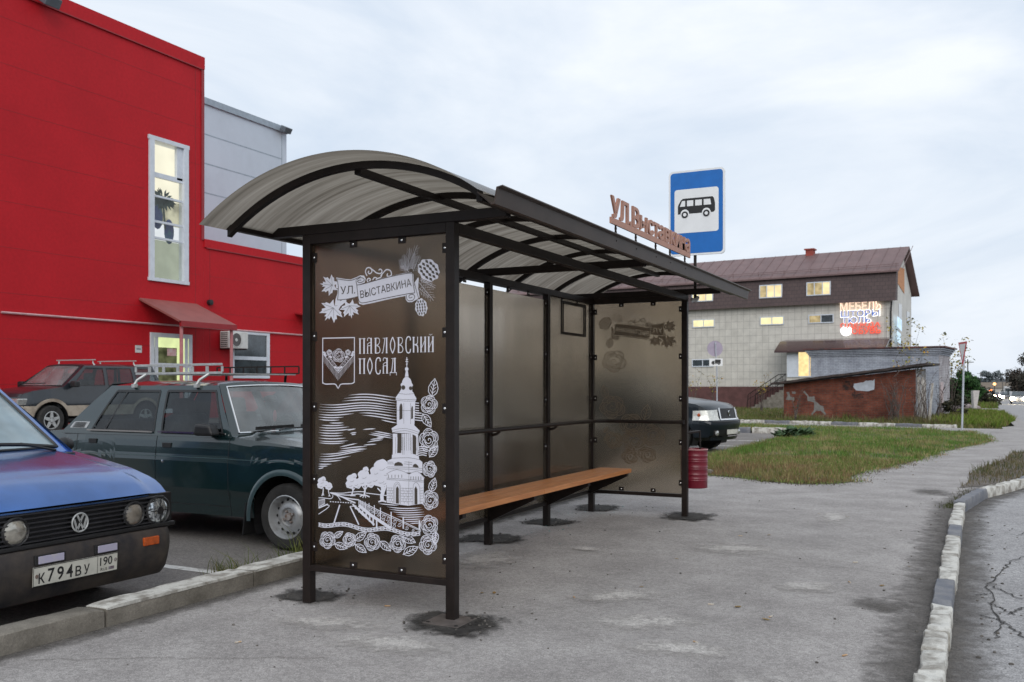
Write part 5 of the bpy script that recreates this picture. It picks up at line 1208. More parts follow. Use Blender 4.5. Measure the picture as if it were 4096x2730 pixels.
for sg in (1, -1):
    b = MB(); b.box(.65, .70, sg * .57 - .13, sg * .57 + .13, .62, .80); cl.out(b, 'headlight', M_lens, bevel=.01)
b = MB(); b.box(-3.5, -3.4, -.74, .74, .40, .55); cl.out(b, 'bumper', M_black, bevel=.02)
b = MB(); b.ball((-.85, 0.02, 1.31), .05, 8, (.3, 2.2, .7)); cl.out(b, 'rear_view_mirror', M_black, smooth=True)
b = MB(); b.ball((-.80, .03, 1.14), .028, 10, (.6, .8, 2.2)); cl.out(b, 'hanging_charm', mat('charm_red', (.35, .08, .1), rough=.6), smooth=True)
# roof rack
rk_ = MB(); Mr = M_silver
def rail(y, x0, x1, zb_, zt_, m, nm):
    b = MB(); b.beam((x0, y, zt_), (x1, y, zt_ + .004), .012, .022); b.beam((x0, y, zb_), (x1, y, zb_ + .004), .012, .022)
    n = 6
    for i in range(n + 1):
        x = x0 + (x1 - x0) * i / n; wd = .035 if 0 < i < n else .025; b.beam((x, y, zb_ + .014), (x, y, zt_ - .014), .010, wd, up=(1, 0, 0))
    return cl.out(b, nm, m, bevel=.002)
rk0 = rail(-.55, -2.06, -.93, 1.555, 1.635, M_silver, 'roof_rack')
def radd(fn, nm, m): b = MB(); fn(b); return cl.out(b, nm, m, rk0)
b = MB(); y = .55
b.beam((-2.06, y, 1.635), (-.93, y, 1.639), .014, .014); b.beam((-2.06, y, 1.56), (-.93, y, 1.564), .014, .014)
for i in range(7): x = -2.06 + 1.13 * i / 6; b.beam((x, y, 1.565), (x, y, 1.632), .012, .012)
cl.out(b, 'far_rail', M_steel, rk0)  # dark metal puts the shade on the far silver rail into its colour
for i in range(7):
    x = -2.0 + 1.02 * i / 6; b = MB(); b.beam((x, -.543, 1.552), (x, .543, 1.552), .03, .012); cl.out(b, 'cross_bar', M_silver if i % 3 == 0 else M_steel, rk0)
for x in (-1.98, -1.16):
    for sg, m_ in ((-1, M_silver), (1, M_steel)):  # far legs darker too, their shade is in the colour
        b = MB(); b.tube([(x + .06, sg * .545, 1.55), (x, sg * .605, 1.49), (x - .015, sg * .63, 1.44)], .014, 8); b.box(x - .04, x + .005, sg * .62 - .02, sg * .62 + .02, 1.42, 1.455); cl.out(b, 'leg', m_, rk0)

PX = mat('dark_teal_paint', (.008, .013, .018), rough=.3, var=.12, scale=3, coat=.25, spec=.3); PK = mat('black_car_paint', (.006, .006, .007), rough=.3, var=.1, coat=.3, spec=.3)
# ---- two more saloons behind the back panels, seen only as dark blurs through the glass
def copy_tree(o, parent=None, depth=0):
    c = o.copy(); COL.objects.link(c)
    if parent is not None: c.parent = parent
    for ch in [x for x in COL.objects if x.parent == o and x.name.split('.')[0] not in ('roof_rack',)]: copy_tree(ch, c, depth + 1)
    return c
for (v, u, lab) in ((-1.5, 4.95, 'black saloon behind the middle back panels of the shelter'), (-1.6, 7.7, 'black saloon behind the far back panel of the shelter')):
    c = copy_tree(lada); c.location = (v, u, lz); c['label'] = lab
    for q in [x for x in COL.objects if x.parent == c]:
        for sl_ in q.material_slots:
            if sl_.material == PG: sl_.link = 'OBJECT'; sl_.material = PK
# ---- blue hatchback nose
PB = mat('blue_metallic_paint', (.065, .155, .40), rough=.24, var=.2, scale=2, coat=.35, rvar=.05, metal=.75)
vw = empty('parked_car', (-1.82, -.84, lz), 'blue hatchback with round twin lamps and a dirty dark bumper, nose at the kerb', 'car')
cv = Car(vw, PB, dict(xf=.75, xr=-3.2, wb=2.475, wr=.29, ra=.345, sill=.25, rimrad=.19, track=.77, bow=.07, crown=.03, cowl=-.27, deck=None,
    hw=[(.75, .735), (.6, .765), (.2, .79), (-.6, .80), (-2.4, .80), (-3.2, .74)], sec=[(.25, -.04), (.45, 0), (.7, 0), (1.0, -.03)],
    belt=[(.75, .715), (.72, .745), (.6, .80), (.37, .862), (.0, .925), (-.27, .968), (-2.6, .98), (-3.2, .95)],
    screen=M_fogglare, fz=.705, nose=[(.25, -.04), (.5, -.02), (.75, -.01)], tail=[(.25, .05), (.5, 0), (1, .1)],
    gz=(.98, 1.40), gy=(.735, .555), A=(-.22, -.74), C=(-3.1, -2.75), win=[(-.42, -1.35, -.84, -1.4), (-1.45, -2.7, -1.5, -2.45)], rc=.035, wbow=.14, trim=.02, rimr=.011, doors=[], ridge=.022, ry=.60))
cv.body(); cv.greenhouse(); cv.interior(); cv.wheels('steel')
gx = -1.0                                            # front parts are placed in the scene where the photo shows them
def vbox(b, v0, v1, u0, u1, z0, z1): return b.box(v0, v1, u0, u1, z0, z1)
g = MB(); g.box(-1.10, -1.045, -1.585, -.095, .46, .665); gr = g.build('grille', M_black, vw)
b = MB()
for k in range(7): z = .475 + .027 * k; b.prism([(-1.045, -1.50, z), (-1.018, -1.50, z + .006), (-1.018, -1.50, z + .012), (-1.045, -1.50, z + .016)], (0, 1.32, 0))
b.build('grille_slat', mat('grille_plastic', (.03, .03, .034), rough=.4, var=.2), gr)
MB().box(-1.06, -1.012, -1.59, -.09, .445, .472).build('grille_lip', M_black, vw, bevel=.006)
def lamp(u, z, r, lensm, nm, cross=False):
    b = MB(); b.lathe([(r + .012, -.04), (r + .014, .012), (r + .004, .020), (r - .004, .012)], (-1.035, u, z), (1, 0, 0), 28); o = b.build(nm, M_black, vw, smooth=True, angle=40)
    b = MB(); b.lathe([(r - .003, .010), (r * .8, .020), (r * .4, .028), (0, .030)], (-1.035, u, z), (1, 0, 0), 28); b.build('lens', lensm, o, smooth=True)
    if cross: b = MB(); b.beam((-1.003, u, z - r * .85), (-1.003, u, z + r * .85), .006, .006); b.beam((-1.003, u - r * .85, z), (-1.003, u + r * .85, z + .004), .005, .005); b.lathe([(.026, 0), (.026, .006), (0, .006)], (-1.008, u, z), (1, 0, 0), 12); b.build('lens_cross', M_black, o)
M_lensd = mat('dusty_lens', (.17, .15, .125), rough=.28, var=.25, scale=25, coat=.8)
M_lensb = mat('fluted_lens', (.62, .66, .68), rough=.1, col2=(.16, .18, .20), lo=.45, hi=.58, scale=16, stretch=(1, 5, 1), metal=.8, coat=1)
lamp(-.225, .555, .088, M_lensb, 'headlight', True); lamp(-.425, .555, .072, M_lensd, 'spot_lamp'); lamp(-1.255, .552, .075, mat('clear_spot_lens', (.4, .38, .33), rough=.15, var=.2, scale=20, coat=1, metal=.5), 'spot_lamp'); lamp(-1.455, .555, .088, M_lensb, 'headlight', True)
# round badge
b = MB(); u, z = -.84, .556
b.lathe([(.058, 0), (.061, .008), (.055, .012), (.050, .008), (.050, 0)], (-1.018, u, z), (1, 0, 0), 30)
bd = b.build('badge', M_silver, vw, smooth=True)
b = MB()
def vst(pts, wd):
    for a, c in zip(pts, pts[1:]): b.beam((-1.010, u + a[0], z + a[1]), (-1.010, u + c[0], z + c[1]), wd, .006, up=(1, 0, 0))
vst([(-.022, .046), (0, .004), (.022, .046)], .011); vst([(-.044, .024), (-.022, -.044), (0, -.004)], .011); vst([(0, -.004), (.022, -.044), (.044, .024)], .011)
b.build('badge_letters', M_silver, bd); MB().lathe([(.052, .001), (0, .001)], (-1.018, u, z), (1, 0, 0), 24).build('badge_field', M_black, bd)
# bumper: deep dirty plastic, rounded at the corner
M_bump = mat('dirty_bumper', (.016, .015, .019), rough=.6, col2=(.075, .060, .048), lo=.36, hi=.70, scale=4.5, detail=9, bump=.15, bscale=50)
b = MB(); prof = [(.445, -.03), (.44, .035), (.40, .05), (.34, .055), (.30, .05), (.24, .035), (.18, .015), (.13, -.03), (.125, -.12)]
us = np.concatenate([np.linspace(-1.66, -1.45, 6), np.linspace(-1.3, -.35, 8), np.linspace(-.26, -.06, 8)])
def bumpv(u, o):
    e = max(0, abs(u + .84) - .62) / .17; return -1.03 + o - .18 * e ** 2.2
b.add([(bumpv(u, o), u + (0 if abs(u + .84) < .7 else -.34 * (.445 - z) * (1 if u > -.84 else -1)), z) for u in us for z, o in prof], [(i * 9 + j, i * 9 + j + 1, (i + 1) * 9 + j + 1, (i + 1) * 9 + j) for i in range(len(us) - 1) for j in range(8)])
for k in (0, len(us) - 1):
    pass
bu = b.build('bumper', M_bump, vw, smooth=True, angle=35)
b = MB(); b.box(-2.3, -1.15, -.115, -.07, .16, .44); b.box(-2.3, -1.15, -1.61, -1.565, .16, .44); b.build('valance', M_bump, vw)
for u0, u1 in ((-1.175, -.975), (-.77, -.595)):
    b = MB(); b.box(-1.0, -.966, u0, u1, .352, .408); fl = b.build('fog_lamp', M_black, vw, bevel=.004)
    b = MB(); b.box(-.967, -.962, u0 + .02, u1 - .012, .358, .402); b.build('lens', mat('fog_lens', (.42, .40, .52), rough=.2, col2=(.55, .52, .44), lo=.45, hi=.55, scale=6, coat=.8), fl, bevel=.002)
b = MB(); b.box(-1.04, -.962, -.395, -.27, .345, .40); b.build('indicator', M_amber, vw, bevel=.006)
plate(vw, (-.972, -1.19, .232), (-.972, -.605, .232), .112, Vector((1, 0, -.06)).normalized(), 'К794ВУ', '190')
b = MB(); b.lathe([(.014, 0), (.012, .005), (0, .006)], (-.968, -1.165, .29), (1, 0, 0), 10); b.lathe([(.014, 0), (.012, .005), (0, .006)], (-.968, -.622, .30), (1, 0, 0), 10); b.build('plate_screw', M_rust, vw)
# cowl slats, wiper
b = MB()
for k in range(26): y = -.55 + .9 * k / 25; b.beam((-.185, y, .982), (-.245, y + .012, .99), .010, .006)
cv.out(b, 'cowl_slat', M_black)
for y0, y1 in ((.52, -.05), (-.08, -.6)):
    wx = lambda y: -.22 + .14 * (1 - (y / .735) ** 2) + .028
    b = MB(); b.tube([(wx(y0) + .03, y0, .985), (wx(y0 - .1) + .01, y0 - .12, 1.012), (wx((y0 + y1) / 2), (y0 + y1) / 2, 1.045)], .010, 6); b.tube([(wx(y0), y0 + .02, 1.008), (wx((y0 + y1) / 2), (y0 + y1) / 2, 1.04), (wx(y1) - .02, y1, 1.055)], .014, 6); cv.out(b, 'wiper', M_black, smooth=True)
b = MB(); b.ball((-.36, .80, 1.0), .075, 10, (.6, 1.0, .75)); cv.out(b, 'mirror', M_black, smooth=True)

# ---- small dark off-roader by the red wall
PD = mat('dusty_black_green_paint', (.011, .015, .02), rough=.32, var=.25, scale=4, coat=.6)
gz_ = .285
sv = empty('parked_car', (-15.66, 9.44, gz_), 'dark off-roader with muddy beige lower panels parked along the red wall', 'car', rz=R(-90))
cs = Car(sv, PD, dict(xf=.72, xr=-3.25, wb=2.65, wr=.335, ra=.42, sill=.42, rimrad=.2, tw=.21, track=.86, bow=.10, crown=.04, cowl=-.36, deck=None,
    hw=[(.72, .70), (.5, .80), (0, .86), (-2.6, .86), (-3.25, .80)], sec=[(.35, -.02), (.6, .0), (.72, .0), (.85, -.02), (1.1, -.06)],
    belt=[(.72, .86), (.66, .93), (.4, 1.0), (-.36, 1.09), (-2.8, 1.10), (-3.25, 1.10)], nose=[(.3, -.06), (.5, 0), (.9, -.06)], tail=[(.3, .05), (1, 0)],
    gz=(1.09, 1.59), gy=(.80, .64), A=(-.34, -1.02), C=(-3.22, -3.05), win=[(-.55, -1.48, -1.1, -1.52), (-1.58, -2.35, -1.62, -2.35), (-2.45, -3.1, -2.45, -2.98)], rc=.06, wbow=.12, doors=[(-1.53, -.45, (-1.4, .97)), (-2.4, -1.53, (-2.25, .98))], doorside=-1))
cs.sp['doorside'] = -1
# the side facing the camera is the car's left or right: local -y
cs.body(); cs.greenhouse(); cs.interior(); cs.wheels('alloy')
M_mud = mat('muddy_beige_cladding', (.36, .31, .25), rough=.7, col2=(.19, .15, .115), lo=.42, hi=.66, scale=5, detail=8)
for sg in (1, -1):
    b = MB()
    xs = sorted(set(list(np.linspace(-3.2, .62, 50)) + [xw + .42 * math.cos(t) for xw in (0, -2.65) for t in np.linspace(0, math.pi, 15)]))
    def top(x):
        z = .66
        for xw in (0, -2.65):
            d = .50 ** 2 - (x - xw) ** 2
            if d > 0: z = max(z, .335 + math.sqrt(d) * .98)
        return z
    for x0, x1 in zip(xs, xs[1:]):
        q = []
        for x, f in ((x0, 0), (x1, 0), (x1, 1), (x0, 1)):
            z = (max(.40, cs.zlow(x)) if f == 0 else max(top(x), cs.zlow(x) + .05)); q.append((x, sg * (cs.y(x, .6) + .018), z))
        b.quad(*(q if sg < 0 else q[::-1]))
    cs.out(b, 'cladding', M_mud)
b = MB(); b.box(.60, .84, -.80, .80, .42, .66); cs.out(b, 'bumper', M_mud, bevel=.05)
b = MB(); b.box(.70, .80, -.42, .42, .68, .84); cs.out(b, 'grille', M_black)
for sg in (1, -1): b = MB(); b.box(.52, .77, sg * .63 - .13, sg * .63 + .13, .68, .83); cs.out(b, 'headlight', M_lens, bevel=.02)
for sg in (1, -1): b = MB(); b.box(-.62, -.48, sg * .83, sg * 1.02, 1.08, 1.22); cs.out(b, 'mirror', M_black, bevel=.03)
b = MB()
for x in (-1.3, -2.5):
    b.beam((x, -.68, 1.735), (x, .68, 1.735), .03, .025)
    for sg in (1, -1): b.tube([(x, sg * .6, 1.735), (x, sg * .60, 1.66), (x, sg * .655, 1.60)], .018, 6)
cs.out(b, 'roof_bar', M_silver)
b = MB(); b.beam((.0, -.3, 1.16), (-.1, .5, 1.17), .03, .02); cs.out(b, 'wiper', M_black)
b = MB(); b.tube([(.15, -.72, 1.04), (.55, -.74, 1.9)], .004, 4); cs.out(b, 'aerial', M_silver)

# ---- dark estate off-roader beyond the shelter
sx_ = empty('parked_car', (-1.87, 15.78, -.05), 'dark off-roader with a chrome framed grille beyond the far end of the shelter', 'car', rz=R(-12))
cx = Car(sx_, PX, dict(xf=.78, xr=-3.6, wb=2.75, wr=.36, ra=.44, sill=.34, rimrad=.22, tw=.24, track=.86, bow=.13, crown=.05, cowl=-.75, deck=None,
    hw=[(.78, .70), (.6, .82), (.3, .87), (-3, .89), (-3.6, .82)], sec=[(.3, -.03), (.6, .02), (.68, .02), (.72, -.02), (1.0, -.03), (1.2, -.08)],
    belt=[(.78, .90), (.72, .97), (.5, 1.05), (-.1, 1.13), (-.75, 1.2), (-3.6, 1.2)], nose=[(.24, -.10), (.40, -.02), (.6, .03), (.68, .03), (.72, -.03), (.95, -.08)], tail=[(.3, .05), (1, 0)],
    gz=(1.19, 1.74), gy=(.82, .66), A=(-.72, -1.4), C=(-3.55, -3.35), win=[(-.95, -1.75, -1.5, -1.8), (-1.85, -2.6, -1.9, -2.6), (-2.7, -3.4, -2.7, -3.25)], rc=.06, wbow=.12, doors=[(-1.8, -.78, (-1.6, 1.0))]))
cx.body(); cx.greenhouse(); cx.interior(); cx.wheels('alloy')
def xf(y, z): p = cx.pt(.78, z, 1); return p[0] + .13 * (1 - min(1, abs(y) / .70) ** 2.6)
def front_patch(y0, y1, z0, z1, off, name, m, parent=None, n=8, sk=0):
    b = MB(); b.grid(lambda a, c: (xf(y0 + (y1 - y0) * a, z0 + (z1 - z0) * c) + off, y0 + (y1 - y0) * a * (1 - 0) + sk * c * (1 if y0 + (y1 - y0) * a > 0 else -1), z0 + (z1 - z0) * c), n, 4)
    return cx.out(b, name, m, parent, smooth=True)
gr = front_patch(-.36, .36, .735, .955, .012, 'grille', M_black)
for y0, y1, z0, z1 in ((-.40, -.362, .72, .97), (.362, .40, .72, .97), (-.40, .40, .708, .736)): front_patch(y0, y1, z0, z1, .024, 'grille_frame', M_chrome, gr)
b = MB(); b.tube([(xf(0, .85) + .03, .03 * math.cos(t) * (1 - .3 * math.sin(2 * t)), .85 + .055 * math.sin(t)) for t in np.linspace(.3, 5.6, 16)], .009, 6); b.tube([(xf(0, .85) + .03, -.03 + .06 * k, .87 - .04 * k) for k in (0, .5, 1)], .008, 6); cx.out(b, 'badge', M_chrome, gr, smooth=True)
for sg in (1, -1):
    b = MB()
    def hl(a, c, sg=sg):
        z = .705 + (.225 - .02 * a) * c
        if a < .55: yy = .44 + (.70 - .44) * a / .55; return (xf(yy, z) + .014, sg * yy, z)
        x = .78 - .34 * (a - .55) / .45; p = cx.pt(x, z, 1); return (p[0] + .014 * (1 - (a - .55) / .45), sg * (p[1] + .014), z)
    b.grid(hl, 12, 4); o = cx.out(b, 'headlight', mat('clear_headlight', (.62, .62, .58), rough=.15, var=.2, scale=22, metal=.25, coat=1), smooth=True)
    b = MB(); b.lathe([(.04, -.01), (.03, .012), (0, .016)], (.57, sg * (cx.pt(.57, .82, 1)[1] + .016), .82), (0, sg, 0), 10); cx.out(b, 'indicator', M_amber, o)
    b = MB(); b.lathe([(.055, -.02), (.055, .012), (.04, .022), (0, .024)], (xf(.52, .43) + .02, sg * .52, .43), (1, 0, 0), 16); cx.out(b, 'fog_lamp', M_lens, smooth=True)
front_patch(-.62, .62, .36, .50, .008, 'air_intake', M_black)
front_patch(-.68, .68, .66, .69, .01, 'bumper_edge', M_black)
front_patch(-.66, .66, .27, .345, .03, 'lower_lip', PX)
b = MB(); px_ = xf(0, .44) + .03
plate(sx_, cx.g((px_, -.20, .39)), cx.g((px_, .32, .39)), .112, tuple(cx.T.to_3x3() @ Vector((1, 0, 0))), '', '', rus=False)
# ------------------------------------------------------------------ red retail building
WV = -18.0                                           # its front wall stands on the plane X = WV
M_red = mat('red_panel', (.445, .010, .017), rough=.6, var=.06, scale=.6, detail=6, speck=.06, speckscale=12, spec=.22)
M_redd = mat('red_trim', (.27, .011, .016), rough=.4, var=.08)
M_seam = mat('panel_seam', (.27, .010, .014), rough=.7)
M_grey = mat('pale_blue_grey_panel', (.50, .56, .64), rough=.5, var=.05, scale=.8)
M_greys = mat('grey_panel_seam', (.30, .36, .42), rough=.6)
M_pvc = mat('white_window_frame', (.60, .64, .70), rough=.4, var=.06, scale=6)
M_panedark = mat('dark_window_pane', (.035, .045, .05), rough=.06, var=.5, scale=2.5, coat=1)
def Wp(px, py, v=WV): return on_x(px, py, v)
uE = Wp(813, 1000).y; zT = Wp(813, 237).z; zL = Wp(987 - 100, 975).z; uW = 26.0
g = zlot(WV) - .1
rb_ = empty('retail_building', (WV, uE, g), 'tall red metal clad retail building with a low red wing', 'building')
wr = [Wp(596, 542), Wp(748, 1135)]                   # tall window opening
w_u0, w_u1, w_z0, w_z1 = wr[0].y, wr[1].y, wr[1].z + .05, wr[0].z - .1
b = MB()
for (u0, u1, z0, z1) in ((6.5, w_u0, g, zT), (w_u1, uE, g, zT), (w_u0, w_u1, g, w_z0), (w_u0, w_u1, w_z1, zT)):
    b.quad((WV, u0, z0), (WV, u1, z0), (WV, u1, z1), (WV, u0, z1))
b.quad((WV, uE, g), (WV - 14, uE, g), (WV - 14, uE, zT), (WV, uE, zT)); b.quad((WV, 6.5, zT), (WV, uE, zT), (WV - 14, uE, zT), (WV - 14, 6.5, zT))
b.quad((WV - 14, 6.5, g), (WV, 6.5, g), (WV, 6.5, zT), (WV - 14, 6.5, zT))
b.build('wall', M_red, rb_); b = MB()
for q in (((w_u0, w_z0), (w_u1, w_z0)), ((w_u1, w_z0), (w_u1, w_z1)), ((w_u1, w_z1), (w_u0, w_z1)), ((w_u0, w_z1), (w_u0, w_z0))):
    (a, c), (d, e) = q; b.quad((WV, a, c), (WV, d, e), (WV - .35, d, e), (WV - .35, a, c))
b.build('window_reveal', M_pvc, rb_)
b = MB(); b.quad((WV, uE + .002, g), (WV, uW, g), (WV, uW, zL), (WV, uE + .002, zL)); b.quad((WV, uW, g), (WV - 12, uW, g), (WV - 12, uW, zL), (WV, uW, zL)); b.quad((WV, uE, zL), (WV, uW, zL), (WV - 12, uW, zL), (WV - 12, uE, zL))
b.build('wing_wall', M_red, rb_)
b = MB(); z = g + 1.15
while z < zT - .3:
    segs = [(6.5, uE - .12)] if not (w_z0 < z < w_z1) else [(6.5, w_u0 - .15), (w_u1 + .15, uE - .12)]
    for a, c in segs: b.box(WV, WV + .003, a, c, z - .005, z + .005)
    if z < zL - .2: b.box(WV, WV + .003, uE + .3, uW - .05, z - .005, z + .005)
    z += 1.15
for u in (uE - .33, uE + .28): b.box(WV, WV + .0035, u - .01, u + .01, g, zT - .4 if u < uE else zL - .2)
b.build('panel_joint', M_seam, rb_)
b = MB(); b.box(WV - .05, WV + .05, 6.5, uE + .02, zT - .34, zT + .04); b.box(WV - .3, WV + .045, uE + .022, uW + .03, zL - .22, zL + .04); b.build('parapet_cap', M_red, rb_)
b = MB(); b.box(WV - .05, WV + .056, 6.5, uE - .1, zT - .37, zT - .341); b.box(WV - .05, WV + .05, uE + .1, uW, zL - .25, zL - .221); b.box(WV + .001, WV + .03, uE - .1, uE + .02, zL, zT - .345); b.build('parapet_trim', M_redd, rb_)
# tall lit window
fw = .16
b = MB(); 
for (u0, u1, z0, z1) in ((w_u0 - .02, w_u0 + fw, w_z0, w_z1), (w_u1 - fw, w_u1 + .02, w_z0, w_z1), (w_u0 - .05, w_u1 + .05, w_z1 + .001, w_z1 + .12), (w_u0 - .05, w_u1 + .05, w_z0 - .1, w_z0 - .001)): b.box(WV - .05, WV + .06, u0, u1, z0, z1)
H = w_z1 - w_z0; zz = [0, .205, .36, .52, .67, 1]     # heights of the rails from the foot (fractions)
cuts = [w_z1 - H * f for f in (.245, .40, .585, .705)]
for i, c in enumerate(cuts): b.box(WV - .12, WV - .02, w_u0 + fw, w_u1 - fw, c - (.07 if i == 0 else .03), c + (.07 if i == 0 else .03))
b.box(WV - .12, WV - .02, w_u1 - fw - .22, w_u1 - fw - .001, w_z1 - H * .245, w_z1)
tw_ = b.build('tall_window', M_pvc, rb_)
zs = [w_z1] + cuts + [w_z0]
M_lit = emis('lit_room_cream', (1.0, .94, .75), .92, .06, 1.2); M_litd = emis('lit_room_dim', (.52, .50, .36), .75, .35, 2.5); M_litg = emis('lit_blind_greenish', (.50, .55, .43), .62, .10, 1.5); M_litw = emis('lit_white_panel', (.80, .83, .88), .9, .03)
for i, m_ in enumerate((M_lit, M_lit, M_litd, M_litw, M_litg)):
    MB().quad((WV - .34, w_u0, zs[i + 1]), (WV - .34, w_u1, zs[i + 1]), (WV - .34, w_u1, zs[i]), (WV - .34, w_u0, zs[i])).build('lit_room', m_, tw_)
b = MB(); b.quad((WV - .08, w_u0 + fw, w_z0), (WV - .08, w_u1 - fw, w_z0), (WV - .08, w_u1 - fw, w_z1), (WV - .08, w_u0 + fw, w_z1)); b.build('pane', pane_mat('shop_pane', (.93, .95, .93), .8), tw_)
# plant and clothes standing inside the window
rnd = random.Random(5); b = MB(); um = (w_u0 + w_u1) / 2; zc = cuts[1]
for k in range(70):
    a = rnd.uniform(0, 6.28); r = rnd.uniform(.05, .42); p = Vector((WV - .22 + rnd.uniform(-.05, .05), um - .05 + r * math.cos(a), zc - .02 + r * .6 * math.sin(a)))
    d = Vector((0, math.cos(a), math.sin(a) - .3)) * .16; n_ = Vector((0, -d.z, d.y)) * .3; b.poly([p - d, p + n_, p + d, p - n_])
b.tube([(WV - .22, um, zc - .1), (WV - .22, um + .08, zc - .9)], .03, 5)
tag(b.build('potted_plant', mat('house_plant', (.03, .055, .045), rough=.7, var=.4), None), 'dark leafy house plant standing behind the tall lit window', 'plant')
b = MB(); b.ball((WV - .24, um - .2, zc - .55), .26, 10, (.2, .8, 1.5)); b.ball((WV - .24, um + .25, zc - .95), .24, 10, (.2, .8, 1.6)); 
tag(b.build('hanging_clothes', mat('teal_blue_clothes', (.05, .13, .16), rough=.9, col2=(.05, .07, .17), lo=.45, hi=.55, scale=2.5), None, smooth=True), 'teal and blue clothes hanging behind the tall lit window', 'clothes')
# entrance door, canopy, side window, air conditioner
def frame_unit(name, pa, pc, fwd, lits, rails=(), parent=rb_, proud=.05, v=WV, stiles=()):
    u0, u1, z0, z1 = pa.y, pc.y, pc.z, pa.z; b = MB(); f = .13
    for (a, c, d, e) in ((u0, u0 + f, z0, z1), (u1 - f, u1, z0, z1), (u0 + f, u1 - f, z1 - f, z1), (u0 + f, u1 - f, z0, z0 + f)): b.box(v + .002, v + proud, a, c, d, e)
    for r_ in rails: zr_ = z0 + (z1 - z0) * r_; b.box(v + .002, v + proud * .8, u0 + f, u1 - f, zr_ - .06, zr_ + .06)
    for r_ in stiles: ur = u0 + (u1 - u0) * r_; b.box(v + .002, v + proud * .7, ur - .06, ur + .06, z0 + f, z1 - f)
    o = b.build(name, M_pvc, parent)
    for (a0, a1, c0, c1, m_) in lits:
        p = MB(); ua, ub = u0 + f + (u1 - u0 - 2 * f) * a0, u0 + f + (u1 - u0 - 2 * f) * a1; za, zb = z0 + f + (z1 - z0 - 2 * f) * c0, z0 + f + (z1 - z0 - 2 * f) * c1
        p.quad((v + .012, ua, za), (v + .012, ub, za), (v + .012, ub, zb), (v + .012, ua, zb)); p.build('pane', m_, o)
    return o
M_lgreen = emis('lit_doorway', (.75, .85, .42), .9, .1); M_dim = emis('dim_interior', (.10, .11, .055), .8, .6, 3)
pa, pc = Wp(599, 1330), Wp(765, 1330); pc.z = g + .3
dr = frame_unit('entrance_door', pa, pc, 0, [(0, 1, .86, 1, M_lgreen), (0, .66, .62, .86, M_dim), (.66, 1, .40, .86, M_lgreen), (0, .66, .36, .58, M_dim), (0, 1, 0, .36, M_panedark)], rails=(.60, .36), stiles=(.14, .86))
p0, p1 = Wp(664, 1395), Wp(700, 1425); MB().box(WV + .05, WV + .056, p0.y, p1.y, p1.z, p0.z).build('notice', mat('pink_notice', (.7, .36, .36), rough=.7, col2=(.75, .6, .6), scale=12), dr)
pa, pc = Wp(922, 1318), Wp(1075, 1318); pc.z = Wp(1075, 1515).z
frame_unit('window', pa, pc, 0, [(0, 1, .45, 1, M_panedark), (0, 1, 0, .38, M_panedark)], rails=(.42,))
# canopy over the entrance
zc1 = Wp(556, 1200).z; ua, ub = Wp(556, 1200).y, 0; CD = 2.0
for k in range(60):
    CD *= 1 + .05 * (1 if Wp(722, 1290, WV + CD).y > ua else -1) / (1 + k * .15)
ub = Wp(947, 1300, WV + CD).y - 1.2
zf = Wp(725, 1292, WV + CD).z
def cq(u, t): return (WV + CD * t, u, zc1 + (zf - zc1) * t)
b = MB(); b.prism([cq(ua, 0), cq(ub + 1.2, 0), cq(ub + 1.2, 1), cq(ua, 1)], (0, 0, .06)); cp = b.build('entrance_canopy', mat('dusty_red_sheet', (.26, .095, .085), rough=.5, var=.12, scale=2), rb_)
M_pp = mat('pink_post', (.42, .16, .17), rough=.5)
for u in (ua + .12, ub + 1.08): b = MB(); b.tube([(WV + CD - .1, u, g), (WV + CD - .1, u, zf + .05)], .05, 8); b.build('canopy_post', M_pp, cp)
b = MB(); b.box(WV + CD - .05, WV + CD + .02, ua, ub + 1.2, zf - .1, zf + .06); b.build('canopy_edge', M_redd, cp)
p0, p1 = Wp(0, 1250), Wp(1240, 1342)
b = MB(); b.tube([(WV + .05, p0.y, p0.z), (WV + .05, uW, p0.z)], .03, 6); b.build('wall_pipe', mat('pale_pink_pipe', (.55, .33, .34), rough=.5), rb_, smooth=True)
p = Wp(835, 1211); MB().lathe([(.09, 0), (.09, .12), (0, .13)], (WV, p.y, p.z), (1, 0, 0), 12).build('wall_vent', M_black, rb_)
# things fixed to the wall
def ac(px0, py0, px1, py1, v=WV):
    a, c = Wp(px0, py0), Wp(px1, py1); o = empty('air_conditioner', (v + .25, (a.y + c.y) / 2, c.z), 'white air conditioner unit on the red wall between door and window', 'air conditioner')
    M_ac = mat('ac_white', (.58, .58, .56), rough=.5, var=.1)
    MB().box(v + .08, v + .46, a.y, c.y, c.z, a.z).build('casing', M_ac, o, bevel=.02)
    um_ = a.y + (c.y - a.y) * .38; zm = (a.z + c.z) / 2; r = (a.z - c.z) * .42
    f = MB(); f.lathe([(r, .001), (r, .02), (r * .94, .02), (r * .94, .003)], (v + .461, um_, zm), (1, 0, 0), 24)
    f.build('fan_guard', M_ac, o); q = MB(); q.lathe([(r * .93, .003), (0, .003)], (v + .461, um_, zm), (1, 0, 0), 24); q.build('fan', mat('ac_dark', (.10, .09, .09), rough=.6, var=.3), o); q = MB(); q.lathe([(r * .25, .005), (r * .2, .02), (0, .02)], (v + .461, um_, zm), (1, 0, 0), 14); q.build('fan_hub', M_ac, o)
    b = MB()
    for u in (a.y + .1, c.y - .1): b.beam((v, u, c.z - .02), (v + .48, u, c.z - .02), .03, .03)
    b.build('bracket', M_steel, o); b = MB()
    for k in range(8): z = c.z + .06 + (a.z - c.z - .12) * k / 7; b.box(v + .12, v + .40, a.y - .004, a.y - .0005, z - .012, z + .012)
    b.build('louvre', M_steel, o)
ac(872, 1326, 950, 1398)
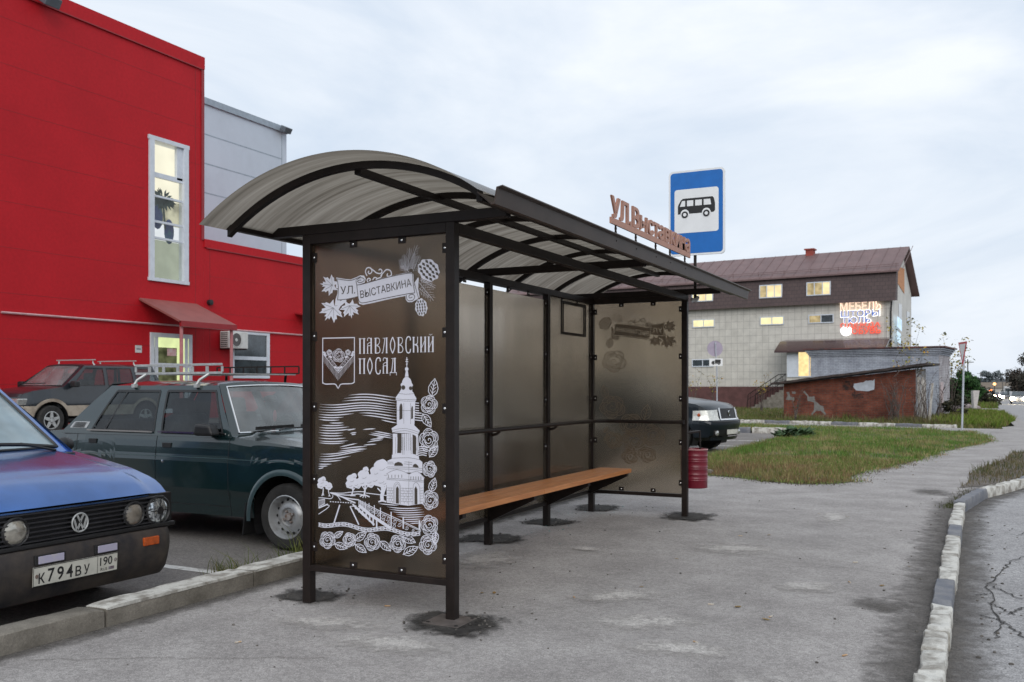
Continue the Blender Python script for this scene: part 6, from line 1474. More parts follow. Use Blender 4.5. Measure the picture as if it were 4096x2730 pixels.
def flood(p, label, v):
    o = empty('floodlight', (v, p.y, p.z), label, 'floodlight')
    b = MB(); b.prism([(v + .25, p.y - .22, p.z + .14), (v + .55, p.y - .22, p.z - .0), (v + .42, p.y - .22, p.z - .22), (v + .16, p.y - .22, p.z - .06)], (0, .44, 0)); b.build('housing', mat('floodlight_grey', (.10, .12, .14), rough=.5), o, bevel=.02)
    b = MB(); b.beam((v, p.y, p.z + .1), (v + .25, p.y, p.z), .06, .06); b.build('arm', M_steel, o)
flood(Wp(165, 8), 'grey floodlight at the top of the tall red wall', WV)
p0, p1 = Wp(540, 1382), Wp(566, 1412)
wn = MB().box(WV + .004, WV + .014, p0.y, p1.y, p1.z, p0.z).build('wall_notice', mat('paper_white', (.62, .62, .62), rough=.7), None); tag(wn, 'small white notice on the red wall left of the door', 'notice')
MB().box(WV + .0145, WV + .016, p0.y + .04, p1.y - .04, (p0.z + p1.z) / 2 - .02, (p0.z + p1.z) / 2 + .02).build('print_line', mat('ink_grey', (.2, .2, .22), rough=.7), wn)
p = Wp(1178, 1268)
b = MB(); b.prism([(WV, p.y, p.z + .1), (WV + .9, p.y, p.z - .05), (WV + .9, p.y + 2.2, p.z - .05), (WV, p.y + 2.2, p.z + .1)], (0, 0, .05)); tag(b.build('door_hood', M_redd, None), 'small red hood on the low wing beside the shelter post', 'canopy')
# pale grey hall behind
GV = -24.0; P = on_x(1146, 519, GV); zg1 = P.z; ug = P.y
gh = empty('warehouse', (GV, ug, g), 'pale blue grey metal clad hall standing behind the red building', 'building')
b = MB(); u0 = 12; b.quad((GV, u0, g), (GV, ug, g), (GV, ug, zg1), (GV, u0, zg1)); b.quad((GV, ug, g), (GV - 20, ug, g), (GV - 20, ug, zg1), (GV, ug, zg1)); b.quad((GV, u0, zg1), (GV, ug, zg1), (GV - 20, ug, zg1), (GV - 20, u0, zg1)); b.quad((GV - 20, u0, g), (GV, u0, g), (GV, u0, zg1), (GV - 20, u0, zg1)); b.build('wall', M_grey, gh)
b = MB(); z = zg1 - 1.4
while z > g: b.box(GV, GV + .004, u0, ug - .3, z - .025, z + .025); z -= 1.18
b.box(GV, GV + .004, ug - .34, ug - .3, g, zg1 - .2); b.build('panel_joint', M_greys, gh)
b = MB(); b.box(GV - .2, GV + .08, u0, ug + .05, zg1 - .2, zg1 + .06); b.build('parapet_cap', M_greys, gh)
flood(Vector((GV, on_x(1120, 530, GV).y, on_x(1120, 520, GV).z)), 'grey floodlight at the top corner of the pale grey hall', GV)

# ------------------------------------------------------------------ brown roofed shop building
P0 = on_d(3568, HZ, 70.0); P0.z = -.34
ang = math.atan2(.1157, -.9935)                      # local x runs along the front to the left, local y away from it is -y
bb_ = empty('shop_building', tuple(P0), 'large shop building with beige tiles, brown mansard roof and lit windows', 'building', rz=ang)
TB = ROOTM[bb_.name]; TBi = TB.inverted()
def fl(x, y, z): return TB @ Vector((x, y, z - P0.z))    # x left along the front, y>0 towards the viewer?, z absolute
# which way is outward
OUTS = 1 if (TB.to_3x3() @ Vector((0, 1, 0))).dot(EYE - P0) > 0 else -1
def F(s_, z, off=0): return fl(s_, OUTS * off, z)
def fbox(b, s0, s1, z0, z1, o0, o1):
    return b.add([F(s0, z0, o0), F(s1, z0, o0), F(s1, z0, o1), F(s0, z0, o1), F(s0, z1, o0), F(s1, z1, o0), F(s1, z1, o1), F(s0, z1, o1)], [(3, 2, 1, 0), (4, 5, 6, 7), (0, 1, 5, 4), (1, 2, 6, 5), (2, 3, 7, 6), (3, 0, 4, 7)])
M_tile = brick_mat('beige_wall_tile', (.55, .525, .475), (.585, .56, .51), (.40, .38, .345), .52, .585, .018, 0, 'XZ', .5, .15, (.9, .9, .9))
M_mans = brick_mat('brown_mansard_tile', (.072, .046, .045), (.085, .055, .052), (.045, .03, .03), .4, .3, .02, .5, 'XZ', .6, .3, (.9, .9, .9))
M_roofm = mat('mauve_brown_metal_roof', (.155, .095, .092), rough=.5, var=.12, scale=1.2, detail=6)
M_plinth = mat('maroon_plinth', (.105, .045, .042), rough=.8, var=.2, scale=2)
M_cream = mat('cream_gable', (.56, .55, .52), rough=.8, var=.08, scale=1)
LN, DP = 34.0, 7.6
b = MB(); b.quad(F(0, 1.37), F(LN, 1.37), F(LN, 7.9), F(0, 7.9)); b.quad(F(LN, 1.37, -DP), F(LN, 1.37), F(LN, 7.9), F(LN, 7.9, -DP)); b.build('wall', M_tile, bb_)
b = MB(); fbox(b, -.02, LN + .02, -.8, 1.37, -DP, .06); b.build('plinth', M_plinth, bb_)
b = MB(); b.poly([F(0, 1.37, 0), F(0, 1.37, -DP), F(0, 8.9, -DP), F(0, 10.4, -DP * .75), F(0, 12.1, -DP / 2), F(0, 10.0, -.3), F(0, 7.9, 0)]); b.build('gable_wall', M_cream, bb_)
b = MB(); b.prism([F(-.35, 7.78, .5), F(-.35, 9.98, .18), F(-.35, 10.0, -.4), F(-.35, 7.85, -.2)], F(LN + .6, 0, 0) - F(-.35, 0, 0)); b.build('mansard', M_mans, bb_)
RZ = 12.2; RY = -DP * .5
b = MB(); b.prism([F(-.55, 9.93, .45), F(-.55, RZ, RY), F(-.55, RZ + .12, RY), F(-.55, 10.05, .45)], F(LN + 1, 0, 0) - F(-.55, 0, 0)); b.prism([F(-.55, RZ, RY), F(-.55, 8.75, -DP - .5), F(-.55, 8.87, -DP - .5), F(-.55, RZ + .12, RY)], F(LN + 1, 0, 0) - F(-.55, 0, 0)); b.build('roof', M_roofm, bb_)
b = MB()
for s_ in np.arange(-.8, LN, .9):
    b.beam(F(s_, 10.07, .42), F(s_, RZ + .14, RY), .035, .03)
b.build('roof_seam', M_roofm, bb_)
b = MB()
for s_ in np.arange(-.3, LN, 2.1):
    b.beam(F(s_, 10.3, .05), F(s_, 10.62, .05), .05, .05)
for z in (10.42, 10.55): b.beam(F(-.5, z, .05), F(LN, z, .05), .035, .035)
b.build('snow_guard', M_roofm, bb_)
b = MB(); fbox(b, 6.8, 7.4, 11.6, 12.62, RY - .35, RY + .35); fbox(b, 6.7, 7.5, 12.62, 12.72, RY - .45, RY + .45); b.build('chimney', mat('red_chimney', (.30, .06, .045), rough=.8), bb_)
b = MB(); fbox(b, -.02, .35, 1.37, 7.8, .0, .12); b.build('corner_trim', M_tile, bb_)
b = MB(); b.tube([F(-.05, 7.7, .45), F(.02, 7.2, .25), F(.05, 6.9, .2), F(.05, 1.0, .2)], .06, 8); b.build('drainpipe', M_black, bb_, smooth=True)
M_warm = emis('warm_lit_window', (1.0, .80, .45), .95, .15, 1.5); M_warmd = emis('warm_dim_window', (.60, .48, .26), .75, .35, 2.0); M_yel = emis('yellow_lit_window', (1.0, .88, .50), 1.0, .10, 1.5)
def fwin(s0, s1, z0, z1, off, mats, name='window', stile=None):
    b = MB(); f = .075
    for (a, c, d, e) in ((s0, s0 + f, z0, z1), (s1 - f, s1, z0, z1), (s0 + f, s1 - f, z1 - f, z1), (s0 + f, s1 - f, z0, z0 + f)): fbox(b, a, c, d, e, off - .1, off + .05)
    n = len(mats)
    for k in range(1, n): x = s0 + (s1 - s0) * k / n; fbox(b, x - .035, x + .035, z0 + f, z1 - f, off - .1, off + .04)
    o = b.build(name, M_pvc, bb_)
    for k, m_ in enumerate(mats):
        a, c = s0 + (s1 - s0) * k / n, s0 + (s1 - s0) * (k + 1) / n; MB().quad(F(c, z0 + f, off + .01), F(a, z0 + f, off + .01), F(a, z1 - f, off + .01), F(c, z1 - f, off + .01)).build('pane', m_, o)
for s0, ms in ((4.39, [M_warm, M_warmd, M_warmd]), (8.15, [M_warm, M_warm, M_warmd]), (13.9, [M_yel, M_warm, M_yel]), (17.9, [M_warm, M_warmd, M_warm]), (22.0, [M_warmd, M_panedark]), (26.5, [M_panedark, M_panedark])): fwin(s0, s0 + 1.85, 8.46, 9.52, .40, ms)
for s0, ms in ((4.25, [M_panedark, M_warmd]), (8.12, [M_yel, M_yel]), (13.9, [M_yel, M_yel]), (18.2, [M_panedark, M_panedark]), (22.5, [M_panedark, M_panedark])): fwin(s0, s0 + 1.94, 6.32, 7.0, .03, ms)
for s0 in (14.0, 18.5): fwin(s0, s0 + 1.9, 3.03, 3.67, .03, [M_panedark, M_panedark])
# entrance bay with its canopy and stair
b = MB(); fbox(b, 1.0, 7.2, 1.37, 4.25, .02, 2.4); b.build('entrance_bay', M_tile, bb_)
b = MB(); b.prism([F(-.1, 4.95, .0), F(-.1, 4.75, 1.4), F(-.1, 3.98, 2.9), F(-.1, 4.12, 2.9), F(-.1, 4.9, 1.4), F(-.1, 5.08, .0)], F(8.0, 0, 0) - F(-.1, 0, 0)); b.build('canopy', mat('glossy_brown_canopy', (.075, .045, .045), rough=.25, var=.1, coat=.3), bb_)
fwin(4.6, 7.15, 2.1, 4.2, 2.42, [emis('shop_door_warm', (.95, .66, .27), .9, .2), emis('shop_door_warm_bright', (1.0, .75, .36), 1.0, .15), M_pvc], name='shop_window')
for (s0, z0, col) in ((4.7, 3.05, (1.0, .25, .05)), (4.75, 2.35, (.1, .9, .15))):
    b = MB(); b.tube([F(s0 + .22 * math.cos(t), z0 + .25 * math.sin(t) + .2, 2.48) for t in np.linspace(.5, 5.8, 14)], .05, 5); b.build('neon_sign', emis('neon', col, 1.0), bb_)
b = MB()
for k in range(9): fbox(b, 7.2 + .32 * k, 7.52 + .32 * k, -.5, 1.3 - .19 * k, .4, 2.2)
b.build('stair', M_conc, bb_)
b = MB()
for o_ in (.45, 2.2):
    b.tube([F(7.2, 2.35, o_), F(7.9, 2.3, o_), F(10.3, .75, o_), F(10.4, -.3, o_)], .03, 6); b.tube([F(7.2, 1.9, o_), F(7.9, 1.85, o_), F(10.3, .35, o_)], .02, 6)
    for k in range(8): s_ = 7.3 + .4 * k; b.tube([F(s_, 1.25 - .6 * max(0, s_ - 7.4), o_), F(s_, 2.33 - .62 * max(0, s_ - 7.9), o_)], .016, 5)
b.build('stair_railing', M_steel, bb_, smooth=True)
# gable end: small windows, sign board, blue signs, eave soffit
gf = lambda y, z, o=0: F(-o, z, -y)
b = MB(); b.quad(gf(2.0, 9.3, .03), gf(4.6, 8.7, .03), gf(4.6, 10.7, .03), gf(2.0, 10.6, .03)); b.build('sign_board', mat('orange_board', (.50, .22, .09), rough=.6), bb_)
for y, z0, z1 in ((2.4, 6.2, 7.8), (2.2, 3.4, 4.6), (5.6, 6.3, 7.4)): b = MB(); b.quad(gf(y, z0, .02), gf(y + 1.2, z0, .02), gf(y + 1.2, z1, .02), gf(y, z1, .02)); b.build('window', M_panedark, bb_)
b = MB(); b.quad(gf(.6, 5.9, .25), gf(2.4, 5.6, .25), gf(2.4, 6.5, .25), gf(.6, 6.7, .25)); b.quad(gf(.6, 4.8, .25), gf(2.0, 4.6, .25), gf(2.0, 5.4, .25), gf(.6, 5.6, .25)); b.build('lit_blue_sign', emis('blue_white_sign', (.62, .82, 1.0), 1.0, .1), bb_)
b = MB(); b.quad(gf(4.4, 3.6, .2), gf(5.4, 3.5, .2), gf(5.4, 4.2, .2), gf(4.4, 4.3, .2)); b.build('lit_yellow_sign', emis('yellow_red_sign', (1.0, .62, .12), 1.0, .3, 4), bb_)
# lit shop sign: five lines of channel letters
ss = empty('shop_sign', tuple(F(2.3, 6.4, .2)), 'lit letter sign listing furniture, curtains, clothes and shoes on the beige wall', 'sign', rz=ang)
def sline(txt, s0, s1, z0, z1, core, halo, bold):
    for lay, (m_, bo, off) in enumerate(((halo, .02, .16), (core, .0, .21))):
        e = (.03 if core.name.startswith(('red', 'pink')) else .05) * (1 - lay); b = MB(); put_text(b, txt, lambda a, c: F(s0 + e + (s1 - s0 - 2 * e) * a, z0 - e + (z1 - z0 + 2 * e) * c, off), bo); b.build('letter_line', m_, ss)
E_white = emis('white_letters', (1.0, .96, .92), 1.6, .03); E_red = emis('red_halo', (1.0, .06, .03), 1.1, .05); E_pink = emis('pink_core', (1.0, .40, .28), .95, .05); E_blue = emis('blue_core', (.10, .20, .62), .9, .05); E_or = emis('orange_halo', (1.0, .75, .55), 1.7, .04)
sline('МЕБЕЛЬ', 3.68, .80, 7.22, 7.82, emis('peach_core', (1.0, .66, .52), .9, .05), E_or, .03); sline('ШТОРЫ', 3.68, .85, 6.72, 7.18, E_blue, E_white, .02); sline('ТЮЛЬ', 3.6, 1.5, 6.24, 6.68, E_blue, E_white, .02)
E_pink = emis('red_core', (1.0, .20, .13), .85, .05); sline('ОДЕЖДА', 3.7, .82, 5.86, 6.22, E_pink, E_red, .03); sline('ОБУВЬ', 2.85, .80, 5.42, 5.82, E_pink, E_red, .03)
b = MB(); c0 = (3.3, 5.66)
pts = [(c0[0] + .42 * math.cos(t), c0[1] + .40 * math.sin(t)) for t in np.linspace(math.pi * .62, math.pi * 2.38, 26)] + [(c0[0] + .05, c0[1] + .22)]
b.add([F(c0[0], c0[1] - .05, .14)] + [F(p[0], p[1], .14) for p in pts], [(0, i, i + 1) for i in range(1, len(pts))] + [(0, len(pts), 1)]); b.build('lit_disc', emis('white_disc', (1, 1, 1), 1.8, .02), ss)
b = MB(); b.beam(F(3.6, 7.92, .12), F(.9, 7.92, .12), .12, .06); b.build('sign_frame', M_steel, ss)

# ------------------------------------------------------------------ brick shed and painted hut
def local_box(name, corner, label, cat, d1, n1):
    pass
dR = Vector((.9935, -.1157, 0)); dB = Vector((.1157, .9935, 0))
A0 = on_d(3135, HZ, 44.8); A0.z = -.2
shd = empty('brick_shed', tuple(A0), 'low red brick shed with a sloping tarred roof and patches of grey plaster', 'shed', rz=math.atan2(dR.y, dR.x))
def sq(x, y, z): p = A0 + dR * x + dB * y; return Vector((p.x, p.y, z))
M_brk = brick_mat('old_red_brick', (.25, .068, .036), (.17, .045, .028), (.13, .095, .075), .26, .078, .009, .5, 'XZ', .9, .7, (.45, .42, .42))
SW, SD = 5.9, 2.6
b = MB(); b.quad(sq(0, 0, -.3), sq(SW, 0, -.3), sq(SW, 0, 2.16), sq(0, 0, 1.48)); b.build('wall', M_brk, shd)
M_brks = brick_mat('old_red_brick_end', (.25, .068, .036), (.17, .045, .028), (.13, .095, .075), .26, .078, .009, .5, 'YZ', .9, .7, (.45, .42, .42))
b = MB(); b.quad(sq(SW, 0, -.3), sq(SW, SD, -.3), sq(SW, SD, 2.2), sq(SW, 0, 2.16)); b.build('end_wall', mat('pale_end_plaster', (.42, .43, .45), rough=.9, col2=(.24, .22, .21), lo=.42, hi=.6, scale=3, detail=8), shd); b = MB(); b.quad(sq(0, SD, -.3), sq(0, 0, -.3), sq(0, 0, 1.48), sq(0, SD, 1.5)); b.build('end_wall', M_brks, shd)
b = MB(); n = 24; rnd = random.Random(8)
vs = []
for i in range(n + 1):
    x = -.5 + (SW + 1.05) * i / n; z = 1.46 + (2.32 - 1.46) * (x + .5) / (SW + 1.05); e = rnd.uniform(-.05, .05)
    for y, dz in ((-.45 + e, .0 + e * .3), (-.45 + e, .10), (SD + .3, .14), (SD + .3, .05)): vs.append(sq(x, y, z + dz + rnd.uniform(-.01, .01)))
b.add(vs, [(4 * i + j, 4 * i + (j + 1) % 4, 4 * i + 4 + (j + 1) % 4, 4 * i + 4 + j) for i in range(n) for j in range(4)] + [(0, 3, 2, 1), (4 * n, 4 * n + 1, 4 * n + 2, 4 * n + 3)])
b.build('roof', mat('tarred_roof', (.022, .018, .017), rough=.85, col2=(.075, .055, .05), scale=4, bump=.5, bscale=12), shd)
def ragged(pts, off, jit, seed):
    r = random.Random(seed); out = []
    for (a, c) in zip(pts, pts[1:] + pts[:1]):
        for k in range(4): t = k / 4; out.append(sq(a[0] + (c[0] - a[0]) * t + r.uniform(-jit, jit), -off, a[1] + (c[1] - a[1]) * t + r.uniform(-jit, jit)))
    return out
def spx(px, py):                                     # pixel on the shed's front
    r = ray(px, py); t = (A0 - EYE).dot(dB) / r.dot(dB); q = EYE + r * t; return ((q - A0).dot(dR), q.z)
rz_ = lambda x, y: (3050 + x * .33457, 1480 + y * .33457)
b = MB(); b.poly(ragged([spx(*rz_(*p)) for p in [(500, 250), (560, 320), (620, 320), (630, 370), (690, 420), (730, 440), (735, 490), (765, 540), (745, 540), (700, 492), (640, 490), (590, 545), (575, 545), (615, 480), (620, 390), (540, 375), (535, 310), (485, 265)]], .004, .012, 1))
b.poly(ragged([spx(*rz_(*p)) for p in [(285, 265), (320, 265), (330, 320), (380, 330), (380, 370), (340, 365), (280, 360), (300, 310)]], .004, .012, 2)); b.poly(ragged([spx(*rz_(*p)) for p in [(350, 260), (395, 260), (395, 290), (355, 285)]], .0045, .012, 3))
b.build('plaster_patch', mat('grey_plaster', (.20, .195, .185), rough=.95, var=.2, scale=5), shd)
b = MB(); b.poly(ragged([spx(*rz_(*p)) for p in [(1095, 165), (1200, 150), (1240, 130), (1320, 128), (1340, 110), (1336, 235), (1250, 258), (1120, 245), (1085, 205)]], .006, .01, 4)); b.build('whitewash_patch', mat('whitewash', (.46, .50, .56), rough=.9, var=.12, scale=4), shd)
b = MB(); b.poly(ragged([spx(*rz_(*p)) for p in [(955, 140), (1085, 130), (1080, 240), (960, 245)]], .005, .02, 5)); b.poly(ragged([spx(*rz_(*p)) for p in [(1060, 300), (1100, 255), (1130, 290), (1210, 275), (1205, 340), (1140, 350), (1090, 335)]], .005, .025, 6)); b.build('soot_patch', mat('soot', (.035, .022, .020), rough=.95, col2=(.12, .04, .025), lo=.45, hi=.6, scale=6), shd)
B0 = on_d(3242, HZ, 49.4); B0.z = -.2
hut = empty('painted_hut', tuple(B0), 'grey blue painted brick hut with a stepped cornice behind the red brick shed', 'hut', rz=math.atan2(dR.y, dR.x))
def hq(x, y, z): p = B0 + dR * x + dB * y; return Vector((p.x, p.y, z))
HW, HD = 6.25, 3.4
M_hb = brick_mat('grey_painted_brick', (.44, .48, .55), (.39, .42, .48), (.30, .32, .36), .26, .085, .012, .5, 'XZ', .85, .5, (.62, .62, .64))
M_hbe = brick_mat('grey_painted_brick_end', (.55, .54, .56), (.46, .45, .48), (.30, .29, .31), .26, .085, .012, .5, 'YZ', .85, .5, (.55, .5, .5))
b = MB(); b.quad(hq(0, 0, -.4), hq(HW, 0, -.4), hq(HW, 0, 2.95), hq(0, 0, 2.95)); b.build('wall', M_hb, hut)
b = MB(); b.quad(hq(HW, 0, -.4), hq(HW, HD, -.4), hq(HW, HD, 2.95), hq(HW, 0, 2.95)); b.build('end_wall', M_hbe, hut); b = MB(); b.quad(hq(0, HD, -.4), hq(0, 0, -.4), hq(0, 0, 2.95), hq(0, HD, 2.95)); b.build('end_wall', M_hbe, hut)
b = MB()
for k in range(4): 
    o_ = .05 + .06 * k; z = 2.95 + .085 * k; b.prism([hq(-o_, -o_, z), hq(HW + o_, -o_, z), hq(HW + o_, HD + o_, z), hq(-o_, HD + o_, z)], (0, 0, .075))
b.build('cornice', M_hb, hut)
b = MB(); b.prism([hq(-.32, -.32, 3.30), hq(HW + .32, -.32, 3.30), hq(HW + .32, HD + .32, 3.30), hq(-.32, HD + .32, 3.30)], (0, 0, .07)); b.build('roof', mat('hut_roof', (.05, .04, .045), rough=.8, col2=(.16, .06, .05), scale=2), hut)
b = MB(); b.quad(hq(HW + .01, .4, -.3), hq(HW + .01, 1.3, -.3), hq(HW + .01, 1.3, 1.6), hq(HW + .01, .4, 1.6)); b.build('door', mat('faded_pink_door', (.52, .42, .42), rough=.8, var=.15), hut)
b = MB()
rnd = random.Random(4)
for k in range(4):
    x = 6.06 + .14 * k; b.beam(sq(x, -.05 - .04 * k, -.2), sq(x + rnd.uniform(-.12, .12), .05, 1.85 - rnd.uniform(0, .4)), .10, .03, up=(0, 1, 0))
    o = b.build('plank', mat('weathered_white_board', (.50, .48, .45), rough=.9, col2=(.25, .22, .19), lo=.42, hi=.6, scale=6, stretch=(3, 3, .6)), None)
    tag(o, 'weathered pale board leaning at the right end of the brick shed, ' + ORD[k] + ' from the left', 'board', 'boards leaning on the shed'); b = MB()
# ------------------------------------------------------------------ signs, posts, plants, traffic
def blades(name, n, place, hgt, wid, cols, seed, kind='stuff', lean=.5, m=None):
    r = np.random.default_rng(seed); P = place(r, n); n = len(P)
    hm = np.array([1 + .75 * noise.noise(Vector((p[0] * 1.1, p[1] * .8, 7))) for p in P]).clip(.35, 1.8)
    a = r.uniform(0, 2 * np.pi, n); h = hgt[0] + (hgt[1] - hgt[0]) * r.random(n) ** 1.5; h = h * hm; w = wid * r.uniform(.6, 1.4, n); ln = h * lean * r.uniform(.1, 1, n); la = r.uniform(0, 2 * np.pi, n)
    V = np.zeros((n, 5, 3)); dx, dy = np.cos(a) * w / 2, np.sin(a) * w / 2
    V[:, 0] = P + np.stack([-dx, -dy, 0 * dx], 1); V[:, 1] = P + np.stack([dx, dy, 0 * dx], 1)
    mid = P + np.stack([np.cos(la) * ln * .35, np.sin(la) * ln * .35, h * .6], 1); V[:, 2] = mid + np.stack([dx * .7, dy * .7, 0 * dx], 1); V[:, 3] = mid - np.stack([dx * .7, dy * .7, 0 * dx], 1)
    V[:, 4] = P + np.stack([np.cos(la) * ln, np.sin(la) * ln, h], 1)
    me = bpy.data.meshes.new(name); me.vertices.add(n * 5); me.vertices.foreach_set('co', V.ravel())
    k = np.arange(n)[:, None] * 5; tri = np.concatenate([k + 0, k + 1, k + 2, k + 0, k + 2, k + 3, k + 3, k + 2, k + 4], 1).ravel()
    me.loops.add(len(tri)); me.loops.foreach_set('vertex_index', tri); me.polygons.add(n * 3); me.polygons.foreach_set('loop_start', np.arange(n * 3) * 3); me.polygons.foreach_set('loop_total', np.full(n * 3, 3))
    me.update(); me.validate()
    C = np.array(cols); f = cols_pick(r, P, n, len(cols)); c = C[f] * r.uniform(.75, 1.25, (n, 1)); c = np.concatenate([c, np.ones((n, 1))], 1)
    at = me.color_attributes.new('tint', 'FLOAT_COLOR', 'POINT'); at.data.foreach_set('color', np.repeat(c, 5, 0).ravel())
    me.materials.append(m or M_blade); o = bpy.data.objects.new(name, me); COL.objects.link(o); ROOTM[o.name] = Matrix.Identity(4)
    return tag(o, kind=kind) if kind else o
def cols_pick(r, P, n, k):
    # clumps: neighbouring blades share a tone
    x = np.array([noise.noise(Vector((p[0] * 1.3, p[1] * 1.3, 0))) + .6 * noise.noise(Vector((p[0] * 4, p[1] * 4, 3))) for p in P]) * 1.25 + r.normal(0, .16, n) + np.clip((11.4 - P[:, 1]) * .25, 0, .6) * (P[:, 1] > 8)
    return np.clip(((x + .6) / 1.2 * k).astype(int), 0, k - 1)
M_blade = mat('grass_blade', (1, 1, 1), rough=.75, var=.08, attr='tint', spec=.2)
def in_poly(x, y, poly):
    c = np.zeros(len(x), bool); n = len(poly)
    for i in range(n):
        (x0, y0), (x1, y1) = poly[i], poly[(i + 1) % n]
        k = ((y0 > y) != (y1 > y)) & (x < (x1 - x0) * (y - y0) / (y1 - y0 + 1e-12) + x0); c ^= k
    return c
def poly_place(poly, zf, dens=None):
    xs_, ys_ = [p[0] for p in poly], [p[1] for p in poly]
    def f(r, n):
        out = []
        while sum(len(o) for o in out) < n:
            x = r.uniform(min(xs_), max(xs_), n); y = r.uniform(min(ys_), max(ys_), n); k = in_poly(x, y, poly)
            if dens is not None: k &= r.random(n) < dens(x, y)
            x, y = x[k], y[k]; out.append(np.stack([x, y, np.array([zf(a, b_) for a, b_ in zip(x, y)])], 1))
        return np.concatenate(out)[:n]
    return f
GC = [(.10, .20, .034), (.08, .165, .03), (.135, .22, .05), (.17, .22, .06), (.23, .235, .085), (.30, .26, .12)]
GD = [(.26, .20, .095), (.18, .16, .055), (.30, .24, .12), (.14, .15, .045), (.22, .145, .075)]
ISL = [(-.85, 10.0), (-.25, 9.95), (.6, 9.45), (1.1, 9.05), (1.68, 8.88), (2.1, 9.2), (2.22, 9.6), (2.12, 10.3), (2.2, 11.2), (2.6, 13.0), (2.95, 14.7), (3.5, 18.7), (4.15, 21.8), (3.9, 25), (3.5, 27.5), (1, 28.7), (-8, 31), (-11, 30), (-11, 25.1), (-1.0, 25.1), (-.86, 18)]
def izd(x, y):
    d = 9.0
    for (ax, ay), (bx, by) in zip(ISL, ISL[1:] + ISL[:1]):
        L2 = (bx - ax) ** 2 + (by - ay) ** 2; t = max(0, min(1, ((x - ax) * (bx - ax) + (y - ay) * (by - ay)) / L2)); d = min(d, math.hypot(x - ax - t * (bx - ax), y - ay - t * (by - ay)))
    return min(1, d / .9)
def izf(x, y):
    return zg(y) + .012 + izd(x, y) * (.055 + .03 * noise.noise(Vector((x * .8, y * .5, 0))))
# soil of the island
b = MB(); cx_, cy_ = 0.6, 15
ring = []
for (a, c) in zip(ISL, ISL[1:] + ISL[:1]):
    n = max(2, int((Vector(a) - Vector(c)).length / .3))
    for k in range(n):
        t = k / n; j = .22 * noise.noise(Vector((a[0] + (c[0] - a[0]) * t, a[1] + (c[1] - a[1]) * t, 5)) * 2.1) + .10 * noise.noise(Vector((a[0] + (c[0] - a[0]) * t, a[1] + (c[1] - a[1]) * t, 5)) * 6); ring.append((a[0] + (c[0] - a[0]) * t + j, a[1] + (c[1] - a[1]) * t + j))
gx_, gy_ = np.arange(-11, 4.6, .25), np.arange(8.6, 31.2, .25); idx = {}; vs = []; fs = []
GX, GY = np.meshgrid(gx_, gy_, indexing='ij'); ok = in_poly(GX.ravel(), GY.ravel(), ring).reshape(GX.shape)
for i in range(len(gx_)):
    for j in range(len(gy_)):
        if ok[i, j]: idx[(i, j)] = len(vs); vs.append((gx_[i], gy_[j], izf(gx_[i], gy_[j])))
for (i, j) in list(idx):
    q = [(i, j), (i + 1, j), (i + 1, j + 1), (i, j + 1)]
    if all(p in idx for p in q): fs.append(tuple(idx[p] for p in q))
b.add(vs, fs); b.poly([(x, y, zg(y) + .008) for x, y in ring]); tag(b.build('grass_island', mat('island_soil', (.10, .085, .05), rough=.95, col2=(.11, .115, .04), scale=2, bump=.5, bscale=20), smooth=True), kind='structure')
blades('grass', 60000, poly_place(ring, izf, lambda x, y: np.clip((y - 9.6) / 2.2, .06, 1) * np.where(y > 20, .55, 1.0)), (.03, .10), .009, GC, 1)
blades('dry_grass', 22000, poly_place([p for p in ring if p[1] < 13.5], izf), (.02, .09), .008, GD, 2)
blades('short_grass', 9000, poly_place(ring, izf, lambda x, y: np.where(y > 18, .4, 1)), (.06, .17), .008, [(.08, .115, .02), (.12, .13, .035), (.17, .14, .06)], 3, lean=.9)
ring_l = [(a[0], a[1], .01, c[0], c[1], .01) for a, c in zip(ring, ring[1:] + ring[:1]) if a[1] < 27]
def line_place(lines, spread):
    def f(r, n):
        k = r.integers(0, len(lines), n); L_ = np.array(lines)[k]; t = r.random(n)[:, None]
        P = L_[:, :3] * (1 - t) + L_[:, 3:] * t; P[:, :2] += r.normal(0, spread, (n, 2)); return P
    return f
blades('edge_grass', 9000, line_place(ring_l, .10), (.015, .075), .008, GD[:3] + GC[1:4], 31, lean=1.2)
blades('edge_crumbs', 3500, line_place([q for q in ring_l if q[1] < 13], .16), (.004, .02), .014, [(.12, .09, .06), (.16, .12, .07), (.08, .06, .04)], 32, lean=1.5)
# low edging in front of the island
o = kerb_stone((-.9, 9.86), (.15, 9.78), .08, .12, -.04, M_conc, .006, 300); tag(o, 'low broken concrete edging in front of the dry grass beside the litter bin', 'kerb stone')
# verge between kerb and path on the right
VER = [(3.62, 9.3), (3.75, 10.4), (3.72, 11.6), (3.9, 13), (4.3, 15.2), (4.5, 17.5), (5.3, 18), (5.3, 15.2), (4.9, 13.0), (4.42, 11.1), (4.2, 10.2)]
VZ = lambda x, y: zg(y) + .01
b = MB(); b.poly([(x, y, zg(y) + .007) for x, y in VER]); tag(b.build('verge_soil', M_dirt), kind='structure')
blades('verge_grass', 2800, poly_place(VER, VZ, lambda x, y: np.where(y < 11, .35, 1)), (.02, .12), .008, [(.09, .10, .035), (.06, .07, .025), (.15, .12, .06), (.12, .10, .05)], 5, lean=.8)
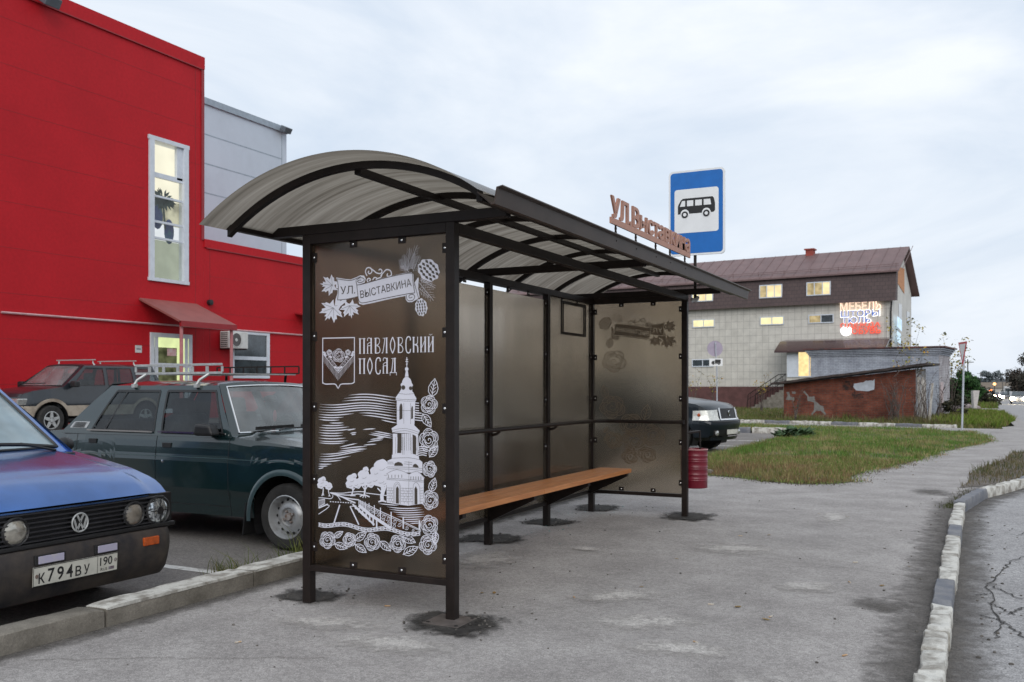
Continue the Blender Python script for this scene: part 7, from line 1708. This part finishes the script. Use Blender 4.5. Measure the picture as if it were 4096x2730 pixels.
# weeds along the kerbs and car wheels
def line_place(lines, spread):
    def f(r, n):
        k = r.integers(0, len(lines), n); L_ = np.array(lines)[k]; t = r.random(n)[:, None]
        P = L_[:, :3] * (1 - t) + L_[:, 3:] * t; P[:, :2] += r.normal(0, spread, (n, 2)); return P
    return f
blades('kerb_weeds', 900, line_place([(-.86, .2, -.05, -.86, .75, -.05), (-1.0, .85, -.05, -.9, 1.35, -.05), (-.95, .3, -.05, -1.2, .6, -.05), (-.85, 1.5, -.05, -.85, 4.5, -.05)], .06), (.03, .16), .006, [(.07, .10, .02), (.10, .115, .03), (.05, .07, .02), (.13, .12, .05)], 6, lean=1.0)
blades('tall_kerb_weeds', 60, line_place([(-.95, .95, -.05, -1.05, 1.3, -.05), (-1.3, 1.5, -.05, -1.35, 1.75, -.05), (-.9, .45, -.05, -1.0, .65, -.05), (-.95, 1.0, -.05, -1.0, 1.2, -.05)], .05), (.12, .24), .007, [(.10, .13, .03), (.15, .16, .05)], 7, lean=1.1)
blades('gutter_weeds', 500, line_place([(3.58, 7.0, 0, 3.78, 9.4, 0), (3.55, 6.9, 0, 3.6, 7.4, 0)], .05), (.01, .05), .006, [(.08, .09, .03), (.06, .06, .025)], 8, lean=1)
# lawn and rough ground in front of the buildings
def lawn_z(x, y): return zg(y) - .06 + .05 * noise.noise(Vector((x * .3, y * .3, 1)))
LAWN = [(-14, 36.2), (3.4, 31.7), (4.6, 33), (5.2, 42), (5.25, 60), (3.6, 60), (3.0, 70), (-24, 72)]
blades('lawn_grass', 42000, poly_place(LAWN, lawn_z, lambda x, y: np.clip(34.0 / np.maximum(y, 34), .2, 1) ** 2), (.05, .20), .03, [(.10, .125, .03), (.08, .11, .025), (.13, .13, .045), (.16, .135, .06)], 9, lean=.7)
blades('shed_weeds', 5000, line_place([(A0.x + .2, A0.y - .3, -.2, A0.x + 6, A0.y - 1.0, -.2), (1.6, 40, -.2, 2.8, 46, -.25), (.5, 36, -.15, 3, 36, -.15), (-3.2, 38, -.15, -2.4, 38.5, -.15), (1.2, 39, -.2, 2.6, 47, -.25), (1.2, 39, -.2, 2.6, 47, -.25)],   .35), (.10, .42), .025, [(.09, .11, .03), (.13, .12, .05), (.10, .075, .04), (.16, .13, .07)], 10, lean=.5)
blades('roadside_grass', 26000, poly_place([(2.2, 36), (4.6, 34), (5.3, 42), (5.25, 62), (3.4, 66), (1.8, 56)], lawn_z, lambda x, y: np.clip(40.0 / y, .2, 1)), (.08, .32), .035, [(.13, .19, .025), (.10, .16, .02), (.16, .19, .04), (.18, .16, .06)], 11, lean=.7)
blades('far_verge_grass', 12000, poly_place([(2.5, 76), (5.2, 76), (5.6, 110), (6.3, 200), (2, 200), (1, 100)], lawn_z), (.15, .5), .07, [(.10, .16, .025), (.12, .15, .03), (.15, .14, .05)], 12, lean=.6)
sheet('footpath', [60, 64, 68, 72, 76], lambda u: 5.35 - .5 * (u - 60) / 16 - 1.2, lambda u: 5.5, lambda v, u: zg(u) + .03, M_asph, nv=3)
# big-leaved weed clump on the island
def leaf_clump(name, n, c, rad, size, cols, seed, label, cat, m=None, z0=None, up=.5):
    r = random.Random(seed); vs = []; fs = []; col = []
    for i in range(n):
        a = r.uniform(0, 6.28); q = math.sqrt(r.random()); p = Vector((c[0] + rad[0] * q * math.cos(a), c[1] + rad[1] * q * math.sin(a), c[2] + rad[2] * r.random() * (1 - .6 * q)))
        s_ = size * r.uniform(.6, 1.3); d = Vector((math.cos(a + r.uniform(-.8, .8)), math.sin(a + r.uniform(-.8, .8)), r.uniform(-.35, up))).normalized(); t = d.cross(Vector((r.uniform(-.4, .4), r.uniform(-.4, .4), 1))).normalized()
        k = len(vs); nn = d.cross(t)
        vs += [p, p + d * s_ * .35 + t * s_ * .36 + nn * s_ * .08, p + d * s_ * .75 + t * s_ * .25, p + d * s_ - nn * s_ * .1, p + d * s_ * .75 - t * s_ * .25, p + d * s_ * .35 - t * s_ * .36 + nn * s_ * .08]
        fs += [(k, k + 1, k + 2, k + 3), (k, k + 3, k + 4, k + 5)]; cc_ = cols[r.randrange(len(cols))]; f = r.uniform(.75, 1.25); col += [tuple(x * f for x in cc_) + (1,)] * 6
    me = bpy.data.meshes.new(name); me.from_pydata([tuple(v_) for v_ in vs], [], fs); at = me.color_attributes.new('tint', 'FLOAT_COLOR', 'POINT'); at.data.foreach_set('color', np.array(col).ravel()); me.materials.append(m or M_blade)
    o = bpy.data.objects.new(name, me); COL.objects.link(o); ROOTM[o.name] = Matrix.Identity(4)
    return tag(o, label, cat) if label else o
p = on_g(3190, 1752); leaf_clump('weed_clump', 190, (p.x - .1, p.y, .06), (.42, .8, .2), .22, [(.045, .085, .035), (.06, .11, .045), (.035, .065, .03)], 3, 'dark green broad leaved weed clump on the grass island', 'plant')
# saplings: trunk, boughs and few leaves
def sapling(base, h, n, label, leaves, seed, cols, spread=.5, leafsize=.09, lean=(0, 0), zr=(.4, 1)):
    r = random.Random(seed); b = MB(); tips = []
    root = empty('sapling', tuple(base), label, 'sapling')
    for i in range(n):
        a = r.uniform(0, 6.28); hh = h * r.uniform(.6, 1); p0 = Vector(base) + Vector((r.uniform(-.2, .2) * spread, r.uniform(-.2, .2) * spread, 0)); pts = [p0]
        for k in range(1, 6): t = k / 5; pts.append(p0 + Vector((math.cos(a) * spread * t * t * hh * .4 + lean[0] * t, math.sin(a) * spread * t * t * hh * .4 + lean[1] * t, hh * t)) + Vector((r.uniform(-.05, .05), r.uniform(-.05, .05), 0)))
        b.tube(pts, [.024 * (1 - .8 * k / 5) for k in range(6)], 5); tips += pts[2:]
        for k in range(4):
            q = pts[2 + k % 4]; a2 = r.uniform(0, 6.28); e = q + Vector((math.cos(a2) * .5, math.sin(a2) * .5, r.uniform(.2, .6))) * h * .22; b.tube([q, (q + e) / 2 + Vector((0, 0, .04)), e], [.010, .008, .003], 4); tips.append(e)
    b.build('trunk', mat('twig_bark', (.10, .08, .07), rough=.9, var=.3), root, smooth=True)
    if leaves:
        vs = []; fs = []; col = []
        for i in range(leaves):
            q = r.choice(tips); 
            if not (zr[0] * h < q.z - base[2] < zr[1] * h * 1.2): continue
            p = q + Vector((r.gauss(0, .12), r.gauss(0, .12), r.gauss(0, .10))) * h * .3; d = Vector((r.gauss(0, 1), r.gauss(0, 1), r.gauss(-.3, .6))).normalized(); t = d.cross(Vector((0, 0, 1))).normalized(); s_ = leafsize * r.uniform(.6, 1.4); k = len(vs)
            vs += [p, p + d * s_ * .5 + t * s_ * .35, p + d * s_, p + d * s_ * .5 - t * s_ * .35]; fs.append((k, k + 1, k + 2, k + 3)); cc_ = r.choice(cols); col += [cc_ + (1,)] * 4
        M4 = ROOTM[root.name].inverted(); me = bpy.data.meshes.new('foliage'); me.from_pydata([tuple(M4 @ v_) for v_ in vs], [], fs); at = me.color_attributes.new('tint', 'FLOAT_COLOR', 'POINT'); at.data.foreach_set('color', np.array(col).ravel()); me.materials.append(M_blade)
        o = bpy.data.objects.new('foliage', me); COL.objects.link(o); o.parent = root
YL = [(.40, .27, .03), (.30, .26, .05), (.22, .22, .04), (.45, .24, .03)]
dd = lambda x, y, D: on_d(x, y, D)
def gnd(px, D, z=None): P = on_d(px, HZ, D); P.z = zg(P.y) - .05 if z is None else z; return P
sapling(gnd(3640, 42), 3.1, 6, 'bare thin sapling with yellow tips growing against the right end of the brick shed', 420, 21, YL, .5, .11, zr=(.7, 1))
sapling(gnd(3700, 41), 2.4, 5, 'leafless brown sapling between the brick shed and the painted hut', 0, 22, YL, .45)
for k, (px, D, hh) in enumerate(((3560, 41, 2.0), (3600, 40.5, 2.3), (3668, 40, 2.0), (3580, 41.5, 1.6))): sapling(gnd(px, D), hh, 6, ['bare brown sapling before the shed just right of the whitewash patch', 'bare brown sapling before the right third of the brick shed', 'bare sapling tangled with the leaning boards', 'shortest bare sapling before the right half of the shed'][k], 0, 70 + k, YL, .5)
sapling(gnd(3745, 43), 2.2, 5, 'leafless leaning sapling in front of the right corner of the painted hut', 0, 23, YL, .4, lean=(.2, 0))
sapling(gnd(3805, 50), 4.0, 5, 'yellow leaved young tree growing right behind the painted hut', 600, 24, [(.33, .25, .06), (.25, .22, .06), (.17, .18, .05)], .55, .16, zr=(.55, 1))
sapling(gnd(3620, 57, -.2), 5.2, 4, 'yellow leaved treetop rising above the roof of the painted hut', 500, 25, [(.38, .27, .05), (.28, .24, .06), (.20, .18, .05)], .5, .17, zr=(.65, 1))
sapling(gnd(3050, 62), 2.3, 5, 'small yellow leaved bush in front of the brown plinth by the stair', 160, 26, YL, .6, .12, zr=(.5, 1))
sapling(gnd(2850, 63), 2.6, 4, 'sparse yellow leaved bush in front of the brown plinth by the round sign', 110, 27, YL, .6, .12, zr=(.5, 1))
sapling(gnd(2775, 64), 2.7, 4, 'sparse orange leaved bush in front of the plinth next to the shelter post', 110, 28, YL, .6, .12, zr=(.5, 1))
sapling(gnd(3180, 41), 1.4, 5, 'thin bare bush in front of the left end of the brick shed', 60, 29, [(.10, .12, .04)], .5, .07)
# round sign seen from behind with a lorry plate
D = 42; P = gnd(2868, D); rs_ = empty('round_road_sign', tuple(P), 'round road sign seen from its grey back above a small lorry plate', 'road sign')
M_gpost = mat('galvanised_post', (.42, .45, .50), rough=.5, var=.15, scale=9)
top = on_d(2861, 1370, D); b = MB(); b.tube([P, Vector((P.x, P.y, 2.0)), top], .03, 8); b.build('pole', M_gpost, rs_, smooth=True)
c = on_d(2861, 1395, D) + Vector((-SN, CS, 0)) * .06
b = MB(); ax = Vector((SN, -CS, 0)); b.lathe([(0, .0), (.34, 0), (.35, .006), (.35, -.006), (.34, -.012), (0, -.012)], c, ax, 32); b.build('sign_back', mat('sign_back_lilac', (.36, .31, .40), rough=.5, var=.08), rs_)
c2 = on_d(2863, 1450, D) - Vector((-SN, CS, 0)) * .04; rt = Vector((CS, SN, 0))
def pq(x, z, o=0): return c2 + rt * x + Vector((0, 0, z)) + ax * o
pl_ = MB().prism([pq(-.30, -.17), pq(.30, -.17), pq(.30, .17), pq(-.30, .17)], ax * .012).build('lorry_plate', M_signw, rs_)
b = MB(); b.poly([pq(-.05, -.04, .015), pq(.21, -.04, .015), pq(.21, .12, .015), pq(-.05, .12, .015)]); b.poly([pq(-.20, -.07, .0155), pq(-.07, -.07, .0155), pq(-.07, .06, .0155), pq(-.15, .06, .0155), pq(-.20, 0, .0155)]); b.poly([pq(-.07, -.075, .016), pq(.21, -.075, .016), pq(.21, -.05, .016), pq(-.07, -.05, .016)])
for x in (-.13, .13): b.poly([pq(x + .035 * math.cos(t), -.085 + .035 * math.sin(t), .017) for t in np.linspace(0, 6.28, 15)[:-1]])
b.build('lorry_symbol', M_black, pl_)
# give way sign
P = gnd(3848, 30.7, -.06); gw = empty('give_way_sign', tuple(P), 'narrow looking red and white give way sign on a leaning grey post', 'road sign')
T_ = on_d(3856, 1420, 30.7); b = MB(); b.tube([P, T_], .032, 8); b.build('pole', M_gpost, gw, smooth=True)
dS = Vector((.30, -.954, 0)); nS = Vector((-.954, -.30, 0)); 
if nS.dot(EYE - T_) < 0: nS = -nS
ct = on_d(3858, 1405, 30.7); ct = ct + nS * .05
def tri(k, o): 
    h = .78; pts = [(-.45, .30), (.45, .30), (0, .30 - h)]; m_ = (0, .04)
    return [ct + dS * (m_[0] + (x - m_[0]) * k) + Vector((0, 0, m_[1] + (z - m_[1]) * k)) + nS * o for x, z in pts]
MB().prism(tri(1.0, 0), nS * .012).build('red_triangle', mat('sign_red', (.55, .03, .05), rough=.4), gw)
MB().poly(tri(.74, .015)).build('white_triangle', M_signw, gw)
# leaning concrete post, rubble, bush, trees and houses on the right
D = 60; b0 = on_d(3895, 1634, D); t0 = on_d(3905, 1563, D); b = MB(); ra = Vector((CS, SN, 0))
b.prism([b0 + ra * .02, b0 + ra * .20, t0 + ra * .22, t0 - ra * .20], Vector((-SN, CS, 0)) * .3); tag(b.build('concrete_post', mat('pale_concrete_post', (.50, .47, .45), rough=.9, var=.1)), 'pale leaning concrete post beside the green bush', 'post')
def tree(name, base, h, rad, n, leaf, cols, label, seed, trunk=.12, crown_z=.35, lobes=9, cat='tree'):
    r = random.Random(seed); root = empty(name, tuple(base), label, cat); b = MB(); B = Vector(base)
    b.tube([B, B + Vector((0, 0, h * .3)), B + Vector((r.uniform(-.1, .1) * h, 0, h * .75))], [trunk, trunk * .75, trunk * .25], 7)
    cs = []
    for i in range(lobes):
        a = r.uniform(0, 6.28); q = math.sqrt(r.random()) * .62; zz_ = crown_z + (1 - crown_z) * r.uniform(.12, .86); c = B + Vector((math.cos(a) * rad * q, math.sin(a) * rad * q, h * zz_)); cs.append((c, rad * r.uniform(.32, .6)))
        b.tube([B + Vector((0, 0, h * .28)), (B + c) / 2 + Vector((0, 0, h * .18)), c], [trunk * .4, trunk * .25, trunk * .08], 5)
    b.build('trunk', mat('bark', (.05, .042, .036), rough=.95, var=.3), root, smooth=True)
    vs = []; fs = []; col = []
    for i in range(n):
        c, R_ = r.choice(cs); d = Vector((r.gauss(0, 1), r.gauss(0, 1), r.gauss(0, 1))).normalized(); p = c + Vector((d.x, d.y, d.z * .8)) * R_ * r.random() ** .4
        t = Vector((r.gauss(0, 1), r.gauss(0, 1), r.gauss(0, .7))).normalized(); s2 = t.cross(d).normalized(); s_ = leaf * r.uniform(.6, 1.4); k = len(vs)
        vs += [p - t * s_, p + s2 * s_ * .6, p + t * s_, p - s2 * s_ * .6]; fs.append((k, k + 1, k + 2, k + 3)); cc_ = r.choice(cols); f = r.uniform(.7, 1.3); col += [tuple(x * f for x in cc_) + (1,)] * 4
    M4 = ROOTM[root.name].inverted(); me = bpy.data.meshes.new('crown'); me.from_pydata([tuple(M4 @ v_) for v_ in vs], [], fs); at = me.color_attributes.new('tint', 'FLOAT_COLOR', 'POINT'); at.data.foreach_set('color', np.array(col).ravel()); me.materials.append(M_blade)
    o = bpy.data.objects.new('crown', me); COL.objects.link(o); o.parent = root; return root
GR = [(.025, .06, .018), (.035, .08, .022), (.02, .045, .015)]
DK = [(.035, .035, .022), (.05, .045, .028), (.025, .028, .018)]
tree('bush', gnd(3875, 66, -.3), 2.9, 1.15, 2600, .12, [(.03, .075, .022), (.04, .095, .026), (.022, .055, .018)], 'rounded bright green bush behind the leaning concrete post', 31, .08, .1, 12, 'bush')
tree('bush', gnd(3815, 70, -.3), 2.3, 1.3, 1800, .13, DK + GR, 'low dark bush between the painted hut and the rounded bush', 32, .08, .1, 9, 'bush')
tree('bush', gnd(3945, 95, -.5), 1.5, 1.6, 1200, .14, DK, 'low brown bush beside the verge beyond the concrete post', 33, .06, .05, 8, 'bush')
tree('roadside_tree', gnd(4100, 130, -.7), 4.6, 2.6, 6000, .15, [(.05, .042, .035), (.065, .05, .04), (.04, .038, .03)], 'dark autumn tree at the right edge beyond the oncoming cars', 34, .25, .05, 22)
tree('roadside_tree', gnd(4150, 110, -.6), 6, 2.2, 5000, .15, [(.05, .045, .035), (.04, .04, .03)], 'dark tree cut by the right edge of the photo', 35, .25, .1, 18)
tree('roadside_tree', gnd(3962, 300, -1.6), 8, 3.2, 1200, .4, [(.11, .13, .135), (.13, .15, .155)], 'small round topped tree far down the road above the headlights', 36, .25, .2, 9)
tree('shrub', gnd(3820, 46, -.2), 1.2, .7, 700, .07, DK, 'brown shrub at the foot of the painted hut', 37, .05, .1, 7, 'shrub')
# rubble heap by the hut
b = MB(); r = random.Random(9); c = gnd(3835, 62, -.3)
for i in range(12): b.ball(c + Vector((r.uniform(-1.3, 1.3), r.uniform(-.5, .5), r.uniform(.1, .5))), r.uniform(.18, .4), 7, (1.2, 1, .7))
tag(b.build('rubble', mat('grey_pink_rubble', (.22, .19, .19), rough=.95, col2=(.34, .28, .28), scale=3), smooth=True), kind='stuff')
# far houses, tree line and woods, one added out of view
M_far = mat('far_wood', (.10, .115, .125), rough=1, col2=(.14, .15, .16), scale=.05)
def wood(name, pts, h, n, seed, leaf, m=M_far, thick=10):
    r = random.Random(seed); b = MB()
    for i in range(n):
        t = r.random() * (len(pts) - 1); k = int(t); f = t - k; x = pts[k][0] + (pts[k + 1][0] - pts[k][0]) * f + r.uniform(-thick, thick); y = pts[k][1] + (pts[k + 1][1] - pts[k][1]) * f + r.uniform(-thick, thick)
        z = zg(y) + h * r.random() ** .7 * (.6 + .5 * noise.noise(Vector((x * .03, y * .03, 0)))); s_ = leaf * r.uniform(.6, 1.4); d = Vector((r.gauss(0, 1), r.gauss(0, 1), r.gauss(0, 1))).normalized(); e = d.cross(Vector((r.gauss(0, 1), r.gauss(0, 1), r.gauss(0, 1)))).normalized(); p = Vector((x, y, z))
        b.poly([p - d * s_, p + e * s_, p + d * s_, p - e * s_])
    return tag(b.build(name, m), kind='stuff')
wood('far_wood', [(-60, 560), (20, 600), (120, 620), (240, 600)], 9, 5000, 41, 2.6, thick=14)
wood('wood_beyond_the_lot', [(-120, 30), (-95, 90), (-60, 130), (-30, 150)], 12, 4500, 43, 1.7, thick=7)
wood('unseen_added_wood', [(60, 220), (65, 60), (70, -60), (20, -95), (-50, -90), (-90, -50)], 13, 6000, 42, 1.7, thick=7)  # unseen tree belt, added to darken the reflections in the car paint
def house(px, D, w_, h, rh, label, col, rcol):
    P = gnd(px, D); P.z = zg(P.y); r_ = Vector((CS, SN, 0)); f = Vector((-SN, CS, 0)); o = empty('far_house', tuple(P), label, 'house')
    q = lambda x, y, z: P + r_ * x + f * y + Vector((0, 0, z)); b = MB()
    b.prism([q(-w_ / 2, 0, -1), q(w_ / 2, 0, -1), q(w_ / 2, 0, h), q(-w_ / 2, 0, h)], f * 9); b.build('wall', mat('far_house_wall', col, rough=.9, var=.1, scale=.4), o)
    b = MB(); b.prism([q(-w_ / 2 - .5, -.5, h), q(-w_ / 2 - .5, 9.5, h), q(-w_ / 2 - .5, 4.5, h + rh)], r_ * (w_ + 1)); b.build('roof', mat('far_house_roof', rcol, rough=.9, var=.1, scale=.4), o)
    b = MB()
    for k in range(max(2, int(w_ / 3))): x = -w_ / 2 + 1.2 + k * 3; b.prism([q(x, -.03, h * .35), q(x + 1.2, -.03, h * .35), q(x + 1.2, -.03, h * .75), q(x, -.03, h * .75)], f * .02)
    b.build('window', M_panedark, o)
house(4035, 280, 13, 2.7, 1.7, 'pale far house with a brown roof behind the oncoming cars', (.42, .40, .36), (.16, .13, .10))
house(3940, 290, 10, 2.4, 1.6, 'grey far house with a bluish roof left of the small round tree', (.25, .26, .28), (.16, .18, .22))
house(4092, 330, 14, 3.2, 2, 'low brown far house at the right edge beyond the traffic', (.22, .2, .17), (.12, .10, .09))
# poles along the road
for i, (px, D, h) in enumerate(((3871, 120, 5.6), (3922, 210, 6), (4010, 240, 6.2), (4023, 260, 7), (4036, 240, 7.2))):
    P = gnd(px, D, None); b = MB(); b.tube([P, P + Vector((0, 0, h))], [.12, .08], 6); b.beam(P + Vector((-.7, 0, h - .4)), P + Vector((.7, 0, h - .4)), .1, .1)
    tag(b.build('utility_pole', mat('weathered_pole', (.10, .095, .09), rough=.9)), ['thin utility pole rising behind the rounded green bush', 'utility pole left of the small round tree down the road', 'utility pole right of the small round tree down the road', 'middle utility pole above the pale far house', 'right utility pole above the pale far house'][i], 'utility pole', 'utility poles down the road')
# person on the verge
P = on_g(3972, 1595); sc_ = 1.0
b = MB(); Pz = P.z; ra = Vector((CS, SN, 0)); fw_ = Vector((-SN, CS, 0))
pb = bpy.data.meshes.new('person'); sk = [((0, 0, .95), .16), ((0, 0, 1.2), .17), ((0, 0, 1.42), .15), ((0, 0, 1.5), .06), ((0, 0, 1.66), .105), ((.1, 0, .9), .10), ((.12, .03, .5), .075), ((.12, 0, .06), .06), ((-.1, 0, .9), .10), ((-.12, -.1, .5), .075), ((-.12, -.18, .06), .06), ((.21, 0, 1.38), .07), ((.27, 0, 1.1), .055), ((.27, .08, .86), .045), ((-.21, 0, 1.38), .07), ((-.27, 0, 1.1), .055), ((-.26, -.05, .85), .045)]
ed_ = [(0, 1), (1, 2), (2, 3), (3, 4), (0, 5), (5, 6), (6, 7), (0, 8), (8, 9), (9, 10), (2, 11), (11, 12), (12, 13), (2, 14), (14, 15), (15, 16)]
pb.from_pydata([tuple(P + ra * p[0] + fw_ * p[1] + Vector((0, 0, p[2]))) for p, r_ in sk], ed_, [])
po = bpy.data.objects.new('person', pb); COL.objects.link(po); pb.materials.append(mat('dark_coat', (.018, .018, .022), rough=.9, var=.3))
md = po.modifiers.new('skin', 'SKIN'); po.modifiers.new('sub', 'SUBSURF').render_levels = 1
for i, (p_, r_) in enumerate(sk): pb.skin_vertices[0].data[i].radius = (r_, r_)
pb.skin_vertices[0].data[0].use_root = True
tag(po, 'person in dark clothes walking on the grass verge by the oncoming traffic', 'person')
# oncoming cars with headlights on
E_head = emis('headlight_on', (1.0, .86, .60), 90, .02); E_tail = emis('tail_light_on', (1.0, .12, .04), 6, .02)
def far_car(px, py, D, label, col, tail=False, one=False):
    c = on_d(px, py, D); gz0 = zg(c.y) - .06; root = empty('oncoming_car', (c.x, c.y, gz0), label, 'car', 'cars coming up the road with headlights on')
    prof = [(-.0, .3), (-.05, .65), (.1, .78), (1.0, .95), (1.7, 1.42), (3.2, 1.45), (4.0, 1.0), (4.2, .8), (4.2, .3)]
    b = MB(); b.prism([(c.x - .85, c.y + x, gz0 + z) for x, z in prof], (1.7, 0, 0)); b.build('body', mat('far_car_paint', col, rough=.3, var=.05, coat=.8), root, bevel=.08)
    b = MB(); b.prism([(c.x - .7, c.y + .98, gz0 + .97), (c.x + .7, c.y + .98, gz0 + .97), (c.x + .6, c.y + 1.62, gz0 + 1.38), (c.x - .6, c.y + 1.62, gz0 + 1.38)], (0, -.03, .03)); b.build('windscreen', M_panedark, root)
    for s_ in (-1, 1):
        w0 = MB(); w0.lathe([(0, -.1), (.3, -.1), (.31, 0), (.3, .1), (0, .1)], (c.x + s_ * .75, c.y + .75, gz0 + .31), (1, 0, 0), 14); w0.build('wheel', M_rubber, root)
        h = MB(); h.ball((c.x + s_ * .62, c.y - .06, gz0 + .66), (.24 if not tail else .1), 8, (1, .6, .8)); h.build('headlight' if not tail else 'tail_light', E_tail if tail else E_head, root, smooth=True)
far_car(4076, 1583, 104, 'nearest oncoming car with bright headlights at the right edge', (.3, .3, .31))
far_car(4028, 1578, 150, 'oncoming car with paired headlights just behind the nearest one', (.05, .05, .06))
far_car(4016, 1578, 185, 'second pair of oncoming headlights right of the walking person', (.4, .4, .42))
far_car(3992, 1576, 215, 'small oncoming car close to the walking person', (.1, .02, .02))
far_car(3985, 1574, 260, 'farthest oncoming headlights beside the walking person', (.2, .2, .2))
bs = empty('bus', tuple(gnd(4036, 230)), 'pale bus far down the road behind the headlights', 'bus'); c = gnd(4040, 230)
b = MB(); b.prism([(c.x - 1.2, c.y, c.z + .4), (c.x + 1.2, c.y, c.z + .4), (c.x + 1.2, c.y, c.z + 2.9), (c.x - 1.2, c.y, c.z + 2.9)], (0, 9, 0)); b.build('body', mat('bus_paint', (.5, .5, .5), rough=.4), bs, bevel=.1)
b = MB(); b.prism([(c.x - 1.05, c.y - .02, c.z + 1.4), (c.x + 1.05, c.y - .02, c.z + 1.4), (c.x + 1.05, c.y - .02, c.z + 2.4), (c.x - 1.05, c.y - .02, c.z + 2.4)], (0, .02, 0)); b.build('windscreen', M_panedark, bs)
for i, (px, py, col, lab) in enumerate(((3963, 1563, (1, .25, .08), 'red lit signal lamp on a post left of the walking person'), (3978, 1537, (1, .45, .15), 'orange lit lamp on a tall post above the headlights'))):
    p = on_d(px, py, 190); o = empty('signal_lamp', (p.x, p.y, zg(p.y)), lab, 'lamp'); MB().tube([(p.x, p.y, zg(p.y)), (p.x, p.y, p.z)], .07, 6).build('post', M_steel, o); MB().ball(p - Vector((0, .15, 0)), .28, 10).build('lamp', emis('signal_lit', col, 4, .02), o, smooth=True)
b = MB(); r = random.Random(77)
for i in range(150):
    if i < 90: v, u = r.uniform(-.5, 3.4), r.uniform(9.5, 21)
    else: v, u = r.uniform(-.5, 3.5), r.uniform(-1, 9)
    if i >= 90 and r.random() < .55: continue
    z0 = izf(v, u) + .05 if (i < 90 and in_poly(np.array([v]), np.array([u]), ring)[0]) else .006; a = r.uniform(0, 6.28); s_ = r.uniform(.012, .03); t_ = r.uniform(-.3, .3)
    b.poly([Vector((v + s_ * q * math.cos(a + w2), u + s_ * q * math.sin(a + w2), z0 + s_ * q * t_ * math.cos(w2))) for q, w2 in ((1, 0), (.6, .8), (.7, 2.2), (1, 3.14), (.7, 4.1), (.6, 5.5))])
tag(b.build('fallen_leaves', mat('dry_leaf', (.20, .11, .03), rough=.8, col2=(.30, .20, .05), scale=30)), kind='stuff')
sheet('lane_mouth', [28.5, 31, 33, 34.5, 38, 44, 52], lambda u: 4.6 if u < 34 else 5.05, lambda u: 5.6, lambda v, u: zg(u) + .002, M_asph, nv=2)
# litter: cigarette ends and crumbs on the pavement
r = random.Random(17); b = MB()
for (v, u, a) in ((2.35, 1.1, .3), (2.75, .95, 1.2), (3.0, 3.0, .6), (3.05, 2.2, 2.0), (1.9, 3.9, .2), (3.25, .3, 1.0), (.55, .15, .5), (1.5, .9, 2.2), (.3, -.9, 1.1), (2.5, .2, 2.5)):
    d = Vector((math.cos(a), math.sin(a), 0)) * .018; b.tube([Vector((v, u, .006)) - d, Vector((v, u, .006)) + d], .004, 6)
tag(b.build('litter', mat('cigarette_paper', (.55, .50, .42), rough=.8, col2=(.45, .26, .12), lo=.45, hi=.55, scale=30)), kind='stuff')
b = MB()
for i in range(70):
    v, u = r.uniform(-.3, .8), r.uniform(2.6, 5.4)
    if v > .35 and r.random() < .7: continue
    p = Vector((v, u, .004)); a = r.uniform(0, 6.28); s_ = r.uniform(.006, .016); b.poly([p + Vector((math.cos(a + q) * s_, math.sin(a + q) * s_, r.uniform(0, .006))) for q in (0, 2.1, 4.2)])
tag(b.build('broken_glass_crumbs', mat('teal_glass_crumbs', (.10, .30, .30), rough=.2, var=.4, scale=50)), kind='stuff')
